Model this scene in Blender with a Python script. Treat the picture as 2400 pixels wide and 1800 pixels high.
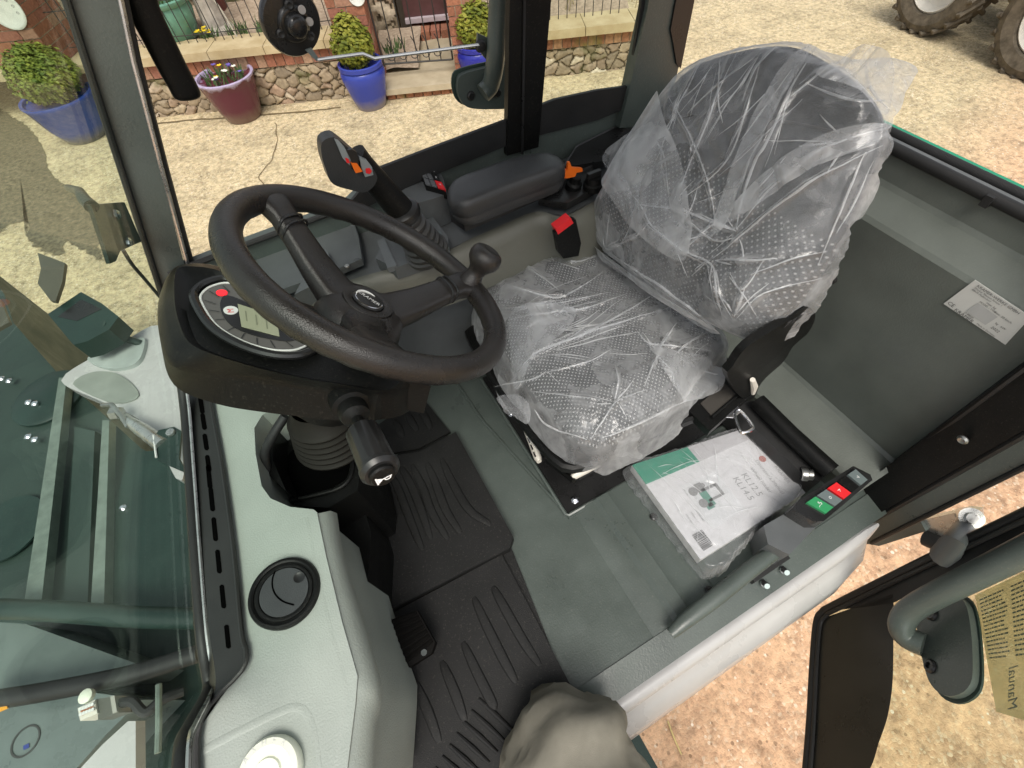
import bpy, bmesh, math, random
import numpy as np
from mathutils import Vector, Matrix, noise
for o in list(bpy.data.objects):
    bpy.data.objects.remove(o)
scene = bpy.context.scene
COL = scene.collection
rnd = random.Random(7)
R_ = math.radians

# ------------------------------------------------------------------ camera
# world: X = towards the back of the loader, Y = across the cab, Z = up, z 0 = cab floor
F_PX = 1100.0
CAM = np.array([0.0, 0.0, 1.1])
RC = np.array([[0.87792115, -0.47497652, -0.06042986],
               [-0.42293347, -0.71010977, -0.56291331],
               [0.22445877, 0.51975131, -0.82430385]])
cam_d = bpy.data.cameras.new('camera')
cam_d.sensor_width = 36.0
cam_d.lens = 36.0 * F_PX / 2400.0
cam_d.clip_start = 0.02
cam_d.clip_end = 400.0
cam = bpy.data.objects.new('camera', cam_d)
COL.objects.link(cam)
m = Matrix.Identity(4)
for i in range(3):
    m[i][0] = RC[0][i]; m[i][1] = -RC[1][i]; m[i][2] = -RC[2][i]; m[i][3] = CAM[i]
cam.matrix_world = m
scene.camera = cam

# ------------------------------------------------------------------ light
SUN_EL, SUN_AZ = R_(60), R_(250)         # azimuth measured from +X towards +Y
world = bpy.data.worlds.new('World')
scene.world = world
world.use_nodes = True
wn = world.node_tree.nodes; wl = world.node_tree.links
wn.clear()
sky = wn.new('ShaderNodeTexSky'); sky.sky_type = 'NISHITA'; sky.sun_disc = False
sky.sun_elevation = SUN_EL
sky.sun_rotation = math.pi / 2 - SUN_AZ
sky.dust_density = 4.0; sky.air_density = 1.0; sky.ozone_density = 0.6
bg = wn.new('ShaderNodeBackground'); bg.inputs[1].default_value = 0.15
wo = wn.new('ShaderNodeOutputWorld')
hs_ = wn.new('ShaderNodeHueSaturation'); hs_.inputs['Saturation'].default_value = 0.22
wl.new(sky.outputs[0], hs_.inputs['Color']); wl.new(hs_.outputs[0], bg.inputs[0]); wl.new(bg.outputs[0], wo.inputs[0])
sun_d = bpy.data.lights.new('sun', 'SUN'); sun_d.energy = 1.5; sun_d.angle = R_(28)
sun_d.color = (1.0, 0.93, 0.82)
sun = bpy.data.objects.new('sun', sun_d); COL.objects.link(sun)
sd = Vector((math.cos(SUN_EL) * math.cos(SUN_AZ), math.cos(SUN_EL) * math.sin(SUN_AZ), math.sin(SUN_EL)))
sun.rotation_euler = sd.to_track_quat('Z', 'Y').to_euler()
scene.view_settings.view_transform = 'Standard'
scene.view_settings.look = 'None'
scene.view_settings.exposure = 0.35
scene.view_settings.gamma = 1.0
scene.render.engine = 'CYCLES'
scene.cycles.max_bounces = 10
scene.cycles.transparent_max_bounces = 24
scene.cycles.caustics_reflective = False
scene.cycles.caustics_refractive = False

# ------------------------------------------------------------------ helpers
def ray(x, y):
    return RC.T @ np.array([x - 1200.0, y - 900.0, F_PX])
def PZ(x, y, z):
    d = ray(x, y); return Vector(CAM + (z - CAM[2]) / d[2] * d)
def PX(x, y, X):
    d = ray(x, y); return Vector(CAM + X / d[0] * d)
def PY(x, y, Y):
    d = ray(x, y); return Vector(CAM + Y / d[1] * d)
def PP(x, y, p0, n):
    d = ray(x, y); p0 = np.array(p0); n = np.array(n)
    return Vector(CAM + ((p0 - CAM) @ n) / (d @ n) * d)

def tag(o, label=None, cat=None, group=None, kind=None):
    if label: o['label'] = label
    if cat: o['category'] = cat
    if group: o['group'] = group
    if kind: o['kind'] = kind
    return o

def par(o, parent):
    if parent is not None:
        o.parent = parent
        w = Matrix.Identity(4); p = parent
        chain = []
        while p is not None:
            chain.append(p); p = p.parent
        for p in reversed(chain):
            w = w @ p.matrix_parent_inverse @ p.matrix_basis
        o.matrix_parent_inverse = w.inverted()
    return o

def empty(name, loc, label, cat, group=None):
    o = bpy.data.objects.new(name, None); COL.objects.link(o)
    o.location = loc; o.empty_display_size = 0.1
    return tag(o, label, cat, group)

def mk(name, bm, mat, parent=None, bevel=0.0, seg=2, smooth=40, mats=None):
    if bevel > 0:
        es = [e for e in bm.edges if len(e.link_faces) == 2 and e.calc_face_angle(0) > R_(28)]
        bmesh.ops.bevel(bm, geom=es, offset=bevel, segments=seg, profile=0.6, affect='EDGES', clamp_overlap=True)
    bmesh.ops.recalc_face_normals(bm, faces=bm.faces)
    me = bpy.data.meshes.new(name)
    bm.to_mesh(me); bm.free()
    for mm in (mats or [mat]):
        me.materials.append(mm)
    if smooth:
        me.polygons.foreach_set('use_smooth', [True] * len(me.polygons))
        me.set_sharp_from_angle(angle=R_(smooth))
    o = bpy.data.objects.new(name, me); COL.objects.link(o)
    return par(o, parent)

def mkmesh(name, verts, faces, mat, parent=None, smooth=True):
    me = bpy.data.meshes.new(name)
    me.from_pydata([tuple(v) for v in verts], [], faces)
    me.materials.append(mat)
    if smooth:
        me.polygons.foreach_set('use_smooth', [True] * len(me.polygons))
    me.update()
    o = bpy.data.objects.new(name, me); COL.objects.link(o)
    return par(o, parent)

def slab(pts, vec, bm=None):
    """closed prism: polygon pts swept by vec"""
    bm = bm or bmesh.new()
    vec = Vector(vec)
    a = [bm.verts.new(Vector(p)) for p in pts]
    b = [bm.verts.new(Vector(p) + vec) for p in pts]
    n = len(pts)
    bm.faces.new(a); bm.faces.new(b[::-1])
    for i in range(n):
        bm.faces.new((a[i], b[i], b[(i + 1) % n], a[(i + 1) % n]))
    return bm

def box(c, s, bm=None, rot=None):
    bm = bm or bmesh.new()
    c = Vector(c)
    M = rot if rot is not None else Matrix.Identity(3)
    vs = []
    for sx in (-.5, .5):
        for sy in (-.5, .5):
            for sz in (-.5, .5):
                vs.append(bm.verts.new(c + M @ Vector((sx * s[0], sy * s[1], sz * s[2]))))
    for f in ((0, 1, 3, 2), (4, 6, 7, 5), (0, 4, 5, 1), (2, 3, 7, 6), (0, 2, 6, 4), (1, 5, 7, 3)):
        bm.faces.new([vs[i] for i in f])
    return bm

def frame(n, up=(0, 0, 1)):
    n = Vector(n).normalized(); up = Vector(up)
    if abs(n.dot(up)) > .98: up = Vector((0, 1, 0))
    u = up.cross(n).normalized(); v = n.cross(u)
    return Matrix((u, v, n)).transposed()      # columns u, v, n

def spline(pts, n, closed=False):
    P = [Vector(p) for p in pts]; k = len(P); out = []
    segs = k if closed else k - 1
    for i in range(segs):
        p1, p2 = P[i], P[(i + 1) % k]
        p0 = P[(i - 1) % k] if closed or i > 0 else p1 * 2 - p2
        p3 = P[(i + 2) % k] if closed or i < k - 2 else p2 * 2 - p1
        for j in range(n):
            t = j / n
            out.append(.5 * ((2 * p1) + (p2 - p0) * t + (2 * p0 - 5 * p1 + 4 * p2 - p3) * t * t + (3 * p1 - p0 - 3 * p2 + p3) * t ** 3))
    if not closed: out.append(P[-1])
    return out

def resample(P, n):
    """closed polyline to n evenly spaced points"""
    P = [Vector(p) for p in P]; L = [0]
    for i in range(len(P)):
        L.append(L[-1] + (P[(i + 1) % len(P)] - P[i]).length)
    out = []; j = 0
    for i in range(n):
        d = L[-1] * i / n
        while L[j + 1] < d: j += 1
        t = (d - L[j]) / max(1e-9, L[j + 1] - L[j])
        out.append(P[j].lerp(P[(j + 1) % len(P)], t))
    return out

def tube(path, r, bm=None, n=12, caps=True, sx=1.0, up=(0, 0, 1)):
    """r: number or list; sx squashes across"""
    bm = bm or bmesh.new()
    P = [Vector(p) for p in path]; rings = []
    lastu = None
    for i, p in enumerate(P):
        t = (P[min(i + 1, len(P) - 1)] - P[max(i - 1, 0)]).normalized()
        if lastu is None:
            M = frame(t, up); u = M.col[0]
        else:
            u = (lastu - t * lastu.dot(t)).normalized()
        lastu = u; v = t.cross(u)
        rr = r[i] if isinstance(r, (list, tuple)) else r
        rings.append([bm.verts.new(p + u * (rr * sx * math.cos(2 * math.pi * k / n)) + v * (rr * math.sin(2 * math.pi * k / n))) for k in range(n)])
    for a, b in zip(rings, rings[1:]):
        for k in range(n):
            bm.faces.new((a[k], a[(k + 1) % n], b[(k + 1) % n], b[k]))
    if caps:
        bm.faces.new(rings[0][::-1]); bm.faces.new(rings[-1])
    return bm

def lathe(prof, o, axis, bm=None, n=32, up=(0, 0, 1)):
    """prof: (radius, height) pairs along axis"""
    bm = bm or bmesh.new(); o = Vector(o); M = frame(axis, up); rings = []
    for r, h in prof:
        if r < 1e-6:
            rings.append([bm.verts.new(o + M @ Vector((0, 0, h)))])
        else:
            rings.append([bm.verts.new(o + M @ Vector((r * math.cos(2 * math.pi * k / n), r * math.sin(2 * math.pi * k / n), h))) for k in range(n)])
    for a, b in zip(rings, rings[1:]):
        for k in range(n):
            if len(a) == 1 and len(b) == 1: continue
            if len(a) == 1: bm.faces.new((a[0], b[k], b[(k + 1) % n]))
            elif len(b) == 1: bm.faces.new((a[k], a[(k + 1) % n], b[0]))
            else: bm.faces.new((a[k], a[(k + 1) % n], b[(k + 1) % n], b[k]))
    return bm

def loft(rings, bm=None, cap0=True, cap1=True, closed=True):
    bm = bm or bmesh.new()
    V = [[bm.verts.new(Vector(p)) for p in r] for r in rings]
    n = len(V[0])
    for a, b in zip(V, V[1:]):
        for k in range(n if closed else n - 1):
            bm.faces.new((a[k], a[(k + 1) % n], b[(k + 1) % n], b[k]))
    if cap0: bm.faces.new(V[0][::-1])
    if cap1: bm.faces.new(V[-1])
    return bm

def text_bm(s, size, o, xd, yd, off=0.0008, bm=None, align='CENTER'):
    """letters as a flat mesh lying in the plane of xd, yd at o"""
    cu = bpy.data.curves.new('letters', 'FONT'); cu.body = s; cu.size = size
    cu.align_x = align; cu.align_y = 'CENTER'; cu.resolution_u = 2
    ob = bpy.data.objects.new('letters', cu); COL.objects.link(ob)
    me = bpy.data.meshes.new_from_object(ob.evaluated_get(bpy.context.evaluated_depsgraph_get()))
    bm = bm or bmesh.new()
    xd = Vector(xd).normalized(); yd = Vector(yd).normalized(); zd = xd.cross(yd); o = Vector(o)
    vs = [bm.verts.new(o + xd * v.co.x + yd * v.co.y + zd * off) for v in me.vertices]
    for p in me.polygons:
        try: bm.faces.new([vs[i] for i in p.vertices])
        except ValueError: pass
    bpy.data.objects.remove(ob); bpy.data.curves.remove(cu); bpy.data.meshes.remove(me)
    return bm

def quad_bm(pts, bm=None):
    bm = bm or bmesh.new()
    bm.faces.new([bm.verts.new(Vector(p)) for p in pts]); return bm

# ------------------------------------------------------------------ materials
def new_mat(name):
    mt = bpy.data.materials.new(name); mt.use_nodes = True
    nt = mt.node_tree; nt.nodes.clear()
    out = nt.nodes.new('ShaderNodeOutputMaterial')
    return mt, nt, out

def N(nt, typ, **kw):
    n = nt.nodes.new(typ)
    for k, v in kw.items():
        if hasattr(n, k): setattr(n, k, v)
        else: n.inputs[k].default_value = v
    return n

def ramp(nt, src, stops, interp='LINEAR'):
    r = nt.nodes.new('ShaderNodeValToRGB'); r.color_ramp.interpolation = interp
    el = r.color_ramp.elements
    while len(el) < len(stops): el.new(0.5)
    for e, (p, c) in zip(el, stops):
        e.position = p
        e.color = (*c, 1) if isinstance(c, (tuple, list)) else (c, c, c, 1)
    nt.links.new(src, r.inputs[0]); return r.outputs[0]

def mat(name, col, rough=0.5, metal=0.0, spec=0.5, bump=None, var=0.15, vscale=9.0, rvar=0.12, coat=0.0, dust=0.0, col2=None):
    """painted / moulded surface: fine grain bump, blotchy colour and gloss"""
    mt, nt, out = new_mat(name); L = nt.links.new
    b = N(nt, 'ShaderNodeBsdfPrincipled'); b.inputs['Metallic'].default_value = metal
    b.inputs['Specular IOR Level'].default_value = spec; b.inputs['Coat Weight'].default_value = coat
    tc = N(nt, 'ShaderNodeTexCoord')
    nz = N(nt, 'ShaderNodeTexNoise'); nz.inputs['Scale'].default_value = vscale; nz.inputs['Detail'].default_value = 5; nz.inputs['Roughness'].default_value = 0.62
    L(tc.outputs['Object'], nz.inputs['Vector'])
    c2 = col2 or tuple(min(1, c * (1 + var)) for c in col); c1 = tuple(c * (1 - var) for c in col) if not col2 else col
    cr = ramp(nt, nz.outputs[0], [(0.32, c1), (0.68, c2)])
    if dust > 0:
        n3 = N(nt, 'ShaderNodeTexNoise'); n3.inputs['Scale'].default_value = 260; n3.inputs['Detail'].default_value = 3
        L(tc.outputs['Object'], n3.inputs['Vector'])
        f = ramp(nt, n3.outputs[0], [(0.60, 0.0), (0.74, dust)])
        mx = N(nt, 'ShaderNodeMix', data_type='RGBA'); L(f, mx.inputs[0]); L(cr, mx.inputs[6]); mx.inputs[7].default_value = (0.35, 0.32, 0.26, 1)
        cr = mx.outputs[2]
    L(cr, b.inputs['Base Color'])
    rr = ramp(nt, nz.outputs[0], [(0.25, max(0.02, rough - rvar)), (0.75, min(1, rough + rvar))])
    L(rr, b.inputs['Roughness'])
    if bump:
        n2 = N(nt, 'ShaderNodeTexNoise'); n2.inputs['Scale'].default_value = bump[0]; n2.inputs['Detail'].default_value = 3
        L(tc.outputs['Object'], n2.inputs['Vector'])
        bp = N(nt, 'ShaderNodeBump'); bp.inputs['Strength'].default_value = bump[1]; bp.inputs['Distance'].default_value = 0.002
        L(n2.outputs[0], bp.inputs['Height']); L(bp.outputs[0], b.inputs['Normal'])
    L(b.outputs[0], out.inputs[0])
    return mt

def attr_mat(name, stops, rough=0.9, nscale=40, bump=0.6, nvar=0.25, dist=0.01, moss=None):
    """stone / brick / leaf: colour from the 'tone' attribute of each piece"""
    mt, nt, out = new_mat(name); L = nt.links.new
    b = N(nt, 'ShaderNodeBsdfPrincipled'); b.inputs['Roughness'].default_value = rough; b.inputs['Specular IOR Level'].default_value = 0.25
    at = N(nt, 'ShaderNodeAttribute', attribute_name='tone')
    tc = N(nt, 'ShaderNodeTexCoord')
    nz = N(nt, 'ShaderNodeTexNoise'); nz.inputs['Scale'].default_value = nscale; nz.inputs['Detail'].default_value = 6
    L(tc.outputs['Object'], nz.inputs['Vector'])
    c = ramp(nt, at.outputs['Fac'], stops)
    v = ramp(nt, nz.outputs[0], [(0.3, 1 - nvar), (0.7, 1 + nvar)])
    mx = N(nt, 'ShaderNodeMix', data_type='RGBA', blend_type='MULTIPLY'); mx.inputs[0].default_value = 1
    L(c, mx.inputs[6]); L(v, mx.inputs[7])
    o = mx.outputs[2]
    if moss:
        n3 = N(nt, 'ShaderNodeTexNoise'); n3.inputs['Scale'].default_value = 3.0; n3.inputs['Detail'].default_value = 6
        L(tc.outputs['Object'], n3.inputs['Vector'])
        f = ramp(nt, n3.outputs[0], [(0.56, 0.0), (0.68, 0.8)])
        m2 = N(nt, 'ShaderNodeMix', data_type='RGBA'); L(f, m2.inputs[0]); L(o, m2.inputs[6]); m2.inputs[7].default_value = (*moss, 1)
        o = m2.outputs[2]
    L(o, b.inputs['Base Color'])
    bp = N(nt, 'ShaderNodeBump'); bp.inputs['Strength'].default_value = bump; bp.inputs['Distance'].default_value = dist
    L(nz.outputs[0], bp.inputs['Height']); L(bp.outputs[0], b.inputs['Normal'])
    L(b.outputs[0], out.inputs[0])
    return mt

def schlick(nt, f0=0.04, gain=1.0):
    lw = N(nt, 'ShaderNodeLayerWeight'); lw.inputs[0].default_value = 0.5
    p = N(nt, 'ShaderNodeMath', operation='POWER'); nt.links.new(lw.outputs['Facing'], p.inputs[0]); p.inputs[1].default_value = 4.0
    q = N(nt, 'ShaderNodeMath', operation='MULTIPLY_ADD', use_clamp=True); nt.links.new(p.outputs[0], q.inputs[0]); q.inputs[1].default_value = gain; q.inputs[2].default_value = f0
    return q.outputs[0], lw

def glass_mat(name, tint, refl=1.0, rough=0.0):
    mt, nt, out = new_mat(name); L = nt.links.new
    t = N(nt, 'ShaderNodeBsdfTransparent'); t.inputs[0].default_value = (*tint, 1)
    g = N(nt, 'ShaderNodeBsdfGlossy'); g.inputs['Roughness'].default_value = rough
    f_, _lw = schlick(nt, 0.028 * refl, 0.16 * refl)
    mx = N(nt, 'ShaderNodeMixShader'); L(f_, mx.inputs[0]); L(t.outputs[0], mx.inputs[1]); L(g.outputs[0], mx.inputs[2])
    L(mx.outputs[0], out.inputs[0])
    return mt

def film_mat(name, base=0.2, edge=0.75, tint=(0.97, 0.98, 0.99)):
    """thin clear polythene: thicker to look through where it turns away, faintly milky"""
    mt, nt, out = new_mat(name); L = nt.links.new
    t = N(nt, 'ShaderNodeBsdfTransparent'); t.inputs[0].default_value = (*tint, 1)
    d = N(nt, 'ShaderNodeBsdfDiffuse'); d.inputs[0].default_value = (0.90, 0.91, 0.92, 1)
    tr = N(nt, 'ShaderNodeBsdfTranslucent'); tr.inputs[0].default_value = (0.90, 0.91, 0.92, 1)
    dm = N(nt, 'ShaderNodeMixShader'); dm.inputs[0].default_value = 0.4; L(d.outputs[0], dm.inputs[1]); L(tr.outputs[0], dm.inputs[2])
    g = N(nt, 'ShaderNodeBsdfGlossy'); g.inputs['Roughness'].default_value = 0.22
    lw = N(nt, 'ShaderNodeLayerWeight'); lw.inputs[0].default_value = 0.5
    tc = N(nt, 'ShaderNodeTexCoord')
    nz = N(nt, 'ShaderNodeTexNoise'); nz.inputs['Scale'].default_value = 22; nz.inputs['Detail'].default_value = 7; nz.inputs['Distortion'].default_value = 1.4
    L(tc.outputs['Object'], nz.inputs['Vector'])
    p = N(nt, 'ShaderNodeMath', operation='POWER'); L(lw.outputs['Facing'], p.inputs[0]); p.inputs[1].default_value = 2.2
    f1 = N(nt, 'ShaderNodeMath', operation='MULTIPLY_ADD'); L(p.outputs[0], f1.inputs[0]); f1.inputs[1].default_value = edge; f1.inputs[2].default_value = base
    # crumpled facets: each small flat of film carries its own haze
    nd = N(nt, 'ShaderNodeTexNoise'); nd.inputs['Scale'].default_value = 9; nd.inputs['Detail'].default_value = 3
    L(tc.outputs['Object'], nd.inputs['Vector'])
    mxv = N(nt, 'ShaderNodeMix', data_type='RGBA', blend_type='ADD'); mxv.inputs[0].default_value = 0.16; L(tc.outputs['Object'], mxv.inputs[6]); L(nd.outputs['Color'], mxv.inputs[7])
    vo = N(nt, 'ShaderNodeTexVoronoi'); vo.inputs['Scale'].default_value = 15; L(mxv.outputs[2], vo.inputs['Vector'])
    sc_ = N(nt, 'ShaderNodeSeparateColor'); L(vo.outputs['Color'], sc_.inputs[0])
    nb2 = ramp(nt, sc_.outputs[0], [(0.0, 0.75), (0.55, 0.98), (1.0, 1.25)])
    nm0 = ramp(nt, nz.outputs[0], [(0.35, 0.75), (0.7, 1.3)])
    nmm = N(nt, 'ShaderNodeMath', operation='MULTIPLY'); L(nb2, nmm.inputs[0]); L(nm0, nmm.inputs[1]); nm = nmm.outputs[0]
    f2 = N(nt, 'ShaderNodeMath', operation='MULTIPLY', use_clamp=True); L(f1.outputs[0], f2.inputs[0]); L(nm, f2.inputs[1])
    mx = N(nt, 'ShaderNodeMixShader'); L(f2.outputs[0], mx.inputs[0]); L(t.outputs[0], mx.inputs[1]); L(dm.outputs[0], mx.inputs[2])
    f_, fr = schlick(nt, 0.05, 0.35)
    mx2 = N(nt, 'ShaderNodeMixShader'); L(f_, mx2.inputs[0]); L(mx.outputs[0], mx2.inputs[1]); L(g.outputs[0], mx2.inputs[2])
    bz = N(nt, 'ShaderNodeTexNoise'); bz.inputs['Scale'].default_value = 60; bz.inputs['Detail'].default_value = 6; bz.inputs['Distortion'].default_value = 2.0
    L(tc.outputs['Object'], bz.inputs['Vector'])
    bp = N(nt, 'ShaderNodeBump'); bp.inputs['Strength'].default_value = 0.22; bp.inputs['Distance'].default_value = 0.003; L(bz.outputs[0], bp.inputs['Height'])
    for s in (g, d, fr, lw): L(bp.outputs[0], s.inputs['Normal'])
    L(mx2.outputs[0], out.inputs[0])
    return mt

def flat(name, col, rough=0.5, emit=0.0):
    mt, nt, out = new_mat(name)
    b = N(nt, 'ShaderNodeBsdfPrincipled'); b.inputs['Base Color'].default_value = (*col, 1); b.inputs['Roughness'].default_value = rough
    if emit:
        b.inputs['Emission Color'].default_value = (*col, 1); b.inputs['Emission Strength'].default_value = emit
    nt.links.new(b.outputs[0], out.inputs[0]); return mt

M = {}
M['black'] = mat('moulded_black_plastic', (0.0058, 0.0060, 0.0058), 0.38, spec=0.20, bump=(900, 0.25), var=0.2, dust=0.05)
M['blackgloss'] = mat('smooth_black_plastic', (0.016, 0.016, 0.016), 0.3, bump=(300, 0.05), var=0.2)
M['wheel'] = mat('grained_wheel_foam', (0.020, 0.018, 0.0165), 0.31, bump=(700, 0.35), var=0.22, vscale=14)
M['hole'] = flat('unlit_opening', (0.002, 0.002, 0.002), 0.9)  # black colour stands in for the shade inside slots, groove and well
M['hole'].node_tree.nodes['Principled BSDF'].inputs['Specular IOR Level'].default_value = 0.0
M['keygrey'] = mat('dark_grey_key', (.11, .115, .12), .4)
M['rubber'] = mat('black_rubber', (0.015, 0.015, 0.015), 0.55, bump=(400, 0.2), var=0.25)
M['mat'] = mat('rubber_floor_mat', (0.0125, 0.0125, 0.0125), 0.55, spec=0.28, bump=(500, 0.4), var=0.3, dust=0.10)
M['console'] = mat('charcoal_console_plastic', (0.098, 0.105, 0.108), 0.36, bump=(800, 0.2), var=0.15)
M['paint'] = mat('dark_grey_green_paint', (0.079, 0.096, 0.087), 0.34, bump=(260, 0.22), var=0.12, dust=0.14)
M['wallpaint'] = mat('dark_grey_wall_paint', (0.118, 0.132, 0.117), 0.40, bump=(300, 0.2), var=0.11, dust=0.05)
M['rail'] = mat('olive_grey_side_plastic', (0.125, 0.125, 0.103), 0.45, bump=(700, 0.2), var=0.06)
M['dash'] = mat('pale_grey_green_dash_plastic', (0.335, 0.372, 0.335), 0.45, bump=(420, 0.35), var=0.06, dust=0.10)
M['white'] = mat('white_body_paint', (0.50, 0.49, 0.485), 0.28, var=0.06, coat=0.2)
M['silver'] = mat('zinc_metal', (0.62, 0.62, 0.6), 0.3, metal=0.9, var=0.12, vscale=60)
M['chrome'] = mat('bright_steel', (0.85, 0.86, 0.9), 0.16, metal=1.0, var=0.05)
M['bolt'] = mat('bolt_steel', (0.4, 0.4, 0.38), 0.35, metal=0.9, var=0.2, vscale=80)
M['cream'] = mat('cream_plastic', (0.72, 0.68, 0.6), 0.45, var=0.06)
M['capwhite'] = mat('ivory_cap_plastic', (0.80, 0.83, 0.70), 0.5, var=0.04)
M['orange'] = flat('orange_plastic', (0.85, 0.16, 0.01), 0.45)
M['red'] = flat('red_plastic', (0.70, 0.02, 0.025), 0.4)
M['redlamp'] = flat('lit_red_lamp', (0.9, 0.02, 0.03), 0.4, 0.6)
M['green'] = flat('green_switch', (0.03, 0.27, 0.10), 0.4)
M['greyswitch'] = flat('grey_switch', (0.13, 0.16, 0.16), 0.4)
M['print'] = flat('white_print', (0.75, 0.75, 0.73), 0.5)
M['ink'] = flat('black_print', (0.03, 0.03, 0.03), 0.6)
M['inkgrey'] = flat('grey_print', (0.22, 0.22, 0.22), 0.6)
M['lcd'] = flat('grey_green_display', (0.34, 0.35, 0.24), 0.3)
M['dial'] = mat('grey_dial_face', (0.115, 0.108, 0.10), 0.35, var=0.05)
M['label'] = mat('white_label_paper', (0.62, 0.63, 0.60), 0.4, var=0.03)
M['steelgreen'] = mat('dark_green_steel', (0.014, 0.034, 0.028), 0.42, bump=(200, 0.1), var=0.2, dust=0.1)
M['greensteel2'] = mat('grey_green_steel', (0.026, 0.046, 0.038), 0.5, bump=(200, 0.1), var=0.15, dust=0.1)
M['glassedge'] = mat('green_glass_edge', (0.01, 0.30, 0.15), 0.15, var=0.1)
M['glass'] = glass_mat('green_tinted_glass', (0.90, 0.96, 0.92), 0.8)
M['doorglass'] = glass_mat('door_glass', (0.87, 0.925, 0.86), 0.5)
M['film'] = film_mat('clear_seat_film', 0.19, 1.0)
M['filmseat'] = film_mat('clear_cushion_film', 0.245, 0.9)  # milkier than the backrest film: reflected window light put into its haze
M['filmfold'] = film_mat('doubled_seat_film', 0.27, 0.8)
M['filmcrease'] = film_mat('gathered_seat_film', 0.60, 0.6)
M['bagfilm'] = film_mat('clear_bag_film', 0.13, 0.8)
M['trouser'] = mat('taupe_trouser_cloth', (0.295, 0.275, 0.225), 0.95, bump=(1200, 0.5), var=0.12, vscale=20, spec=0.15)
M['skin'] = mat('skin', (0.45, 0.28, 0.2), 0.55, var=0.08)
M['boot'] = mat('brown_boot_leather', (0.06, 0.04, 0.025), 0.6, var=0.2)

def fabric_mat(name='dotted_seat_fabric', ymax=None, pitch=0.0070, dotc=0.55):
    mt, nt, out = new_mat(name); L = nt.links.new
    b = N(nt, 'ShaderNodeBsdfPrincipled'); b.inputs['Roughness'].default_value = 0.85; b.inputs['Specular IOR Level'].default_value = 0.2
    uv = N(nt, 'ShaderNodeUVMap')
    mp = N(nt, 'ShaderNodeMapping'); mp.inputs['Scale'].default_value = (1 / pitch,) * 3; mp.inputs['Rotation'].default_value = (0, 0, R_(45))
    L(uv.outputs[0], mp.inputs[0])
    fr = N(nt, 'ShaderNodeVectorMath', operation='FRACTION'); L(mp.outputs[0], fr.inputs[0])
    di = N(nt, 'ShaderNodeVectorMath', operation='DISTANCE'); L(fr.outputs[0], di.inputs[0]); di.inputs[1].default_value = (0.5, 0.5, 0)
    dot = ramp(nt, di.outputs['Value'], [(0.15, 0.8), (0.24, 0.0)])
    if ymax is not None:
        sp = N(nt, 'ShaderNodeSeparateXYZ'); L(uv.outputs[0], sp.inputs[0])
        lt = N(nt, 'ShaderNodeMath', operation='LESS_THAN'); L(sp.outputs[1], lt.inputs[0]); lt.inputs[1].default_value = ymax
        mm = N(nt, 'ShaderNodeMath', operation='MULTIPLY'); L(dot, mm.inputs[0]); L(lt.outputs[0], mm.inputs[1]); dot = mm.outputs[0]
    tc = N(nt, 'ShaderNodeTexCoord')
    nz = N(nt, 'ShaderNodeTexNoise'); nz.inputs['Scale'].default_value = 400; L(tc.outputs['Object'], nz.inputs['Vector'])
    base = ramp(nt, nz.outputs[0], [(0.3, (0.022, 0.024, 0.026)), (0.7, (0.055, 0.058, 0.06))])
    mx = N(nt, 'ShaderNodeMix', data_type='RGBA'); L(dot, mx.inputs[0]); L(base, mx.inputs[6]); mx.inputs[7].default_value = (dotc, dotc, dotc * .98, 1)
    L(mx.outputs[2], b.inputs['Base Color'])
    bp = N(nt, 'ShaderNodeBump'); bp.inputs['Strength'].default_value = 0.4; bp.inputs['Distance'].default_value = 0.001; L(nz.outputs[0], bp.inputs['Height']); L(bp.outputs[0], b.inputs['Normal'])
    L(b.outputs[0], out.inputs[0]); return mt
M['fabric'] = fabric_mat()

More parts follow.
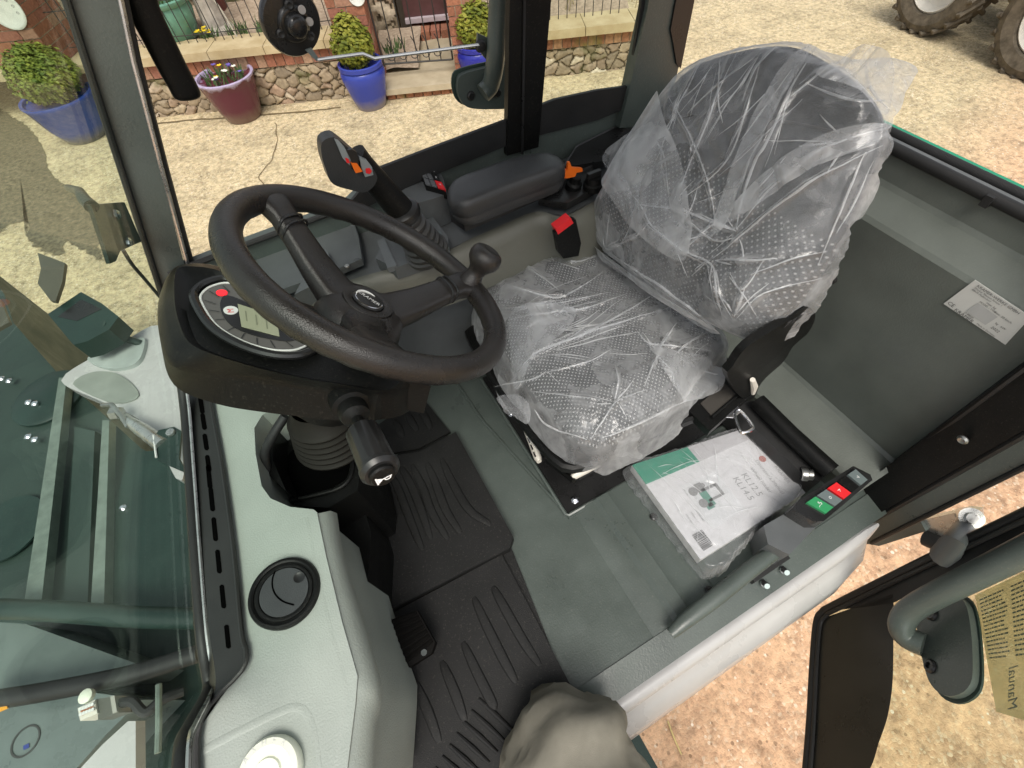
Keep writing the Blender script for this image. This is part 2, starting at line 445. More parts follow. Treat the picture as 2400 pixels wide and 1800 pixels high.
def ground_mat():
    """worn exposed-aggregate concrete: pebbles, sandy patches, pinker near the loader side"""
    mt, nt, out = new_mat('yard_aggregate_concrete'); L = nt.links.new
    b = N(nt, 'ShaderNodeBsdfPrincipled'); b.inputs['Roughness'].default_value = 0.88; b.inputs['Specular IOR Level'].default_value = 0.25
    tc = N(nt, 'ShaderNodeTexCoord')
    vo = N(nt, 'ShaderNodeTexVoronoi'); vo.inputs['Scale'].default_value = 88; L(tc.outputs['Object'], vo.inputs['Vector'])
    vo2 = N(nt, 'ShaderNodeTexVoronoi', feature='DISTANCE_TO_EDGE'); vo2.inputs['Scale'].default_value = 88; L(tc.outputs['Object'], vo2.inputs['Vector'])
    sx = N(nt, 'ShaderNodeSeparateColor'); L(vo.outputs['Color'], sx.inputs[0])
    yel = ramp(nt, sx.outputs[0], [(0.0, (0.27, 0.205, 0.11)), (0.35, (0.46, 0.37, 0.22)), (0.75, (0.63, 0.53, 0.34)), (1.0, (0.80, 0.73, 0.56))])
    pink = ramp(nt, sx.outputs[0], [(0.0, (0.44, 0.25, 0.15)), (0.35, (0.60, 0.365, 0.225)), (0.8, (0.70, 0.47, 0.30)), (1.0, (0.88, 0.74, 0.56))])
    sep = N(nt, 'ShaderNodeSeparateXYZ'); L(tc.outputs['Object'], sep.inputs[0])
    n0 = N(nt, 'ShaderNodeTexNoise'); n0.inputs['Scale'].default_value = 0.6; n0.inputs['Detail'].default_value = 4; L(tc.outputs['Object'], n0.inputs['Vector'])
    # pinker stone on the near side, sandier behind
    aa = N(nt, 'ShaderNodeMath', operation='MULTIPLY_ADD'); L(sep.outputs[0], aa.inputs[0]); aa.inputs[1].default_value = 0.13; aa.inputs[2].default_value = 0.30
    c = N(nt, 'ShaderNodeMath', operation='MULTIPLY_ADD'); L(sep.outputs[1], c.inputs[0]); c.inputs[1].default_value = -0.5; L(aa.outputs[0], c.inputs[2])
    e = N(nt, 'ShaderNodeMath', operation='MULTIPLY_ADD'); L(n0.outputs[0], e.inputs[0]); e.inputs[1].default_value = 0.12; L(c.outputs[0], e.inputs[2])
    pk = ramp(nt, e.outputs[0], [(0.05, 0.0), (0.50, 1.0)])
    m1 = N(nt, 'ShaderNodeMix', data_type='RGBA'); L(pk, m1.inputs[0]); L(yel, m1.inputs[6]); L(pink, m1.inputs[7])
    # sandy mortar between the pebbles and worn patches
    n1 = N(nt, 'ShaderNodeTexNoise'); n1.inputs['Scale'].default_value = 5; n1.inputs['Detail'].default_value = 8; n1.inputs['Roughness'].default_value = 0.7; L(tc.outputs['Object'], n1.inputs['Vector'])
    mort = ramp(nt, vo2.outputs['Distance'], [(0.02, 1.0), (0.09, 0.0)])
    patch = ramp(nt, n1.outputs[0], [(0.40, 0.30), (0.60, 0.85)])
    mx = N(nt, 'ShaderNodeMath', operation='MAXIMUM'); L(mort, mx.inputs[0]); L(patch, mx.inputs[1])
    msand = N(nt, 'ShaderNodeMix', data_type='RGBA'); L(pk, msand.inputs[0]); msand.inputs[6].default_value = (0.59, 0.485, 0.30, 1); msand.inputs[7].default_value = (0.66, 0.42, 0.255, 1)
    m2 = N(nt, 'ShaderNodeMix', data_type='RGBA'); L(mx.outputs[0], m2.inputs[0]); L(m1.outputs[2], m2.inputs[6]); L(msand.outputs[2], m2.inputs[7])
    n4 = N(nt, 'ShaderNodeTexNoise'); n4.inputs['Scale'].default_value = 3.2; n4.inputs['Detail'].default_value = 9; n4.inputs['Roughness'].default_value = 0.68; L(tc.outputs['Object'], n4.inputs['Vector'])
    v = ramp(nt, n4.outputs[0], [(0.34, 0.72), (0.50, 0.97), (0.70, 1.12)])
    m3 = N(nt, 'ShaderNodeMix', data_type='RGBA', blend_type='MULTIPLY'); m3.inputs[0].default_value = 1; L(m2.outputs[2], m3.inputs[6]); L(v, m3.inputs[7])
    n5 = N(nt, 'ShaderNodeTexNoise'); n5.inputs['Scale'].default_value = 20; n5.inputs['Detail'].default_value = 8; n5.inputs['Roughness'].default_value = 0.75; L(tc.outputs['Object'], n5.inputs['Vector'])
    v5 = ramp(nt, n5.outputs[0], [(0.36, 0.52), (0.5, 0.95), (0.62, 1.22)])
    m3b = N(nt, 'ShaderNodeMix', data_type='RGBA', blend_type='MULTIPLY'); m3b.inputs[0].default_value = 0.85; L(m3.outputs[2], m3b.inputs[6]); L(v5, m3b.inputs[7]); m3 = m3b
    vs = N(nt, 'ShaderNodeTexVoronoi'); vs.inputs['Scale'].default_value = 47; vs.inputs['Randomness'].default_value = 1.0; L(tc.outputs['Object'], vs.inputs['Vector'])
    ss = N(nt, 'ShaderNodeSeparateColor'); L(vs.outputs['Color'], ss.inputs[0])
    sz_ = N(nt, 'ShaderNodeMath', operation='MULTIPLY'); L(ss.outputs[1], sz_.inputs[0]); sz_.inputs[1].default_value = 0.34
    inn = N(nt, 'ShaderNodeMath', operation='LESS_THAN'); L(vs.outputs['Distance'], inn.inputs[0]); L(sz_.outputs[0], inn.inputs[1])
    scol = ramp(nt, ss.outputs[0], [(0.0, (0.20, 0.12, 0.07)), (0.3, (0.42, 0.27, 0.17)), (0.7, (0.66, 0.50, 0.33)), (1.0, (0.86, 0.78, 0.66))])
    m4 = N(nt, 'ShaderNodeMix', data_type='RGBA'); fs_ = N(nt, 'ShaderNodeMath', operation='MULTIPLY'); L(inn.outputs[0], fs_.inputs[0]); fs_.inputs[1].default_value = 0.75
    L(fs_.outputs[0], m4.inputs[0]); L(m3.outputs[2], m4.inputs[6]); L(scol, m4.inputs[7])
    L(m4.outputs[2], b.inputs['Base Color'])
    bp = N(nt, 'ShaderNodeBump'); bp.inputs['Strength'].default_value = 0.3; bp.inputs['Distance'].default_value = 0.004
    hm = ramp(nt, vo2.outputs['Distance'], [(0.0, 0.0), (0.25, 1.0)]); L(hm, bp.inputs['Height'])
    L(bp.outputs[0], b.inputs['Normal']); L(b.outputs[0], out.inputs[0]); return mt
M['ground'] = ground_mat()

def notice_mat():
    mt, nt, out = new_mat('backlit_film_notice'); L = nt.links.new
    d = N(nt, 'ShaderNodeBsdfDiffuse'); d.inputs[0].default_value = (.6, .55, .40, 1)
    t = N(nt, 'ShaderNodeBsdfTranslucent'); t.inputs[0].default_value = (.75, .70, .52, 1)
    p = N(nt, 'ShaderNodeBsdfTransparent'); p.inputs[0].default_value = (.9, .88, .75, 1)
    m1 = N(nt, 'ShaderNodeMixShader'); m1.inputs[0].default_value = .5; L(d.outputs[0], m1.inputs[1]); L(t.outputs[0], m1.inputs[2])
    m2 = N(nt, 'ShaderNodeMixShader'); m2.inputs[0].default_value = .5; L(m1.outputs[0], m2.inputs[1]); L(p.outputs[0], m2.inputs[2])
    L(m2.outputs[0], out.inputs[0]); return mt
# ================================================================== ground
gz = -1.0
gp = []
for i in range(61):
    for j in range(61):
        gp.append((i - 30, j - 30))
ground = mkmesh('ground', [(-120, -120, gz), (140, -120, gz), (140, 140, gz), (-120, 140, gz)], [(0, 1, 2, 3)], M['ground'], smooth=False)
tag(ground, 'worn beige aggregate concrete yard', None, None, 'structure')

# ================================================================== the loader
LOADER = empty('wheel_loader', (0.2, 0.46, gz), 'compact wheel loader with its left cab door open, seen into the cab', 'wheel loader')
YR = 0.94            # inner face of the right wall
XB = 0.90            # inner face of the rear wall

# ---- floor
floor = mk('cab_floor', slab([(-.42, -.01, 0), (XB + .02, -.01, 0), (XB + .02, YR, 0), (-.42, YR, 0)], (0, 0, -.03)), M['paint'], LOADER)
# raised floor plate behind the platform front, with bevelled front
fp = []
a0, a1 = PZ(1388, 1201, .0), PZ(1535, 1429, .0)
prof = [(.250, .0006), (.282, .0115), (.300, .0125), (.312, .0195), (.340, .0200), (.356, .0128), (.398, .0125), (.402, .0155), (.412, .0155), (.418, .0125), (.795, .0125)]
rp = loft([[Vector((x, -.006, z)) for x, z in prof], [Vector((x, .14, z)) for x, z in prof], [Vector((x, .291, z)) for x, z in prof]], cap0=False, cap1=False, closed=False)
mk('floor_plate', rp, M['paint'], floor, smooth=25)
for p in ((1532, 1211), (1662, 1384)):
    c = PZ(*p, .014)
    mk('floor_screw', lathe([(.009, -.004), (.009, .002), (.0065, .004), (.004, .0045), (.004, .002), (0, .002)], c, (0, 0, 1), n=16), M['blackgloss'], floor)
# thin standing lip of the cut-out in front of the platform
lip = bmesh.new()
e = [PZ(1062, 885, .004), PZ(1130, 985, .004), PZ(1335, 1213, .004), PZ(1490, 1124, .004)]
tube(e, .004, lip, n=6)
mk('floor_edge_trim', lip, M['paint'], floor)

# ---- rubber mat in three stepped fields with pressed grooves
def mat_field(px, z, th, grooves, gz_):
    pts = [PZ(x, y, z) for x, y in px]
    bm = slab(pts, (0, 0, -th))
    o = mk('mat_field', bm, M['mat'], MATP, bevel=.006, seg=2)
    for g in grooves:
        path = spline([PZ(x, y, z) for x, y in g], 6)
        r = [0.0035 + .0035 * math.sin(math.pi * min(1, max(0, i / (len(path) - 1)))) ** .5 for i in range(len(path))]
        mk('mat_rib', tube([p + Vector((0, 0, -.0015)) for p in path], r, n=8, sx=1.7), M['mat'], MATP)
    return o
MATP = mk('floor_mat', slab([PZ(x, y, .006) for x, y in ((790, 1300), (960, 1020), (1062, 1020), (1190, 1262), (1340, 1640), (1200, 1850), (800, 1850))], (0, 0, -.004)), M['mat'], LOADER)
mat_field([(985, 1058), (1068, 1012), (1203, 1258), (1194, 1285), (870, 1452), (842, 1380), (810, 1200), (850, 1080)], .034, .028,
          [[(940, 1095), (960, 1130), (985, 1190), (1010, 1265)], [(1000, 1085), (1020, 1130), (1045, 1195), (1080, 1250)],
           [(1035, 1075), (1060, 1130), (1100, 1195), (1150, 1230)], [(965, 1090), (992, 1145), (1012, 1200), (1050, 1265)],
           [(915, 1110), (935, 1150), (960, 1215), (990, 1290)]], 0)
mat_field([(872, 1462), (1176, 1300), (1192, 1330), (1350, 1630), (1180, 1850), (860, 1850)], .018, .010,
          [[(1155, 1375), (1180, 1420), (1225, 1500), (1265, 1560)], [(1110, 1400), (1140, 1465), (1180, 1545), (1210, 1600)],
           [(1085, 1505), (1115, 1570), (1150, 1640), (1160, 1665)], [(1035, 1550), (1065, 1620), (1090, 1690)],
           [(970, 1595), (1000, 1660), (1030, 1740)], [(900, 1640), (935, 1720), (960, 1790)]], 0)
mat_field([(880, 1000), (985, 925), (1055, 1012), (980, 1052), (850, 1072)], .012, .008,
          [[(925, 985), (945, 1025)], [(950, 965), (978, 1010)], [(985, 955), (1010, 1005)]], 0)
# tread strip at the mat's near edge (under the knee)
for k in range(7):
    a = PZ(1020 + k * 17, 1800 - k * 27, .019); b = PZ(1036 + k * 19, 1815 - k * 24, .019) + Vector((.025, -.045, 0))
    mk('mat_rib', tube([a, a.lerp(b, .5), b], [.003, .005, .003], n=8), M['mat'], MATP)

# ---- pedal
ped = bmesh.new()
pc = [PZ(845, 1478, .10), PZ(978, 1430, .10), PZ(1020, 1505, .085), PZ(1012, 1530, .08), PZ(895, 1605, .08)]
slab(pc, (0, 0, -.02), ped)
PED = mk('pedal', ped, mat('dusty_black_pedal', (.006, .0055, .005), .7, spec=.08, var=.4, dust=.0), LOADER, bevel=.004)
for k in range(7):
    t = (k + .5) / 7
    a = pc[0].lerp(pc[4], t); b = pc[1].lerp(pc[2], t)
    mk('pedal_rib', box((a + b) / 2 + Vector((0, 0, .002)), ((b - a).length * .94, .005, .005), rot=frame((0, 0, 1), (0, 0, 1)) if False else Matrix((((b - a).normalized()), Vector((0, 0, 1)).cross((b - a).normalized()).normalized(), Vector((0, 0, 1)))).transposed()), PED.data.materials[0], PED)
mk('pedal_arm', tube([pc[0].lerp(pc[4], .5), pc[0].lerp(pc[4], .5) + Vector((-.10, 0, .02))], .012), M['blackgloss'], PED)
mk('pedal_bolt', lathe([(.006, 0), (.006, .006), (0, .006)], PZ(995, 1530, .082), (0, 0, 1), n=8), M['chrome'], PED)

# ---- pale front dash: top, rounded inner edge and bevelled cab side
ZD = .40
top = [(523, 1100), (549, 1290), (567, 1480), (578, 1522), (565, 1573), (468, 1691), (464, 1708), (472, 1900),
       (800, 1900), (814, 1800), (833, 1648), (838, 1585), (802, 1459), (764, 1303), (743, 1201), (735, 1194), (680, 1188), (634, 1168), (613, 1139), (599, 1063), (596, 1003), (615, 972), (700, 930), (480, 900), (500, 960)]
low = [(797, 1203), (810, 1239), (844, 1387), (869, 1467), (897, 1615), (886, 1733), (880, 1800), (870, 1900)]
ridge = [(743, 1201), (764, 1303), (802, 1459), (838, 1585), (833, 1648), (814, 1800), (800, 1900)]
bm = slab([PZ(x, y, ZD) for x, y in top], (0, 0, -.34))
DASH = mk('front_dash', bm, M['dash'], LOADER, bevel=.012, seg=4)
# bevel flank towards the pedals
r00 = [PZ(x, y, ZD) + Vector((-.034, 0, -.0006)) for x, y in ridge]
r0 = [PZ(x, y, ZD) + Vector((-.014, 0, .0002)) for x, y in ridge]
r1 = [PZ(x, y, ZD) + Vector((.0, 0, -.0045)) for x, y in ridge]
r2 = [PZ(x, y, ZD - .055) for x, y in [(790, 1203), (806, 1300), (850, 1440), (893, 1600), (884, 1700), (878, 1800), (866, 1900)]]
r3 = [PZ(x - 14, y, ZD - .30) for x, y in [(790, 1203), (806, 1300), (850, 1440), (893, 1600), (884, 1700), (878, 1800), (866, 1900)]]
fl = loft([spline(r00, 5), spline(r0, 5), spline(r1, 5), spline([a.lerp(b, .5) + Vector((.006, 0, .004)) for a, b in zip(r1, r2)], 5), spline(r2, 5), spline(r3, 5)], cap0=False, cap1=False, closed=False)
mk('dash_flank', fl, M['dash'], DASH, smooth=75)
# pressed recess lines around the filler cap
rc = spline([PZ(x, y, ZD) for x, y in ((440, 1780), (520, 1735), (640, 1675), (690, 1658), (718, 1672), (735, 1720), (745, 1800), (748, 1850))], 6)
mk('dash_recess_edge', tube([p + Vector((0, 0, -.004)) for p in rc], .0048, n=10, sx=2.2), M['dash'], DASH, smooth=60)
# filler cap
cc = PZ(641, 1812, ZD - .002)
cap = lathe([(.036, .0), (.0375, .004), (.0375, .012), (.035, .016), (.028, .0175), (.0265, .0155), (.017, .0155), (.0155, .0185), (0, .019)], cc, (0, 0, 1), n=48)
CAP = mk('filler_cap', cap, M['capwhite'], DASH)
tb = text_bm('PETROL', .011, cc + Vector((.0, .039, .0206)), (.9, .35, 0), (-.35, .9, 0)) if False else bmesh.new()
for k, ch in enumerate('WASHER'):
    an = R_(150 - k * 22)
    text_bm(ch, .009, cc + Vector((.0315 * math.cos(an), .0315 * math.sin(an), .0172)), (math.sin(an), -math.cos(an), 0), (math.cos(an), math.sin(an), 0), 0, tb)
mk('cap_lettering', tb, M['label'], CAP, smooth=0)
# round air vent
vc = PZ(667, 1388, ZD + .007)
vn = Vector((.12, -.02, 1)).normalized()
vent = lathe([(.0475, -.012), (.0485, .0), (.0470, .0035), (.0435, .0040), (.0420, .0028), (.0410, .0024), (.0402, .0006), (.0390, .0006), (.0382, .0026), (.0362, .0030), (.0340, .0026), (.0332, .0006), (0, .0006)], vc, vn, n=56)
VENT = mk('air_vent', vent, M['black'], DASH)
vm = frame(vn)
dp = vc + vn * .0030
vcol = frame(vn); fu, fv = vcol.col[0], vcol.col[1]
blade = [dp + fu * (.0325 * math.cos(t)) + fv * (.0325 * math.sin(t)) for t in np.linspace(0, 2 * math.pi, 48, endpoint=False)]
mk('vent_flap', slab(blade, vn * -.003), mat('dark_grey_flap', (.045, .048, .050), .38, bump=(700, .2)), VENT, smooth=0)
arc = spline([PP(x, y, dp + vn * .0003, vn) for x, y in ((645, 1338), (638.5, 1357), (639, 1378), (647.5, 1396), (664.5, 1410), (689, 1418))], 5)
mk('vent_groove_shade', tube(arc, .0011, n=6), M['hole'], VENT)
mk('vent_thumb_dimple', lathe([(.0078, -.0005), (.0078, .0004), (.0068, .0003), (.006, -.0002), (0, -.0002)], PP(701, 1353, dp + vn * .0003, vn), vn, n=24), M['blackgloss'], VENT)

# ---- defrost strip between the dash and the windscreen
strip_l = [(440, 880), (447, 960), (461, 1100), (476, 1300), (490, 1480), (505, 1612), (458, 1705), (450, 1760), (452, 1900)]
strip_r = [(486, 880), (497, 960), (522, 1100), (548, 1290), (566, 1480), (577, 1526), (566, 1572), (470, 1690), (466, 1900)]
ZS = .405
bm = loft([spline([PZ(x - 16, y, ZS - .035) for x, y in strip_l], 4), spline([PZ(x, y, ZS) for x, y in strip_l], 4), spline([PZ(x, y, ZS) for x, y in strip_r], 4)], cap0=False, cap1=False, closed=False)
ext = bmesh.ops.extrude_face_region(bm, geom=bm.faces[:])
for v in [g for g in ext['geom'] if isinstance(g, bmesh.types.BMVert)]: v.co.z -= .04
M['vent_strip'] = mat('black_vent_strip', (.022, .022, .021), .36, bump=(600, .2))
DEF = mk('defrost_strip', bm, M['vent_strip'], LOADER)
for x, y in ((471, 950), (476, 988), (481, 1036), (487, 1086), (489, 1117), (495, 1170), (502, 1240), (511, 1316), (521, 1398), (532, 1492)):
    h0_, h1_ = (16, 15) if y < 1100 else (24, 24)
    sq_ = [PZ(x - 7, y - h0_, ZS + .0012), PZ(x - 3, y - h0_ - 4, ZS + .0012), PZ(x + 1.5, y - h0_ - 3, ZS + .0012), PZ(x + 3, y - h0_, ZS + .0012), PZ(x + 8, y + h1_, ZS + .0012), PZ(x + 4, y + h1_ + 4, ZS + .0012), PZ(x - .5, y + h1_ + 3, ZS + .0012), PZ(x - 2.5, y + h1_, ZS + .0012)]
    mk('air_slot_shade', slab(sq_, (0, 0, -.002)), M['hole'], DEF, smooth=0)
mk('strip_bead', tube(spline([PZ(x, y, ZS + .003) for x, y in strip_r], 4), .0035, n=8), M['vent_strip'], DEF)
mk('strip_bead', tube(spline([PZ(x - 10, y, ZS - .004) for x, y in strip_r], 4), .0025, n=8), M['blackgloss'], DEF)

# ---- windscreen, its seal and the bright gasket line
WP0 = Vector((-.352, .74, .40)); WN = Vector((-.27, .74, .60))
wd1 = PZ(472, 1627, .40) - WP0; wd2 = PY(180, 0, .95) - PY(384, 680, .95)
WNn = wd1.cross(wd2).normalized()
if WNn.x > 0: WNn = -WNn
def WS(x, y, d=0.0): return PP(x, y, WP0 + WNn * d, WNn)
gl = [WS(150, -40), WS(384, 700), WS(428, 922), WS(440, 1100), WS(456, 1300), WS(472, 1500), WS(491, 1612), WS(445, 1705), WS(425, 1745), WS(420, 1830), WS(-400, 1830), WS(-700, 900), WS(-500, -40)]
mk('windscreen', slab(gl, WNn * .006), M['glass'], LOADER, smooth=0)
seal = spline([WS(388, 700, -.004), WS(430, 922, -.004), WS(445, 1100, -.004), WS(459, 1300, -.004), WS(475, 1500, -.004), WS(491, 1600, -.004), WS(480, 1640, -.004), WS(448, 1700, -.004), WS(430, 1745, -.004), WS(424, 1860, -.004)], 4)
SEAL = mk('windscreen_seal', tube(seal, .0085, n=10), M['rubber'], LOADER)
mk('gasket_edge', tube([p + Vector((.0095, 0, .006)) for p in seal], .0026, n=6), M['silver'], SEAL)

# ---- A pillar: cranked section with rubber either side
def post(name, pts_a, pts_b, vec, mt, parent=LOADER, bevel=.006):
    """post face given by two opposite pixel edges already lifted to 3-D"""
    return mk(name, slab(list(pts_a) + list(pts_b)[::-1], vec), mt, parent, bevel=bevel)
a_l = [PY(142, -60, .95), PY(160, 0, .95), PY(386, 700, .95)]
a_r = [PY(262, -60, .95), PY(275, 0, .95), PY(452, 700, .95)]
AP = post('front_pillar', a_l, a_r, (0, .06, 0), M['paint'], bevel=.008)
mk('pillar_seal', tube([PY(144, -50, .945), PY(155, 0, .945), PY(382, 700, .945)], .0052, n=8), M['rubber'], AP)
mk('pillar_gasket', tube([PY(272, -50, .948), PY(283, 0, .948), PY(312, 140, .948), PY(380, 400, .948), PY(462, 700, .948)], .0036, n=8), M['silver'], AP)
mk('pillar_trim', tube([PY(277, -50, .955), PY(290, 0, .955), PY(320, 140, .955), PY(388, 400, .955), PY(470, 700, .955)], .006, n=8), M['rubber'], AP)

# bracket on the outside of the pillar with two bolts and a cable
bk = [WS(213, 480, .02), WS(292, 474, .02), WS(332, 566, .02), WS(282, 588, .02), WS(272, 612, .02), WS(258, 618, .02)]
BK = mk('light_bracket', slab(bk, WNn * .004), M['steelgreen'], AP, bevel=.001)
for p in ((268, 502), (296, 566)):
    mk('bracket_bolt', lathe([(.007, 0), (.007, .004), (.004, .007), (0, .007)], WS(*p, .019), -WNn, n=8), M['chrome'], BK)
mk('bracket_arm', tube([WS(215, 484, .022), WS(198, 468, .03), WS(186, 448, .05), WS(160, 440, .08)], [.008, .007, .006, .005]), M['steelgreen'], BK)
mk('cable', tube(spline([WS(288, 585, .03), WS(310, 620, .035), WS(340, 655, .03), WS(378, 700, .02)], 6), .003, n=8), M['rubber'], AP)

# ---- right wall: low inner panel, window frame, door glass band
sill = [(400, 645), (452, 623), (573, 577), (763, 506), (817, 482)]
low_pts = [PY(x, y, YR) for x, y in sill]
pan = [Vector((p.x, YR, p.z)) for p in low_pts] + [Vector((.10, YR, .53)), Vector((.46, YR, .53)), Vector((XB, YR, .545)), Vector((XB, YR, -.02)), Vector((-.29, YR, -.02))]
RW = mk('right_side_panel', slab(pan, (0, .03, 0)), M['paint'], LOADER, bevel=.003)
mk('window_seal', tube([p + Vector((0, -.003, .004)) for p in low_pts], .006, n=8), M['rubber'], RW)
band = [PY(817, 480, .93), PY(886, 396, .93), PY(1000, 352, .93), PY(1190, 281, .93), PY(1192, 340, .93), PY(1000, 418, .93), PY(880, 476, .93), PY(830, 500, .93)]
mk('door_window_border', slab(band, (0, .008, 0)), M['rubber'], RW, bevel=.002)
band2 = [PY(1262, 249, .93), PY(1300, 234, .93), PY(1400, 212, .93), PY(1474, 202, .93), PY(1458, 258, .93), PY(1400, 282, .93), PY(1262, 318, .93)]
mk('rear_side_window_border', slab(band2, (0, .008, 0)), M['rubber'], RW, bevel=.002)
mk('rear_side_window_border', slab([PY(1474, 205, .931), PY(1510, -40, .931), PY(1524, -40, .931), PY(1488, 205, .931)], (0, .008, 0)), M['rubber'], RW, bevel=.002)
# side glass behind the post
mk('rear_side_window', slab([PY(1262, 262, .934), PY(1290, -60, .934), PY(1518, -60, .934), PY(1478, 216, .934)], (0, .005, 0)), glass_mat('clear_side_glass', (.93, .96, .93), .25), LOADER, smooth=0)
# ---- B post (black) and C post (grey green)
BP = post('door_post', [PY(1196, -60, .925), PY(1188, 365, .925)], [PY(1297, -60, .925), PY(1262, 345, .925)], (0, .016, 0), M['black'], bevel=.006)
mk('post_strip', slab([PY(1228, -60, .921), PY(1222, 362, .921), PY(1227, 362, .921), PY(1234, -60, .921)], (0, .003, 0)), M['blackgloss'], BP)
c_l = [PY(1530, -60, .92), PY(1518, 20, .92), PY(1470, 232, .92), PY(1452, 300, .92)]
c_r = [PY(1640, -60, .92), PY(1618, 20, .92), PY(1590, 160, .92), PY(1560, 290, .92)]
CP = post('rear_pillar', c_l, c_r, (0, .03, 0), M['paint'], bevel=.010)
mk('rear_pillar_trim', slab([PY(1596, -60, .915), PY(1572, 70, .915), PY(1578, 100, .915), PY(1586, 150, .915), PY(1596, 160, .915), PY(1640, -60, .915)], (0, .02, 0)), M['blackgloss'], CP, bevel=.004)

# ---- rear wall with its pressed ledges
zs = [(-.02, .80), (.055, .80), (.064, .806), (.098, .893), (.106, XB), (.512, XB), (.520, XB + .006), (.548, XB + .052), (.556, XB + .058), (.600, XB + .064)]
rings = []
def wrow(x, z): return [Vector((x, .005, z)), Vector((x, .5, z)), Vector((x, .62, z)), Vector((x, .72, min(z, .52))), Vector((x, YR, min(z, .50)))]
for z, x in zs: rings.append(wrow(x, z))
for z, x in zs[::-1]: rings.append([p + Vector((.02, 0, -.002)) for p in wrow(x, z)])
bm = loft(rings, cap0=False, cap1=False, closed=False)
REAR = mk('rear_wall', bm, M['wallpaint'], LOADER, bevel=.0, smooth=12)
mk('wall_top_seal', tube([(XB + .062, -.02, .606), (XB + .062, .5, .606), (XB + .062, .62, .606)], .010, n=10), M['rubber'], REAR)
mk('wall_top_channel', slab([(XB + .075, -.04, .604), (XB + .092, -.04, .606), (XB + .092, .62, .606), (XB + .075, .62, .604)], (0, 0, -.006)), mat('grey_channel', (.16, .17, .175), .35), REAR)
mk('wall_top_seal', tube([(XB + .102, -.04, .606), (XB + .102, .62, .606)], .009, n=10), M['rubber'], REAR)
mk('seal_notch', box((XB + .058, .235, .604), (.02, .012, .018)), M['rubber'], REAR, bevel=.002)
# opened rear pane lying back: only its green cut edge and a slice of glass show
gl = [(XB + .118, -.10, .606), (XB + .118, YR, .606), (XB + .40, YR, .62), (XB + .40, -.10, .62)]
RG = mk('rear_window_edge', slab([(XB + .112, -.10, .610), (XB + .112, .62, .610), (XB + .122, .62, .610), (XB + .122, -.10, .610)], (0, 0, -.012)), M['glassedge'], REAR, bevel=.002)
# vertical seam where the rear wall meets the near post
mk('wall_corner_seam', tube([(XB - .006, .012, .11), (XB - .006, .016, .3), (XB + .0, .02, .46), (XB + .05, .022, .56)], .007, n=8), M['rubber'], REAR)
mk('panel_screw', lathe([(.010, 0), (.010, .005), (.006, .008), (0, .008)], PX(1952, 654, XB), (-1, 0, 0), n=12), M['rubber'], REAR)
# safety/type label
def on_rear(x, y, d=.0012): return PX(x, y, XB) + Vector((-d, 0, 0))
lc = [on_rear(2287, 655), on_rear(2213, 711), on_rear(2358, 807), on_rear(2418, 742)]
LB = mk('type_label', slab(lc, (-.0008, 0, 0)), M['label'], REAR)
o0 = lc[0].lerp(lc[1], 0); ex = (lc[3] - lc[0]); ey = (lc[0] - lc[1])
exn, eyn = ex.normalized(), ey.normalized()
tb = bmesh.new()
def lab(s, sz, fx, fy): text_bm(s, sz, lc[1] + ex * fx + ey * fy, exn, eyn, .0016, tb, 'LEFT')
lab('CE', 0.0094, .03, .12); lab('KRAMER-WERKE GMBH', 0.0065, .10, .92); lab('Wacker Neuson Strasse 1', 0.0043, .10, .84)
lab('88630 Pfullendorf', 0.0043, .10, .77); lab('max. kg', 0.0050, .42, .70); lab('MODEL / TYPE', 0.0043, .34, .62); lab('D-88630', 0.0043, .34, .16)
lab('KRAMER', 0.0086, .20, .07); lab('max. 20 km/h', 0.0050, .62, .62); lab('Made in Germany', 0.0043, .62, .10); lab('kg   kW', 0.0050, .78, .40); lab('2022', 0.0065, .80, .25)
mk('label_print', tb, mat('dark_grey_print', (.10, .10, .10), .6), LB, smooth=0)
gb = bmesh.new()
def lq(fx0, fy0, fx1, fy1, b=gb): quad_bm([lc[1] + ex * fx + ey * fy + Vector((-.0014, 0, 0)) for fx, fy in ((fx0, fy0), (fx1, fy0), (fx1, fy1), (fx0, fy1))], b)
lq(.34, .20, .72, .56)
mk('label_field', gb, mat('label_grey_field', (.45, .46, .45), .5), LB, smooth=0)

mk('cab_roof', slab([(-.12, -.04, 1.52), (XB + .1, -.04, 1.50), (XB + .1, 1.0, 1.50), (-.12, 1.0, 1.52)], (0, 0, .07)), M['wallpaint'], LOADER, bevel=.02)

# ---- near door post and its painted outer frame
np_in = [PX(2440, 806, XB), PX(2200, 1012, XB), PX(1950, 1226, XB)]
q = [Vector((XB - .005, .012, -.16)), Vector((XB - .005, .022, .56)), Vector((XB + .06, .026, .9)), Vector((XB + .06, -.052, .9)), Vector((XB - .005, -.052, .5)), Vector((XB - .005, -.052, -.16))]
NP = mk('near_door_post', slab(q, (-.030, 0, 0)), M['black'], LOADER, bevel=.005)
mk('post_screw', lathe([(.009, 0), (.009, .002), (.006, .005), (.0, .003)], PX(2257, 1030, XB - .036), (-1, 0, .0), n=14), M['bolt'], NP)
q = [Vector((XB - .01, -.056, -.17)), Vector((XB - .01, -.056, .9)), Vector((XB - .01, -.098, .9)), Vector((XB - .01, -.098, -.17))]
mk('post_outer_frame', slab(q, (.05, 0, 0)), M['paint'], NP, bevel=.008)
mk('post_seal', tube([(XB - .02, -.058, -.15), (XB - .02, -.058, .9)], .006, n=8), M['rubber'], NP)
mk('post_seal', tube([(XB - .012, -.10, -.15), (XB - .012, -.10, .9)], .005, n=8), M['rubber'], NP)

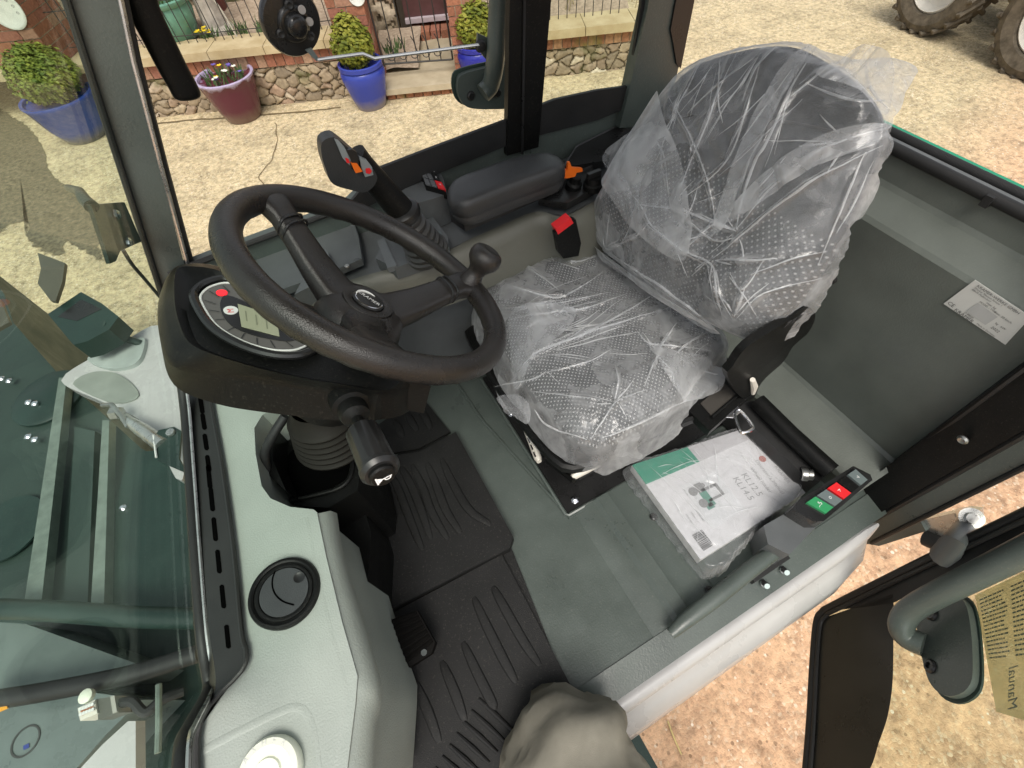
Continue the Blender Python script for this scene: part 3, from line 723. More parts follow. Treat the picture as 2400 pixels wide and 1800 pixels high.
# ---- door sill: painted step, white lower body skin, grey entry rail
sl = bmesh.new()
slab([(-.42, -.007, .003), (XB, -.007, .003), (XB, -.060, -.010), (-.42, -.060, -.010)], (0, 0, -.03), sl)
SILL = mk('door_sill', sl, M['paint'], LOADER, bevel=.004)
prof = [(-.054, -.015), (-.064, -.007), (-.076, -.009), (-.085, -.020), (-.087, -.036), (-.081, -.056), (-.085, -.070), (-.104, -.082), (-.126, -.105), (-.139, -.16), (-.137, -.20), (-.130, -.26)]
def skin(x, s=1.0): return [Vector((x, y, z)) for y, z in prof]
xs = [-.42, -.2, 0, .1, .25, .4, .55, .66, .72]
R = []
for x in xs:
    R.append([Vector((x, y, z)) for y, z in prof])
# tapers away towards the post
tail = [Vector((.80 + .0 * k, y * (.82) + -.010, z * .92)) for k, (y, z) in enumerate(prof)]
R.append(tail); R.append([Vector((.835, -.066 + (y + .066) * .35, z * .8)) for y, z in prof])
bm = loft(R, cap0=False, cap1=False, closed=False)
mk('lower_body_skin', bm, M['white'], SILL, smooth=50)
path = [PZ(1572, 1486, .045), PZ(1610, 1452, .052), PZ(1680, 1398, .056), PZ(1760, 1334, .058), PZ(1850, 1270, .058), PZ(1905, 1236, .056)]
mk('entry_rail', tube(spline(path, 5), [.004 + .0085 * math.sin(math.pi * min(1, i / 25 * .93 + .07)) ** .6 for i in range(26)], n=14, sx=1.35), M['paint'], SILL)
for p in ((1790, 1366), (1836, 1335)):
    c = PZ(*p, .0)
    mk('sill_bolt', lathe([(.008, 0), (.008, .012), (.006, .016), (0, .016)], c, (-.3, -.5, .8), n=8), M['chrome'], SILL)
mk('sill_clip', box(PZ(1800, 1330, .012), (.10, .018, .02)), M['rubber'], SILL, bevel=.003)
# ================================================================== steering column, pod, wheel
NP2 = Vector((.40, 0, .917)).normalized(); PC = Vector((-.116, .51, .69))
def PD(x, y, d=0.0): return PP(x, y, PC + NP2 * d, NP2)
topx = [(412, 637), (440, 624), (520, 636), (640, 690), (760, 735), (880, 800), (945, 868), (925, 905), (887, 915), (800, 901), (723, 889), (615, 865), (506, 833), (445, 804), (421, 760), (409, 703)]
shx = [(392, 652), (434, 622), (530, 632), (650, 690), (780, 740), (920, 800), (988, 872), (958, 912), (890, 935), (800, 920), (715, 907), (600, 888), (490, 872), (405, 858), (376, 800), (370, 715)]
outx = [(392, 656), (440, 640), (530, 650), (650, 700), (780, 750), (920, 810), (985, 890), (960, 962), (880, 985), (790, 985), (740, 980), (625, 967), (506, 946), (408, 902), (378, 812), (370, 720)]
n_r = 160
rA = resample(spline([PD(x, y) for x, y in topx], 6, True), n_r)
rS = resample(spline([PD(x, y, -.030) for x, y in shx], 6, True), n_r)
rB = resample(spline([PD(x, y, -.075) for x, y in outx], 6, True), n_r)
cA = sum(rA, Vector()) / n_r
def mixr(a, b, t, d=0): return [p.lerp(q_, t) + NP2 * d for p, q_ in zip(a, b)]
rings = [[cA + (p - cA) * .90 - NP2 * .006 for p in rA], [cA + (p - cA) * .985 - NP2 * .0005 for p in rA], rA, mixr(rA, rS, .08, -.0005), mixr(rA, rS, .5, .004), mixr(rA, rS, .88, .003), rS, mixr(rS, rB, .15, 0), rB,
         [cA + (p - cA) * .93 - NP2 * .01 for p in rB], [cA + (p - cA) * .7 - NP2 * .02 for p in rB]]
POD = mk('instrument_pod', loft(rings, cap0=True, cap1=True), M['black'], LOADER, smooth=32)
# dial: round grey face in a shallow well, display, warning lamps
dpx = [(472, 709), (476, 688), (500, 672), (540, 666), (600, 690), (680, 735), (725, 780), (728, 803), (712, 815), (680, 824), (625, 820), (560, 798), (505, 762)]
D0 = .0015
dl = resample(spline([PD(x, y, D0) for x, y in dpx], 5, True), 90)
dc = sum(dl, Vector()) / 90
DIAL = mk('instrument_dial', slab(dl, NP2 * .0012), M['dial'], POD, smooth=0)
mk('dial_ring', tube([p + NP2 * .0016 for p in dl + dl[:1]], .0015, n=6), M['print'], DIAL)
wl_ = [dc + (p - dc) * 1.13 + NP2 * .001 for p in dl]
mk('dial_well', tube(wl_ + wl_[:1], .0050, n=8), M['blackgloss'], DIAL)
plate = [(518, 705), (540, 694), (640, 740), (690, 775), (690, 798), (650, 798), (590, 785), (545, 765), (520, 735)]
mk('dial_mask', slab(resample(spline([PD(x, y, .003) for x, y in plate], 4, True), 50), NP2 * .0008), M['blackgloss'], DIAL, smooth=0)
mk('display', slab([PD(x, y, .0042) for x, y in ((557, 713), (566, 766), (655, 789), (648, 742))], NP2 * .0008), M['lcd'], DIAL, smooth=0)
lb = bmesh.new()
for k in range(3):
    quad_bm([PD(x, y, .0053) for x, y in ((574 + k * 24, 728 + k * 9), (577 + k * 24, 752 + k * 9), (580 + k * 24, 753 + k * 9), (577 + k * 24, 729 + k * 9))], lb)
mk('display_segments', lb, mat('display_dark', (.2, .21, .14), .4), DIAL, smooth=0)
def disc(p, r, d, n=20, sx=1.0, ang=0):
    u = Vector((0, 1, 0)); v = NP2.cross(u)
    return slab([p + u * (r * sx * math.cos(2 * math.pi * k / n)) + v * (r * math.sin(2 * math.pi * k / n)) for k in range(n)], NP2 * d)
mk('warning_lamp', disc(PD(520, 687, .003), .0062, .001), M['redlamp'], DIAL, smooth=0)
mk('warning_button', disc(PD(541, 728, .0042), .0078, .001), M['print'], DIAL, smooth=0)
wb = text_bm('M', .010, PD(541, 728, .0056), (.0, -1, 0), (-.9, 0, .4), 0.0)
mk('warning_symbol', wb, M['red'], DIAL, smooth=0)
tk = bmesh.new()
for k in range(12):
    i = int(20 + k * 5.2) % 90
    p = dl[(i + 35) % 90]; a = dc + (p - dc) * .93 + NP2 * .0022; b = dc + (p - dc) * .72 + NP2 * .0022
    w = (b - a).cross(NP2).normalized() * .0006
    quad_bm([a - w, b - w, b + w, a + w], tk)
mk('dial_ticks', tk, M['ink'], DIAL, smooth=0)

# wheel, R 0.18, three spokes, dished hub
WC = Vector((.0455, .51, .675)); wt = R_(50)
wn_ = Vector((math.cos(wt), 0, math.sin(wt))); wu = Vector((0, 1, 0)); wv = wn_.cross(wu)
def WW(r, a, d=0.0): return WC + wu * (r * math.cos(R_(a))) + wv * (r * math.sin(R_(a))) + wn_ * d
RW_ = .178; rr = .0165
bm = bmesh.new(); rings = []
NR = 144; K = 18
for i in range(NR):
    a = 360 * i / NR
    c = WW(RW_, a); ou = (c - WC).normalized()
    ring = []
    for k in range(K):
        t = 2 * math.pi * k / K
        # finger swells on the underside
        g = 1 + (.05 * math.sin(i * 2 * math.pi / 4) if math.sin(t) < -.3 else 0)
        ring.append(c + ou * (rr * math.cos(t)) * 1.0 + wn_ * (rr * 1.08 * g * math.sin(t)))
    rings.append([bm.verts.new(p) for p in ring])
for i in range(NR):
    a, b = rings[i], rings[(i + 1) % NR]
    for k in range(K): bm.faces.new((a[k], a[(k + 1) % K], b[(k + 1) % K], b[k]))
SW = empty('steering_wheel', WC, None, None); par(SW, LOADER)
RIM = mk('rim', bm, M['wheel'], SW, smooth=60)
hubd = -.050
def spoke(ang):
    secs = []
    for s, d, w, h in ((.018, hubd - .012, .034, .022), (.045, hubd - .010, .031, .019), (.085, hubd + .008, .026, .016), (.120, -.022, .0225, .014), (.150, -.006, .021, .013), (.168, .001, .026, .013), (.180, .002, .036, .008)):
        c = WW(s, ang, d); out = (WW(1, ang) - WC).normalized(); side = wn_.cross(out)
        sec = []
        for t in np.linspace(0, 2 * math.pi, 20, endpoint=False):
            ct, st = math.cos(t), math.sin(t)
            sec.append(c + side * (w * math.copysign(abs(ct) ** .55, ct)) + wn_ * (h * math.copysign(abs(st) ** .6, st)))
        secs.append(sec)
    return loft(secs)
for a in (40, -78, 161):
    S = mk('spoke', spoke(a), M['wheel'], SW, smooth=50)
HUB = mk('hub', lathe([(.050, -.10), (.058, -.075), (.062, -.045), (.057, -.020), (.048, -.010), (.040, -.007), (.0365, -.005), (.0355, -.0075), (.0345, -.004), (.024, -.0035), (.0225, -.005), (0, -.005)], WC + wn_ * hubd * .72, wn_, n=44), M['wheel'], SW, smooth=50)
for a in (40, -78):
    for r_ in (.128, .137):
        c = WW(r_, a, -.016 + (r_ - .12) * .3); out = (WW(1, a) - WC).normalized(); side = wn_.cross(out)
        loop = [c + side * (.0218 * math.copysign(abs(math.cos(t)) ** .6, math.cos(t))) + wn_ * (.0142 * math.copysign(abs(math.sin(t)) ** .6, math.sin(t))) for t in np.linspace(0, 2 * math.pi, 24)]
        mk('spoke_collar', tube(loop, .0018, n=6), M['blackgloss'], SW)
hc = WC + wn_ * (hubd * .72 - .0040)
BADGE = mk('hub_badge', lathe([(.0215, 0), (.022, .0012), (.0208, .0022), (0, .0026)], hc, wn_, n=40), M['blackgloss'], SW, smooth=30)
tb = text_bm('KRAMER', .0092, hc + wn_ * .0034 + wu * .002, Vector((.73, -.62, 0)) - wn_ * Vector((.73, -.62, 0)).dot(wn_), wn_.cross(Vector((.73, -.62, 0))), .0)
mk('badge_lettering', tb, M['print'], SW, smooth=0)
xd = (Vector((.73, -.62, 0)) - wn_ * Vector((.73, -.62, 0)).dot(wn_)).normalized(); yd = wn_.cross(xd)
arcb = [hc + wn_ * .0032 + xd * (-.003 + .0155 * math.cos(t)) + yd * (.015 * math.sin(t)) for t in np.linspace(R_(75), R_(215), 14)]
mk('badge_arc', tube(arcb, [.0003 + .0016 * math.sin(math.pi * i / 13) for i in range(14)], n=6), M['print'], SW)
arcb = [hc + wn_ * .0028 + xd * (.0188 * math.cos(t)) + yd * (.0188 * math.sin(t)) for t in np.linspace(R_(200), R_(380), 20)]
mk('badge_arc', tube(arcb, .0007, n=6), M['chrome'], SW)
# spinner knob on the rim at the near rear spoke
kb = WW(.172, -79, .012); kdir = (PY(1152, 600, .36) - PY(1112, 665, .36)); kdir = (PY(1137, 612, kb.y + .0) - kb).normalized(); kdir = (wn_ * .8 + kdir * .5).normalized()
mk('spinner_knob', lathe([(.0185, -.006), (.0175, .004), (.0150, .010), (.0140, .016), (.0155, .022), (.020, .028), (.0245, .034), (.0265, .042), (.0255, .050), (.0215, .056), (.0150, .059), (.012, .0585), (.006, .0575), (0, .0575)], kb, kdir, n=28), M['wheel'], SW, smooth=60)

# column cowl behind the pod, indicator stalk, bellows and dark well
CB = WC + wn_ * -.10
mk('column_cowl', tube([WC + wn_ * -.085, WC + wn_ * -.15, WC + wn_ * -.24], [.05, .058, .055], n=20), M['black'], POD)
cow = [PD(x, y, -.03) for x, y in ((670, 690), (770, 742), (830, 790), (800, 830), (700, 770))]
# pod near-end block carrying the stalk
blk = [PD(x, y, -.016) for x, y in ((800, 900), (886, 922), (948, 892), (1010, 905), (1005, 870), (900, 830))]
mk('stalk_housing', slab(blk, NP2 * -.055), M['black'], POD, bevel=.004, seg=3)
s0 = PD(822, 950, -.045); s0 = PY(822, 950, s0.y - .004)
s1 = PY(893, 1106, s0.y - .115)
sdv = (s1 - s0); sl_ = sdv.length; sax = sdv.normalized()
STK = mk('indicator_stalk', lathe([(.023, -.03), (.024, 0), (.0235, .004), (.018, .006), (.0185, .014), (.017, .022), (.011, .026), (.0075, .028), (.0075, sl_ * .40), (0, sl_ * .40)], s0, sax, n=28), M['black'], LOADER)
h0 = s0 + sax * (sl_ * .42); hl = sl_ * .60
bm = bmesh.new(); u_ = frame(sax); rings = []
for f_, r_ in ((-.01, .012), (0, .0175), (.03, .0195), (.80, .0205), (.84, .0195), (.86, .0220), (.93, .0220), (.97, .020), (1.0, .018)):
    ring = []
    for k in range(48):
        t = 2 * math.pi * k / 48
        rb = r_ * (1 - (.06 if (k % 6 in (0,) and .02 < f_ < .82) else 0))
        ring.append(h0 + sax * (hl * f_) + u_ @ Vector((rb * math.cos(t), rb * math.sin(t), 0)))
    rings.append(ring)
mk('stalk_grip', loft(rings), M['blackgloss'], STK, smooth=35)
he = h0 + sax * hl
mk('horn_button', lathe([(.0145, -.004), (.0145, .004), (.0125, .006), (0, .007)], he, sax, n=28), M['black'], STK)
hx = Vector((.85, -.25, 0)); hx = (hx - sax * hx.dot(sax)).normalized(); hy = sax.cross(hx)
ho = he + sax * .0078
hb = bmesh.new()
def H(x, y): return ho + hx * x * .0011 + hy * y * .0011
quad_bm([H(-8, 5), H(-8, -5), H(-6.4, -5), H(-6.4, 5)], hb)
quad_bm([H(-6.2, 4), H(-6.2, -4), H(-2, -1.2), H(-2, 1.2)], hb)
quad_bm([H(-2, .8), H(-2, -.8), H(8, -.8), H(8, .8)], hb)
ringo = [(3.5 + 3.6 * math.cos(t), 2.6 * math.sin(t) - 1.4) for t in np.linspace(0, 2 * math.pi, 18)]
for (a, b), (c, d) in zip(ringo, ringo[1:]):
    ca = (3.5, -1.4)
    quad_bm([H(a, b), H(c, d), H(ca[0] + (c - ca[0]) * .62, ca[1] + (d - ca[1]) * .5), H(ca[0] + (a - ca[0]) * .62, ca[1] + (b - ca[1]) * .5)], hb)
mk('horn_symbol', hb, flat('symbol_white', (.9, .9, .9), .5), STK, smooth=0)
tb = text_bm('OF', .007, h0 + sax * hl * .09 + (u_ @ Vector((0, 0, 0))) + (Vector(CAM) - h0).normalized() * .022, hx, hy, 0)
mk('grip_mark', tb, M['print'], STK, smooth=0)
# bellows
b0 = PZ(752, 972, .44); bax = Vector((-.10, -.10, -1)).normalized()
prof_b = [(.040, -.03)]
for k in range(6):
    h = .0125 * k; rb_ = .050 + .0020 * k
    prof_b += [(rb_, h), (rb_ + .0065, h + .0035), (rb_ + .0065, h + .0065), (rb_ - .001, h + .0115)]
BEL = mk('column_bellows', lathe(prof_b, b0, bax, n=36), mat('bellows_rubber', (.014, .0125, .010), .6, spec=.18, var=.2), LOADER, smooth=60)
# column foot: dark moulded box with a black plate for its shaded well
wz = .30
wp = [PZ(x, y, wz) for x, y in ((655, 1060), (690, 1185), (770, 1190), (838, 1150), (845, 1100), (830, 1020), (700, 1000))]
FOOT = mk('column_foot', slab(wp, (0, 0, -.26)), M['black'], LOADER, bevel=.006)
mk('well_shade_plate', slab([PZ(x, y, wz + .002) for x, y in ((672, 1070), (700, 1040), (815, 1040), (828, 1085), (818, 1118), (780, 1142), (690, 1166), (676, 1120))], (0, 0, -.004)), M['hole'], FOOT, smooth=0)
rimw = [PZ(x, y, wz + .004) for x, y in ((684, 1172), (730, 1163), (790, 1146), (818, 1122), (826, 1080), (818, 1040))]
mk('well_rim', tube(spline(rimw, 5), .0045, n=10), M['black'], FOOT)
mk('column_panel', slab([PZ(x, y, .20) for x, y in ((740, 1195), (840, 1145), (870, 1250), (860, 1380), (830, 1400))], (0, 0, -.17)), M['black'], FOOT, bevel=.012, seg=3)
mk('column_panel', slab([PZ(x, y, .36) for x, y in ((600, 985), (640, 975), (640, 1080), (670, 1150), (625, 1110), (604, 1050))], (0, 0, -.1)), M['black'], FOOT, bevel=.006)
mk('hose', tube(spline([PZ(x, y, z) for x, y, z in ((668, 975, .44), (640, 1020, .42), (622, 1060, .39), (625, 1100, .36), (650, 1140, .32))], 6), .008, n=10), M['rubber'], FOOT)

# ================================================================== right console
ZC = .46
# pale olive rail along the seat side
rail_t = [(640, 752), (700, 702), (834, 652), (905, 632), (1051, 585), (1098, 562), (1200, 517), (1240, 500), (1270, 496), (1304, 506), (1322, 507), (1352, 494), (1400, 468), (1480, 432)]
ra = [PZ(x, y, ZC) for x, y in rail_t]
rb = [PZ(x + 14, y + 12, ZC - .004) for x, y in rail_t]
rc_ = [PZ(x + 25, y + 40, ZC - .03) for x, y in rail_t]
rd = [Vector((p.x, p.y - .012, .345)) for p in rc_]
re = [Vector((p.x, p.y + .04, .335)) for p in rc_]
sm = lambda L_: spline(L_, 4)
RAIL = mk('console_side_rail', loft([sm([p + Vector((0, .004, -.004)) for p in ra]), sm(ra), sm(rb), sm(rc_), sm(rd), sm(re)], cap0=False, cap1=False, closed=False), M['rail'], LOADER, smooth=60)
# dark console body
ct = [(400, 806), (834, 652), (905, 632), (1051, 585), (1098, 562), (1200, 517), (1240, 500), (1270, 496), (1320, 506), (1400, 468), (1500, 428), (1520, 300), (1330, 330), (1200, 395), (1000, 440), (860, 500), (700, 560), (480, 650)]
cb = slab([PZ(x, y, ZC - .012) for x, y in ct], (0, 0, -.40))
CON = mk('side_console', cb, M['console'], LOADER, bevel=.006, seg=3)
# storage trays: raised rims round sunk floors
def tray(px, z, depth, rim=.005, m_=None):
    P = [PZ(x, y, z) for x, y in px]; c = sum(P, Vector()) / len(P)
    S = resample(spline(P, 1, True), 60)
    r0 = S; r1 = [c + (p - c) * .96 + Vector((0, 0, .001)) for p in S]; r2 = [c + (p - c) * .9 + Vector((0, 0, -depth)) for p in S]
    o = mk('storage_tray', loft([[p + Vector((0, 0, -.012)) for p in r0], [p + Vector((0, 0, .004)) for p in r0], r1, r2], cap0=False), m_ or M['console'], CON, smooth=40)
    return o
tray([(470, 655), (590, 605), (790, 535), (830, 520), (842, 560), (850, 610), (780, 640), (640, 690), (560, 715)], .475, .0)
tray([(1262, 470), (1300, 425), (1388, 390), (1402, 440), (1330, 480)], .475, -.002, m_=M['blackgloss'])
tray([(1318, 395), (1350, 345), (1440, 300), (1500, 310), (1420, 380)], .480, -.001, m_=M['blackgloss'])
mk('tray_bolt', lathe([(.005, 0), (.005, .003), (.003, .004), (0, .003)], PZ(814, 625, .478), (0, 0, 1), n=12), M['bolt'], CON)
# divider wings
for px in ([(690, 560), (800, 500), (840, 530), (836, 552), (760, 575)],):
    pass
mk('tray_divider', slab([PZ(690, 690, .49), PZ(740, 600, .49), PZ(765, 585, .49), PZ(790, 640, .49)], (0, 0, -.04)), M['console'], CON, bevel=.006, seg=3)
# joystick plinth
pl_ = [PZ(x, y, .478) for x, y in ((880, 605), (905, 545), (1000, 490), (1050, 555), (1052, 585), (925, 628))]
PLN = mk('joystick_plinth', slab(pl_, (0, 0, -.03)), M['console'], CON, bevel=.010, seg=3)
mk('plinth_cover', slab([PZ(x, y, .482) for x, y in ((884, 565), (900, 556), (930, 622), (908, 628))], (0, 0, -.012)), mat('grey_trim_plastic', (.13, .14, .145), .4), PLN, bevel=.004)
mk('plinth_cover', slab([PZ(x, y, .482) for x, y in ((1020, 545), (1032, 541), (1052, 580), (1040, 587))], (0, 0, -.012)), M['greyswitch'], PLN, bevel=.004)
# joystick: bellows, stem, head with paddles and buttons
j0 = PZ(1000, 588, .485); j1 = PY(950, 505, j0.y - .005)
JAX = (j1 - j0).normalized(); jl = (j1 - j0).length
pb = [(.044, -.006), (.045, .004)]
for k in range(6):
    f_ = k / 6; r_ = .040 - .017 * f_
    pb += [(r_, jl * f_ * .95 + .006), (r_ + .001, jl * (f_ + .09) * .95 + .006), (r_ - .005, jl * (f_ + .14) * .95 + .006)]
pb += [(.0235, jl), (.024, jl + .012), (.018, jl + .02)]
JB = mk('joystick_bellows', lathe(pb, j0, JAX, n=32), mat('grey_bellows', (.05, .05, .048), .42, var=.1), LOADER, smooth=50)
jp = [j1, PY(920, 470, j1.y), PY(880, 425, j1.y), PY(850, 395, j1.y), PY(825, 370, j1.y)]
mk('joystick_stem', tube(spline(jp, 5), [.026 - .004 * math.sin(math.pi * i / 20) for i in range(21)], n=18, sx=.85), M['black'], JB, smooth=60)
mk('stem_collar', lathe([(.030, -.004), (.0315, .002), (.030, .010), (.024, .014), (0, .014)], j1 + JAX * .004, JAX, n=24), M['blackgloss'], JB)
YJ = j1.y
hd = [(754, 335), (775, 322), (793, 327), (846, 372), (872, 395), (885, 420), (860, 450), (820, 445), (778, 430), (765, 400), (755, 370)]
HP = [PY(x, y, YJ - .020) for x, y in hd]
HEAD = mk('joystick_head', slab(resample(spline(HP, 3, True), 40), (0.0, .024, 0)), mat('dark_grip_plastic', (.028, .030, .031), .35, bump=(700, .2)), JB, bevel=.008, seg=4, smooth=50)
def jq(px, d, m_, name, th=.003, bv=.0012):
    mk(name, slab([PY(x, y, YJ - .020 - d) for x, y in px], (0, th, 0)), m_, HEAD, bevel=bv)
GT = mat('grey_button_panel', (.22, .245, .25), .4)
jq([(784, 326), (794, 330), (808, 346), (822, 375), (820, 388), (804, 372)], .004, GT, 'button_panel', .006)
jq([(842, 368), (860, 376), (872, 392), (875, 410), (856, 415), (848, 395)], .004, GT, 'button_panel', .006)
jq([(812, 352), (826, 350), (836, 358), (842, 388), (825, 382)], .006, M['blackgloss'], 'roller_guard', .008)
jq([(824, 384), (838, 385), (850, 402), (834, 406)], .010, M['orange'], 'thumb_roller', .010)
jq([(809, 370), (816, 372), (821, 382), (813, 382)], .0055, M['red'], 'button_symbol', .001, 0)
jq([(857, 396), (866, 394), (872, 401), (867, 408), (858, 406)], .0055, M['red'], 'button_symbol', .001, 0)
# slanted switch pod with six keys
sp = [PZ(x, y, .52) for x, y in ((925, 455), (952, 440), (965, 395), (980, 384), (1030, 402), (1044, 440), (1044, 455), (1000, 470), (945, 480))]
SPD = mk('switch_pod', slab(resample(spline(sp, 3, True), 40), (0, 0, -.07)), M['console'], CON, bevel=.010, seg=3, smooth=50)
kp = [PZ(x, y, .532) for x, y in ((978, 386), (1018, 398), (1045, 447), (996, 434))]
kn = (kp[1] - kp[0]).cross(kp[3] - kp[0]).normalized()
if kn.z < 0: kn = -kn
mk('key_block', slab(kp, kn * -.02), M['black'], SPD, bevel=.003)
def kq(f0, g0, f1, g1, m_, name):
    f = lambda a, b: kp[0].lerp(kp[1], a).lerp(kp[3].lerp(kp[2], a), b) + kn * .003
    mk(name, slab([f(f0, g0), f(f1, g0), f(f1, g1), f(f0, g1)], kn * -.006), m_, SPD, bevel=.001)
for i in range(2):
    for j in range(3):
        kq(.05 + i * .30, .04 + j * .33, .31 + i * .30, .32 + j * .33, M['keygrey'], 'switch_key')
kq(.66, .03, .97, .31, M['blackgloss'], 'switch_key'); kq(.66, .34, .97, .62, M['blackgloss'], 'switch_key'); kq(.64, .66, 1.0, 1.0, M['red'], 'switch_key')
tb = bmesh.new()
for j, s_ in enumerate(('=o', 'II', '-o')):
    f = lambda a, b: kp[0].lerp(kp[1], a).lerp(kp[3].lerp(kp[2], a), b) + kn * .0036
    text_bm(s_, .010, f(.82, .17 + .32 * j), kp[1] - kp[0], kp[0] - kp[3], .0, tb)
mk('key_symbols', tb, M['print'], SPD, smooth=0)
# armrest
ar_px = [(1046, 426), (1062, 411), (1110, 393), (1200, 362), (1280, 347), (1310, 352), (1325, 366), (1321, 384), (1290, 398), (1200, 430), (1130, 458), (1085, 472), (1055, 464), (1044, 445)]
ap = resample(spline([PZ(x, y, .575) for x, y in ar_px], 5, True), 80)
ac = sum(ap, Vector()) / 80
rings = []
for s, d in ((.55, .012), (.80, .0105), (.92, .006), (.985, -.003), (1.0, -.014), (.995, -.024), (.975, -.026), (.975, -.028), (.99, -.031), (.975, -.040), (.93, -.046), (.8, -.048)):
    rings.append([ac + (p - ac) * s + Vector((0, 0, d - .012 - (1 - s) * .0)) for p in ap])
ARM = mk('armrest', loft(rings[::-1]), mat('grained_armrest_foam', (.030, .031, .032), .38, bump=(650, .3)), LOADER, smooth=50)
mk('armrest_base', slab([PZ(x, y, .50) for x, y in ((1054, 500), (1088, 524), (1200, 478), (1316, 424), (1326, 400), (1200, 438), (1080, 482))], (0, 0, -.02)), M['rubber'], ARM, bevel=.010, seg=3)
# ignition key, rotary switch, seat belt buckle
kb_ = PZ(1345, 432, .485)
IGN = mk('ignition_lock', lathe([(.018, -.01), (.018, .004), (.013, .008), (.012, .022), (0, .022)], kb_, (.1, -.2, 1), n=20), M['black'], CON)
kx = [(1313, 402), (1330, 398), (1332, 382), (1336, 380), (1340, 393), (1365, 395), (1366, 402), (1352, 405), (1348, 414), (1330, 418), (1312, 418)]
mk('orange_key', slab([PY(x, y, kb_.y - .012) for x, y in kx], (0, .006, 0)), M['orange'], IGN, bevel=.001)
rs = PZ(1390, 432, .485)
ROT = mk('rotary_switch', lathe([(.022, -.01), (.022, .003), (.018, .006), (.016, .018), (0, .018)], rs, (0, 0, 1), n=24), M['black'], CON)
mk('rotary_grip', box(rs + Vector((0, 0, .022)), (.032, .009, .016)), M['blackgloss'], ROT, bevel=.003)
for px, z in (((1305, 570), .36),):
    pass
bk0 = PY(1330, 600, .735); bk1 = PY(1325, 530, .735)
BUC = mk('belt_latch', slab([PY(x, y, .675) for x, y in ((1300, 547), (1340, 513), (1350, 515), (1362, 570), (1356, 600), (1320, 606), (1308, 590))], (0, .010, 0)), M['black'], LOADER, bevel=.005, seg=3)
mk('latch_button', slab([PY(x, y, .6735) for x, y in ((1303, 537), (1338, 511), (1344, 523), (1308, 550))], (0, .02, 0)), M['red'], BUC, bevel=.003)
# ================================================================== seat
plat = [(.236, .297, .006), (.236, .752, .006), (.78, .752, .006), (.78, .297, .006)]
SEAT = empty('driver_seat', (.5, .52, 0), None, None); par(SEAT, LOADER)
mk('seat_platform', slab(plat, (0, 0, -.005)), M['blackgloss'], SEAT)
mk('seat_platform_edge', tube([(.80, .292, .006), (.235, .292, .006), (.230, .297, .006), (.230, .75, .006)], .005, n=8), M['paint'], SEAT)
mk('suspension_base', box((.50, .53, .11), (.40, .36, .19)), M['ink'], SEAT, bevel=.02, seg=3)
pan = resample(spline([(.205, .72, 0), (.200, .50, 0), (.215, .34, 0), (.26, .295, 0), (.40, .285, 0), (.66, .285, 0), (.68, .50, 0), (.66, .74, 0), (.40, .755, 0), (.24, .75, 0)], 6, True), 80)
pc_ = sum(pan, Vector()) / 80
mk('seat_pan', loft([[pc_ + (p - pc_) * s + Vector((0, 0, z)) for p in pan] for s, z in ((.9, .205), (.985, .21), (1, .222), (.995, .236), (.97, .240), (.94, .232), (.9, .232))]), M['black'], SEAT, smooth=50)
for p in ((1312, 1172), (1199, 971)):
    mk('platform_bolt', lathe([(.010, 0), (.010, .002), (.007, .003), (.007, .009), (.004, .011), (0, .011)], PZ(p[0] + 35 if p[0] > 1300 else p[0], p[1], .006), (0, 0, 1), n=6), M['chrome'], SEAT)
# levers
l0, l1 = PZ(1340, 1118, .20), PZ(1408, 1082, .20)
mk('adjuster_handle', tube([l0, l0.lerp(l1, .1), l0.lerp(l1, .5), l1], [.006, .011, .012, .010], n=14, sx=.7), M['cream'], SEAT)
g0, g1 = PZ(1231, 1000, .13), PZ(1264, 1082, .13)
GR = mk('weight_adjuster', tube([g0, g0.lerp(g1, .06), g0.lerp(g1, .9), g1], [.007, .010, .012, .008], n=12, sx=.75), M['cream'], SEAT)
for k in range(4):
    a = g0.lerp(g1, .12 + k * .2); b = g0.lerp(g1, .25 + k * .2)
    mk('adjuster_slot', tube([a + Vector((-.006, -.004, .0095)), b + Vector((-.006, -.004, .0105))], .002, n=6), M['rubber'], GR)
mk('chain_rod', tube([PZ(1262, 1010, .2), PZ(1285, 1080, .17), PZ(1345, 1128, .2)], .006, n=8), M['black'], SEAT)
# recliner side cover, white clip
rcv = [PY(x, y, .258) for x, y in ((1705, 880), (1716, 860), (1752, 812), (1845, 753), (1883, 719), (1907, 729), (1910, 748), (1893, 782), (1859, 811), (1835, 850), (1787, 893), (1765, 935), (1735, 930))]
mk('recliner_cover', slab(resample(spline(rcv, 3, True), 50), (0, .014, 0)), M['black'], SEAT, bevel=.005, seg=3, smooth=50)
rs_ = bmesh.new()
for k in range(4):
    c = PY(1850 + k * 13, 757 - k * 7, .2565); slab([c + Vector((.004, 0, .004)), c + Vector((-.004, 0, .002)), c + Vector((-.006, 0, -.008)), c + Vector((.002, 0, -.006))], (0, .002, 0), rs_)
mk('cover_slots', rs_, M['ink'], SEAT)
tb = text_bm('3', .020, PY(1853, 790, .2568), (.75, 0, .6), (-.6, 0, .75), 0)
mk('cover_number', tb, M['inkgrey'], SEAT, smooth=0)
mk('side_clip', tube([PY(1765, 922, .252), PY(1768, 905, .252), PY(1764, 890, .252)], [.004, .007, .005], n=8), M['cream'], SEAT)

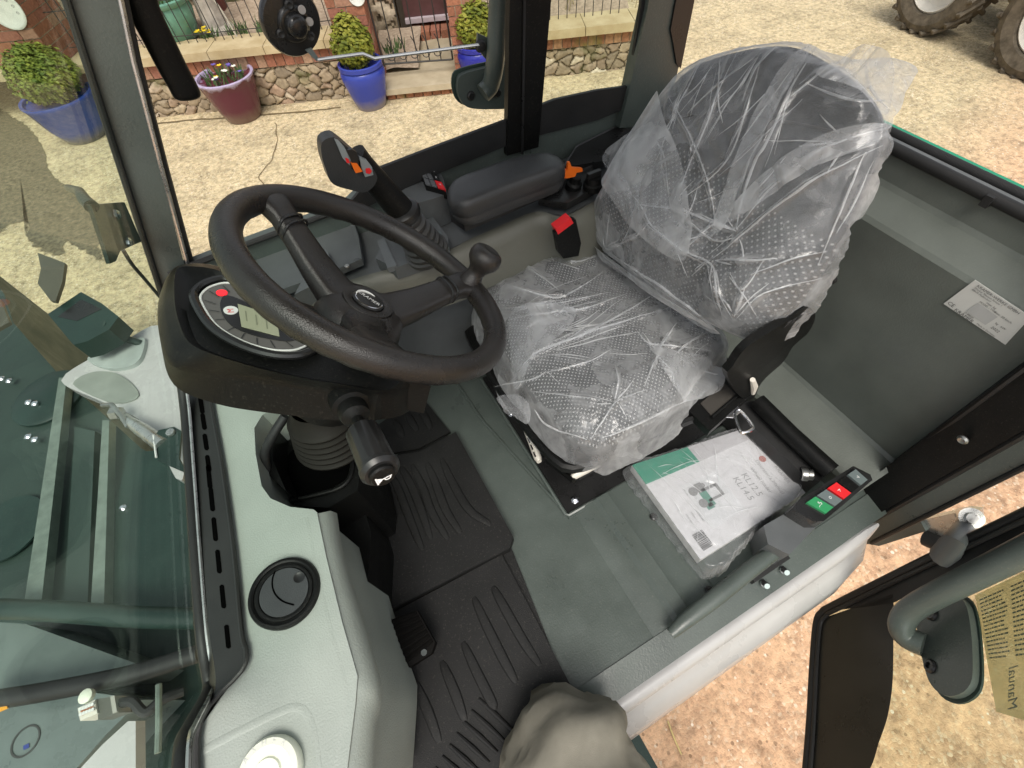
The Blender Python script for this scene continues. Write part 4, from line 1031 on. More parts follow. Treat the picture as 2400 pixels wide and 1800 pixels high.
# cushions: dome over a star-shaped outline
class Pillow:
    def __init__(s, outline, o, ex, ey, front, back, sh=.5):
        s.o, s.ex, s.ey = Vector(o), Vector(ex).normalized(), Vector(ey).normalized()
        s.n = s.ex.cross(s.ey).normalized(); s.front, s.back, s.sh = front, back, sh
        s.P = [((p - s.o).dot(s.ex), (p - s.o).dot(s.ey)) for p in outline]
        s.P = np.array([tuple(p) for p in s.P])
        s.c = s.P.mean(0)
        d = s.P - s.c; a = np.arctan2(d[:, 1], d[:, 0]); r = np.hypot(*d.T); i = np.argsort(a)
        s.a = np.concatenate([a[i] - 2 * np.pi, a[i], a[i] + 2 * np.pi]); s.r = np.concatenate([r[i]] * 3)
        s.extra = lambda x, y: 0 * x
    def rad(s, th): return np.interp(th, s.a, s.r)
    def top(s, x, y, grow=1.0, lift=0.0):
        d = np.stack([x - s.c[0], y - s.c[1]]); th = np.arctan2(d[1], d[0]); rho = np.clip(np.hypot(*d) / (s.rad(th) * grow), 0, 1)
        return s.front * (1 - rho ** 3.2) ** s.sh + s.extra(x, y) * (1 - rho ** 4) + lift
    def world(s, x, y, h): return [s.o + s.ex * float(a) + s.ey * float(b) + s.n * float(c) for a, b, c in zip(np.ravel(x), np.ravel(y), np.ravel(h))]
    def mesh(s, name, m_, parent, nr=40, nt=160, grow=1.0):
        th = np.linspace(-np.pi, np.pi, nt, endpoint=False); verts = []; uvs = []; faces = []
        rhos = np.sin(np.linspace(0.02, 1, nr) * np.pi / 2)
        for side in (1, -1):
            for rho in (rhos if side == 1 else rhos[::-1]):
                R = s.rad(th) * rho * grow; x = s.c[0] + R * np.cos(th); y = s.c[1] + R * np.sin(th)
                h = s.top(x, y, grow, -.004) if side == 1 else -s.back * (1 - np.full(nt, rho) ** 4) ** .5
                verts += s.world(x, y, h); uvs += list(zip(x, y))
        rows = 2 * nr
        for i in range(rows - 1):
            for k in range(nt):
                faces.append((i * nt + k, i * nt + (k + 1) % nt, (i + 1) * nt + (k + 1) % nt, (i + 1) * nt + k))
        faces.append(tuple(range(nt))[::-1]); faces.append(tuple(range((rows - 1) * nt, rows * nt)))
        o = mkmesh(name, verts, faces, m_, parent)
        ul = o.data.uv_layers.new(name='UVMap')
        for l in o.data.loops: ul.data[l.index].uv = uvs[l.vertex_index]
        return o

def seg_d(x, y, a, b):
    dx, dy = b[0] - a[0], b[1] - a[1]; L2 = dx * dx + dy * dy + 1e-12
    t = np.clip(((x - a[0]) * dx + (y - a[1]) * dy) / L2, 0, 1)
    return np.hypot(x - a[0] - t * dx, y - a[1] - t * dy), t

def film_sheet(name, pil, outline, creases, label, grow_n=8, lift=.006, skirt=.045, nr=150, nt=420, seed=1, wr=.0035, patches=()):
    """loose polythene over a cushion: follows it, with pulled creases, crumples and a ragged hem"""
    Q = np.array([((p - pil.o).dot(pil.ex), (p - pil.o).dot(pil.ey)) for p in outline])
    c = pil.c; d = Q - c; a = np.arctan2(d[:, 1], d[:, 0]); r = np.hypot(*d.T); i = np.argsort(a)
    aa = np.concatenate([a[i] - 2 * np.pi, a[i], a[i] + 2 * np.pi]); r3 = np.concatenate([r[i]] * 3)
    th = np.linspace(-np.pi, np.pi, nt, endpoint=False)
    rag = np.array([noise.noise(Vector((math.cos(t) * 9, math.sin(t) * 9, seed))) * .0035 + noise.noise(Vector((math.cos(t) * 30, math.sin(t) * 30, seed))) * .0015 for t in th])
    R = np.interp(th, aa, r3) + rag
    rho = np.linspace(.004, 1, nr) ** .8
    X = c[0] + np.outer(rho, R * np.cos(th)); Y = c[1] + np.outer(rho, R * np.sin(th))
    Hh = pil.top(X, Y, 1.0, 0)
    # beyond the cushion outline the sheet hangs
    dd = np.stack([X - c[0], Y - c[1]]); out_ = np.hypot(*dd) - pil.rad(np.arctan2(dd[1], dd[0])) * .985
    Hh = Hh + lift - np.clip(out_, 0, None) * 1.6
    hem = np.clip((rho - .9) / .1, 0, 1)[:, None] ** 2
    Hh -= hem * skirt
    for pts, hgt, wid in creases:
        P2 = [((p - pil.o).dot(pil.ex), (p - pil.o).dot(pil.ey)) for p in pts]
        best = np.full(X.shape, 9.0)
        nP = len(P2) - 1; tt = np.zeros(X.shape)
        for k in range(nP):
            dd_, t = seg_d(X, Y, P2[k], P2[k + 1]); m_ = dd_ < best; best = np.where(m_, dd_, best); tt = np.where(m_, (k + t) / nP, tt)
        env = np.clip(np.sin(np.pi * np.clip(tt, .06, .94)), .2, 1)
        Hh += hgt * env * np.exp(-best / wid) * (1 + .25 * np.sin(best / wid * 3))
    flatX, flatY = X.ravel(), Y.ravel()
    nz_ = np.array([wr * (noise.turbulence(Vector((x * 13, y * 13, seed * 3.1)), 3, True) - .6) + wr * 1.6 * (abs(noise.noise(Vector((x * 24 + 4 * noise.noise(Vector((x * 6, y * 6, 1.7))), y * 9, seed)))) - .3)
                    + .5 * wr * (abs(noise.noise(Vector((x * 60, y * 45, seed + 5)))) - .3) for x, y in zip(flatX, flatY)])
    Hh = Hh.ravel() + nz_
    # keep the film outside the cushion
    Hh = np.maximum(Hh, pil.top(flatX, flatY, 1.0, .0015) - np.clip(out_.ravel(), 0, None) * 3)
    verts = pil.world(flatX, flatY, Hh)
    faces = [(i * nt + k, i * nt + (k + 1) % nt, (i + 1) * nt + (k + 1) % nt, (i + 1) * nt + k) for i in range(nr - 1) for k in range(nt)]
    faces.append(tuple(range(nt))[::-1])
    o = mkmesh(name, verts, faces, M['filmseat'] if seed == 8 else M['film'], None)
    return o

# --- seat cushion
CO = Vector((.42, .515, .285))
c_out = [PZ(x, y, .29) for x, y in ((1112, 716), (1120, 682), (1170, 658), (1290, 592), (1390, 585), (1500, 610), (1640, 720), (1708, 810), (1680, 848), (1632, 900), (1590, 955), (1500, 1022), (1430, 1052), (1378, 1055), (1316, 1020), (1250, 940), (1192, 862), (1150, 795))]
c_out = resample(spline(c_out, 5, True), 120)
PC1 = Pillow(c_out, CO, (1, 0, 0), (0, 1, 0), .062, .05)
PC1.extra = lambda x, y: .018 * np.clip((np.abs(y - PC1.c[1]) - .12) / .06, 0, 1) - .010 * np.exp(-((x - .02) ** 2 + (y) ** 2) / .012)
PC1.mesh('seat_cushion', M['fabric'], SEAT, grow=.97)
mk('cushion_seam', tube([CO + Vector((x_, y_, float(PC1.top(np.array([x_]), np.array([y_]))[0]) + .0006)) for x_, y_ in ((-.17, .135), (-.05, .13), (.1, .13), (.2, .13))], .0022, n=6), M['rubber'], SEAT)
mk('cushion_seam', tube([CO + Vector((x_, y_, float(PC1.top(np.array([x_]), np.array([y_]))[0]) + .0006)) for x_, y_ in ((-.17, -.125), (-.05, -.13), (.1, -.13), (.2, -.13))], .0022, n=6), M['rubber'], SEAT)
# --- backrest
BN = Vector((-.911, 0, .412)); BO = Vector((.635, .53, .50))
b_out = [PP(x - (16 if x > 1900 else 0), y, BO, BN) for x, y in ((1404, 560), (1398, 500), (1436, 425), (1515, 290), (1600, 172), (1700, 122), (1850, 100), (1980, 150), (2060, 215), (2098, 290), (2066, 420), (1985, 590), (1930, 680), (1860, 750), (1790, 800), (1735, 790), (1570, 705), (1460, 620))]
b_out = resample(spline(b_out, 5, True), 140)
EY = Vector((0, 1, 0)); EU = BN.cross(EY)
if EU.z < 0: EU = -EU
EXb = -EY if (-EY).cross(EU).dot(BN) > 0 else EY
PB = Pillow(b_out, BO, EXb, EU, .055, .06)
PB.extra = lambda x, y: .030 * np.clip((np.abs(x - PB.c[0]) - .11) / .08, 0, 1) * np.exp(-((y - PB.c[1] + .05) / .12) ** 2) + .012 * np.exp(-((y - PB.c[1] + .09) / .06) ** 2)
PB.mesh('backrest', fabric_mat('dotted_backrest_fabric', 0.115, .0088, .34), SEAT, grow=.98)
# backrest seam
def on_p(pil, x, y, lift=.0008):
    p = PP(x, y, pil.o, pil.n)
    for _ in range(3):
        a, b = (p - pil.o).dot(pil.ex), (p - pil.o).dot(pil.ey)
        h = float(pil.top(np.array([a]), np.array([b]))[0]); p = PP(x, y, pil.o + pil.n * h, pil.n)
    return p + pil.n * lift
z3 = lambda x, y: (1300 + x / 2.011, y / 2.011)
mk('backrest_seam', tube(spline([on_p(PB, *z3(x, y)) for x, y in ((430, 560), (600, 553), (780, 528), (900, 536), (1030, 562), (1200, 595), (1420, 645))], 5), .0018, n=6), M['rubber'], SEAT)

# --- film over the backrest (traced pulls and folds)
def zc(L_): return [on_p(PB, *z3(x, y), 0) for x, y in L_]
cre = [
    (zc([(890, 210), (790, 430), (740, 560), (640, 800), (560, 990)]), .011, .0045),
    (zc([(1240, 230), (1130, 420), (1010, 680), (960, 760), (890, 960), (870, 1080)]), .018, .0085),
    (zc([(1330, 300), (1130, 460)]), .008, .004), (zc([(970, 360), (900, 560), (820, 770), (560, 980)]), .010, .004),
    (zc([(540, 440), (640, 620), (700, 760), (750, 920), (770, 1080)]), .010, .004),
    (zc([(240, 760), (400, 940), (470, 1060), (620, 1180), (750, 1240), (800, 1400), (850, 1500)]), .014, .005),
    (zc([(1600, 600), (1300, 690), (1150, 800), (1000, 920), (870, 1080)]), .013, .005),
    (zc([(1560, 690), (1200, 870), (930, 1080), (760, 1220)]), .013, .005),
    (zc([(250, 1180), (450, 1310), (640, 1440), (770, 1545)]), .014, .007),
    (zc([(860, 1090), (600, 990), (400, 965)]), .009, .005), (zc([(770, 1225), (900, 1225), (1060, 1218)]), .011, .006),
    (zc([(840, 1290), (900, 1360), (1000, 1220)]), .008, .004), (zc([(760, 1250), (775, 1360), (800, 1480)]), .012, .006), (zc([(910, 1360), (860, 1490)]), .010, .006),
    (zc([(410, 960), (330, 1140), (250, 1180)]), .009, .004), (zc([(460, 1050), (400, 1110), (250, 1180)]), .008, .005),
    (zc([(1480, 720), (1400, 900), (1250, 1250)]), .010, .005), (zc([(1520, 760), (1420, 960), (1340, 1100)]), .009, .004),
    (zc([(700, 300), (640, 420), (560, 560)]), .008, .004), (zc([(1060, 220), (960, 330), (900, 480)]), .008, .004), (zc([(430, 600), (520, 720), (560, 980)]), .008, .004),
    (zc([(1580, 520), (1500, 420), (1480, 300)]), .012, .006), (zc([(1570, 480), (1420, 480), (1200, 400)]), .008, .005),
    (zc([(620, 1180), (760, 1060), (870, 1090)]), .009, .004), (zc([(590, 990), (760, 1130), (860, 1120)]), .008, .004), (zc([(900, 960), (1000, 860), (1100, 740)]), .007, .003),
    (zc([(1300, 1180), (1100, 1230), (930, 1300)]), .006, .003), (zc([(870, 1500), (1000, 1380), (1280, 1310)]), .006, .003), (zc([(780, 840), (1000, 640), (1180, 470)]), .006, .0025),
    (zc([(640, 540), (760, 420), (960, 270)]), .005, .0025), (zc([(500, 1180), (640, 1010), (700, 860)]), .006, .003)]
fo = [PP(x - (24 if x > 1950 and y > 150 else (10 if x > 1880 else 0)), y, BO, BN) for x, y in ((1402, 590), (1392, 520), (1424, 430), (1412, 368), (1470, 320), (1515, 270), (1592, 150), (1700, 100), (1790, 82), (1890, 96), (1970, 122), (2040, 104), (2098, 128), (2112, 190), (2106, 300), (2078, 420), (2000, 580), (1960, 660), (1890, 745), (1800, 810), (1745, 808), (1690, 770), (1570, 712), (1450, 622))]
fo = resample(spline(fo, 5, True), 200)
FB = film_sheet('plastic_cover', PB, fo, cre, '', seed=3, skirt=.03, wr=.0026)
tag(FB, 'crumpled clear plastic cover pulled over the upright backrest of the seat', 'plastic cover', 'protective films on the seat')
def creases(pil, lines, lift, parent, seed):
    '''pinched pleats of film standing along each pull line'''
    r = random.Random(seed); vt = []; fc = []
    for P, w in lines:
        S = spline(P, 6); n = len(S)
        if n < 3: continue
        i0 = len(vt)
        for i, p in enumerate(S):
            t = (S[min(i + 1, n - 1)] - S[max(i - 1, 0)])
            if t.length < 1e-7: t = pil.ex
            t.normalize(); sd_ = pil.n.cross(t).normalized()
            ww = w * (math.sin(math.pi * min(.97, max(.03, i / (n - 1)))) ** .6) * (.7 + .6 * abs(noise.noise(p * 40 + Vector((seed, 0, 0)))))
            q = p + pil.n * lift + sd_ * .003 * noise.noise(p * 25)
            vt += [q - sd_ * ww, q + pil.n * ww * 1.1, q + sd_ * ww]
            if i:
                k = i0 + 3 * i; fc += [(k - 3, k, k + 1, k - 2), (k - 2, k + 1, k + 2, k - 1)]
    return mkmesh('film_pleats', vt, fc, M['filmcrease'], parent)
def rays(conv, pil, centres, seed, n, spread=6.28, base=0):
    r = random.Random(seed); out = []
    for cx, cy, lmin, lmax in centres:
        for k in range(n):
            a = base + r.uniform(-.5, .5) * spread; l = r.uniform(lmin, lmax); bend = r.uniform(-.25, .25); o = r.uniform(.02, .35)
            pts = [(cx + l * t * math.cos(a + bend * t), cy + l * t * math.sin(a + bend * t)) for t in (o, o + (1 - o) * .33, o + (1 - o) * .66, 1)]
            P = [on_p(pil, *conv(*p), 0) for p in pts]
            # keep pleats that stay on the cushion
            ok = all(math.hypot((p - pil.o).dot(pil.ex) - pil.c[0], (p - pil.o).dot(pil.ey) - pil.c[1]) < .93 * float(pil.rad(math.atan2((p - pil.o).dot(pil.ey) - pil.c[1], (p - pil.o).dot(pil.ex) - pil.c[0]))) for p in P)
            if ok: out.append((P, r.uniform(.0005, .0020)))
    return out
ln = [(P, min(.0032, w * .45)) for P, h, w in cre]
ln += rays(z3, PB, [(760, 1220, 90, 420), (870, 1090, 90, 420), (560, 985, 90, 380), (860, 1490, 80, 360), (260, 1180, 60, 260), (1400, 660, 90, 420), (1330, 1050, 60, 260)], 5, 5)
ln += rays(z3, PB, [(1000, 230, 160, 620), (800, 250, 160, 520), (1180, 260, 160, 600), (620, 420, 120, 420)], 6, 6, .7, 1.95)
creases(PB, ln, .0085, FB, 2)
# second, folded-over layers of the same cover
def fold_patch(px, lift, seed, pil, conv):
    P = [conv(*p) for p in px]; ol = resample(spline(P, 4, True), 100)
    q = Pillow(ol, pil.o, pil.ex, pil.ey, 0, 0); nr, nt = 46, 130
    th = np.linspace(-np.pi, np.pi, nt, endpoint=False); R = q.rad(th); rho = np.linspace(.01, 1, nr)
    X = q.c[0] + np.outer(rho, R * np.cos(th)); Y = q.c[1] + np.outer(rho, R * np.sin(th))
    h = pil.top(X, Y).ravel() + lift + np.array([.010 * abs(noise.noise(Vector((x * 20 + 3 * noise.noise(Vector((x * 7, y * 7, seed))), y * 8, seed)))) for x, y in zip(X.ravel(), Y.ravel())])
    f = [(i * nt + k, i * nt + (k + 1) % nt, (i + 1) * nt + (k + 1) % nt, (i + 1) * nt + k) for i in range(nr - 1) for k in range(nt)]; f.append(tuple(range(nt))[::-1])
    return pil.world(X, Y, h), f
def cb_(x, y): return PP(*z3(x, y), BO, BN)
for k, (px, lf) in enumerate((([(250, 745), (420, 600), (540, 440), (640, 620), (720, 800), (770, 1080), (740, 1230), (620, 1180), (470, 1060), (400, 940)], .017),
                             ([(1240, 230), (1130, 420), (1010, 680), (870, 1080), (930, 1070), (1000, 900), (1080, 720), (1170, 500), (1250, 330)], .024),
                             ([(1600, 590), (1300, 690), (1000, 930), (930, 1060), (1100, 960), (1300, 820), (1560, 690)], .022),
                             ([(1480, 230), (1600, 260), (1630, 380), (1590, 560), (1480, 440), (1300, 380), (1400, 280)], .020),
                             ([(250, 1160), (450, 1290), (640, 1420), (790, 1500), (840, 1560), (760, 1560), (620, 1470), (420, 1330), (250, 1220)], .024))):
    v, f = fold_patch(px, lf, 11 + k, PB, cb_)
    mkmesh('film_fold', v, f, M['filmfold'], FB)
# --- film over the cushion
z6 = lambda x, y: (1050 + x / 2.765, 550 + y / 2.765)
def zd(L_): return [on_p(PC1, *z6(x, y), 0) for x, y in L_]
cre = [
    (zd([(370, 495), (700, 460), (1050, 390)]), .012, .0045), (zd([(430, 950), (560, 790), (850, 670), (1200, 560), (1500, 470)]), .014, .0045),
    (zd([(400, 205), (560, 260), (720, 380)]), .009, .005), (zd([(350, 330), (620, 410), (760, 410), (1000, 260)]), .010, .006),
    (zd([(300, 1000), (540, 950), (640, 900)]), .009, .004), (zd([(560, 790), (1000, 600), (1330, 400)]), .010, .006),
    (zd([(1080, 1100), (1100, 960), (1080, 860)]), .008, .004), (zd([(1270, 1000), (1360, 770), (1480, 590)]), .010, .005),
    (zd([(1460, 800), (1580, 700), (1780, 600)]), .009, .006), (zd([(930, 1330), (990, 1240), (1090, 1100), (1280, 1020)]), .010, .004),
    (zd([(1360, 800), (1440, 900), (1460, 970)]), .006, .004), (zd([(520, 1030), (720, 1050), (1000, 1085)]), .006, .003),
    (zd([(600, 920), (900, 840), (1050, 760)]), .007, .004), (zd([(420, 560), (640, 520), (900, 490), (1150, 400)]), .008, .005),
    (zd([(430, 660), (620, 560), (800, 500)]), .006, .003), (zd([(650, 600), (760, 500), (1000, 440)]), .006, .004),
    (zd([(1220, 640), (1300, 720), (1480, 740), (1700, 770)]), .008, .005), (zd([(1500, 820), (1650, 900), (1790, 930)]), .008, .006),
    (zd([(560, 1150), (640, 1250), (900, 1340)]), .008, .006), (zd([(1000, 1330), (1250, 1230), (1560, 1080)]), .010, .006), (zd([(640, 110), (800, 190), (960, 160)]), .010, .006)]
fo = [PZ(x, y, .29) for x, y in ((1095, 715), (1104, 760), (1135, 800), (1150, 850), (1172, 905), (1215, 935), (1240, 985), (1300, 1042), (1345, 1065), (1390, 1074), (1440, 1072), (1530, 1030), (1610, 975), (1648, 925), (1700, 880), (1716, 825), (1640, 710), (1510, 600), (1400, 572), (1330, 568), (1290, 572), (1170, 640), (1110, 672))]
fo = resample(spline(fo, 5, True), 200)
FC = film_sheet('plastic_cover', PC1, fo, cre, '', seed=8, skirt=.035, wr=.003)
tag(FC, 'crumpled clear plastic cover lying over the flat seat cushion beside the steering wheel', 'plastic cover', 'protective films on the seat')
ln = [(P, min(.0032, w * .45)) for P, h, w in cre]
ln += rays(z6, PC1, [(430, 950, 120, 620), (600, 800, 150, 700), (420, 520, 120, 600), (700, 640, 150, 620)], 15, 7, .6, -.35)
ln += rays(z6, PC1, [(1090, 1100, 60, 330), (1350, 780, 80, 350), (1560, 830, 60, 260), (640, 900, 60, 280), (780, 560, 60, 260), (700, 200, 60, 260), (560, 1050, 60, 260)], 16, 5)
creases(PC1, ln, .0085, FC, 7)
def cc_(x, y): return PZ(*z6(x, y), .34)
for k, (px, lf) in enumerate((([(1290, 740), (1480, 790), (1700, 770), (1830, 800), (1800, 940), (1560, 1010), (1420, 940), (1340, 840)], .014),
                             ([(420, 500), (700, 470), (830, 520), (760, 640), (560, 790), (430, 930), (400, 700)], .010), ([(300, 990), (420, 960), (520, 1020), (520, 1150), (440, 1120)], .012))):
    v, f = fold_patch(px, lf, 31 + k, PC1, cc_)
    mkmesh('film_fold', v, f, M['filmfold'], FC)

# ---- seat belt tongue with its black shroud, hung at the seat's near side
bt = [PZ(x, y, .245) for x, y in ((1612, 955), (1718, 872), (1768, 925), (1745, 952), (1668, 1010), (1660, 1005))]
BELT = mk('belt_shroud', slab([PZ(x, y, .245) for x, y in ((1610, 958), (1640, 930), (1715, 874), (1767, 920), (1720, 960), (1664, 1010))], (.0, .0, -.022)), M['black'], LOADER, bevel=.005, seg=3)
mk('shroud_slot', slab([PZ(x, y, .2465) for x, y in ((1642, 945), (1697, 897), (1725, 925), (1668, 975))], (0, 0, -.004)), mat('belt_webbing', (.045, .04, .034), .9, bump=(900, .4)), BELT, bevel=.001)
mk('shroud_bar', tube([PZ(1668, 978, .248), PZ(1728, 927, .248), PZ(1738, 905, .248)], .0035, n=8), M['black'], BELT)
tq = [PZ(x, y, .235) for x, y in ((1698, 975), (1726, 952), (1733, 968), (1762, 1000), (1752, 1012), (1732, 1012), (1716, 990))]
tg = resample(spline([PZ(x, y, .235) for x, y in ((1722, 972), (1735, 962), (1764, 998), (1760, 1008), (1744, 1014), (1734, 1010))], 4, True), 40)
TG = mk('belt_tongue', tube(tg + tg[:1], .0036, n=8), M['chrome'], BELT)
mk('tongue_neck', slab([PZ(x, y, .237) for x, y in ((1698, 977), (1728, 950), (1738, 964), (1722, 978))], (0, 0, -.003)), M['chrome'], TG, bevel=.001)

# ================================================================== book in its bag
BZ = .055
bp_ = [PZ(x, y, BZ) for x, y in ((1481, 1090), (1758, 1000), (1888, 1155), (1642, 1312))]
ex = (bp_[1] - bp_[0]); ey = (bp_[3] - bp_[0])
ex_n = ex.normalized(); ey = ey - ex_n * ey.dot(ex_n) * .0
BOOK = empty('manual_book', (sum(bp_, Vector()) / 4) * 1.0 - Vector((0, 0, .038)), 'thick white operating manual with a green block, lying on the cab floor beside the seat', 'book')
mk('pages', slab([p + Vector((0, 0, -.002)) for p in bp_], (0, 0, -.028)), mat('page_edges', (.70, .69, .66), .8, bump=(600, .3)), BOOK, bevel=.001)
COV = mk('cover', slab(bp_, (0, 0, -.0018)), mat('white_cover_card', (.60, .59, .60), .45, var=.02), BOOK, bevel=.0005)
def B_(a, b, d=.0006): return bp_[0].lerp(bp_[1], a).lerp(bp_[3].lerp(bp_[2], a), b) + Vector((0, 0, d))
mk('green_block', slab([B_(0.0, .0), B_(.46, .0), B_(.465, .20), B_(0, .225)], (0, 0, -.001)), mat('green_print', (.025, .235, .15), .45, var=.04), COV, smooth=0)
mk('grey_block', slab([B_(.46, .0), B_(.985, .0), B_(.985, .15), B_(.465, .20)], (0, 0, -.001)), mat('pale_grey_print', (.46, .445, .455), .45, var=.02), COV, smooth=0)
mk('picture_panel', slab([B_(.22, .36), B_(.52, .36), B_(.52, .84), B_(.22, .84)][:4], (0, 0, -.001)), mat('pale_picture_panel', (.66, .66, .67), .35), COV, smooth=0)
tx = (bp_[2] - bp_[1]).normalized(); ty = (bp_[1] - bp_[0]).normalized()   # text runs along the short side
tb = bmesh.new(); ti = bmesh.new()
nx_ = -ty; 
def bt_(s, sz, a, b, bm=tb, al='LEFT'): text_bm(s, sz, B_(a, b, .0009), tx * 1.0, ty, 0.0, bm, al)
bt_('KRAMER', .012, .945, .58); bt_("Operator's Manual", .012, .85, .42); bt_('Wheel loader', .012, .775, .48); 
bt_('KL12.5', .021, .69, .50); bt_('KL14.5', .021, .615, .50)
bt_('Type 342-03', .006, .26, .40, ti); bt_('342-04', .006, .22, .40, ti); bt_('1000461082', .006, .20, .62, ti); bt_('Edition 1.0', .006, .16, .62, ti); bt_('Language en', .006, .12, .62, ti)
PALE = flat('pale_grey_print_ink', (.30, .30, .30), .6)
mk('cover_lettering', tb, PALE, COV, smooth=0); mk('small_print', ti, PALE, COV, smooth=0)
mk('cover_emblem', lathe([(.008, 0), (.008, .0006), (0, .0006)], B_(.90, .44, .0003), (0, 0, 1), n=20), mat('red_emblem', (.35, .12, .10), .5), COV)
br = bmesh.new(); q_ = 0.0
rb_ = random.Random(3)
while q_ < .15:
    w = rb_.choice((.003, .005, .008)); 
    quad_bm([B_(.055, .80 + q_, .0009), B_(.145, .80 + q_, .0009), B_(.145, .80 + q_ + w, .0009), B_(.055, .80 + q_ + w, .0009)], br); q_ += w + rb_.choice((.004, .006))
mk('barcode', br, M['ink'], COV, smooth=0)
# printed picture of a small loader on the cover
pb_ = bmesh.new(); pg = bmesh.new()
def pq(a0_, b0_, a1_, b1_, bm): quad_bm([B_(a0_, b0_, .0008), B_(a1_, b0_, .0008), B_(a1_, b1_, .0008), B_(a0_, b1_, .0008)], bm)
for a_, b_, r_ in ((.27, .46, .030), (.28, .60, .030), (.36, .44, .018)):
    bmv = [pb_.verts.new(B_(a_, b_, .0010) + Vector((math.cos(t) * r_ * .35, math.sin(t) * r_ * .35, 0))) for t in np.linspace(0, 6.283, 16, endpoint=False)]; pb_.faces.new(bmv)
pq(.30, .40, .36, .50, pb_); pq(.33, .47, .45, .50, pb_); pq(.44, .47, .465, .61, pb_); pq(.33, .59, .45, .615, pb_)
pq(.30, .50, .36, .66, pg); pq(.28, .62, .34, .68, pg)
mk('cover_picture', pb_, M['inkgrey'], COV, smooth=0); mk('cover_picture_body', pg, mat('dull_green_print', (.12, .28, .22), .5), COV, smooth=0)
# clear bag: a slack shell round the book
bo = [PZ(x, y, BZ) for x, y in ((1466, 1098), (1482, 1076), (1600, 1040), (1758, 990), (1830, 1070), (1896, 1150), (1800, 1225), (1735, 1300), (1690, 1345), (1640, 1330), (1560, 1230), (1500, 1150))]
bo = resample(spline(bo, 5, True), 120)
PBag = Pillow(bo, sum(bo, Vector()) / 120 - Vector((0, 0, .002)), (1, 0, 0), (0, 1, 0), .006, .04)
nr, nt = 70, 240
th = np.linspace(-np.pi, np.pi, nt, endpoint=False); rho = np.linspace(.01, 1, nr) ** .7; R = PBag.rad(th) + np.array([.006 * noise.noise(Vector((math.cos(t) * 14, math.sin(t) * 14, 2))) for t in th])
X = PBag.c[0] + np.outer(rho, R * np.cos(th)); Y = PBag.c[1] + np.outer(rho, R * np.sin(th))
edge = np.clip((rho - .90) / .10, 0, 1)[:, None]
hh = .0055 - edge ** 1.6 * .042 + np.zeros_like(X)
nzv = np.array([.0045 * abs(noise.noise(Vector((x * 26 + 4 * noise.noise(Vector((x * 9, y * 9, 4))), y * 16, 9)))) + .002 * abs(noise.noise(Vector((x * 70, y * 70, 2)))) for x, y in zip(X.ravel(), Y.ravel())])
v = PBag.world(X, Y, hh.ravel() + nzv)
f = [(i * nt + k, i * nt + (k + 1) % nt, (i + 1) * nt + (k + 1) % nt, (i + 1) * nt + k) for i in range(nr - 1) for k in range(nt)]; f.append(tuple(range(nt))[::-1])
BAG = mkmesh('plastic_bag', v, f, M['bagfilm'])
tag(BAG, 'clear plastic bag wrapped round the white manual on the cab floor', 'plastic bag')

r_ = random.Random(9); ln = []
for k in range(34):
    px, py = r_.uniform(1500, 1850), r_.uniform(1040, 1300); an = r_.choice((.5, .9, -.3, 1.3)) + r_.uniform(-.3, .3); l = r_.uniform(30, 120)
    P_ = [PZ(px + l * t * math.cos(an), py + l * t * math.sin(an + .25 * t), BZ) for t in (0, .33, .66, 1)]
    if all(math.hypot((p - PBag.o).x - PBag.c[0], (p - PBag.o).y - PBag.c[1]) < .88 * float(PBag.rad(math.atan2((p - PBag.o).y - PBag.c[1], (p - PBag.o).x - PBag.c[0]))) for p in P_): ln.append((P_, r_.uniform(.0004, .0012)))
creases(PBag, ln, .008, BAG, 4)
# ---- belt reel rail behind the book, steel clamp
mk('belt_reel_cover', slab([PZ(x, y, .10) for x, y in ((1700, 940), (1790, 940), (1955, 1082), (1920, 1130), (1880, 1110))], (0, 0, -.08)), M['rubber'], LOADER, bevel=.008, seg=3)
mk('rear_hose', tube([PZ(1775, 940, .125), PZ(1850, 1015, .125), PZ(1948, 1105, .125)], .020, n=12), M['black'], LOADER)
HC = PZ(1892, 1112, .10)
mk('hose_clamp', lathe([(.012, -.012), (.015, -.010), (.015, .0), (.012, .002), (.012, .010), (.009, .012), (0, .012)], HC, (.7, -.6, .2), n=14), M['bolt'], LOADER)
# ---- switch panel near the post
SZ = .14
spx = [(1856, 1192), (1872, 1172), (2000, 1092), (2040, 1112), (2045, 1125), (1930, 1222), (1905, 1222)]
SP = mk('rocker_switch_panel', slab([PZ(x, y, SZ) for x, y in spx], (0, 0, -.06)), M['blackgloss'], LOADER, bevel=.004)
e0, e1, e2, e3 = PZ(1866, 1188, SZ + .002), PZ(2004, 1096, SZ + .002), PZ(2036, 1125, SZ + .002), PZ(1922, 1218, SZ + .002)
def sq(f0, f1, m_, nm, g0=.1, g1=.95, d=.004):
    f = lambda a, b: e0.lerp(e1, a).lerp(e3.lerp(e2, a), b) + Vector((0, 0, d))
    return mk(nm, slab([f(f0, g0), f(f1, g0), f(f1, g1), f(f0, g1)], (0, 0, -.008)), m_, SP, bevel=.002)
sq(.12, .27, M['green'], 'rocker_switch'); sq(.30, .45, M['greyswitch'], 'rocker_switch'); sq(.48, .63, M['red'], 'rocker_switch'); sq(.66, .80, M['black'], 'rocker_switch', d=.002); sq(.83, .97, M['greyswitch'], 'rocker_switch')
tb = bmesh.new()
for f_, s_ in ((.195, '~5'), (.375, 'o'), (.555, '>'), (.90, 'v')):
    f = e0.lerp(e1, f_).lerp(e3.lerp(e2, f_), .5) + Vector((0, 0, .0046)); text_bm(s_, .012, f, (.77, .5, 0), (-.5, .77, 0), 0, tb)
mk('switch_symbols', tb, M['print'], SP, smooth=0)
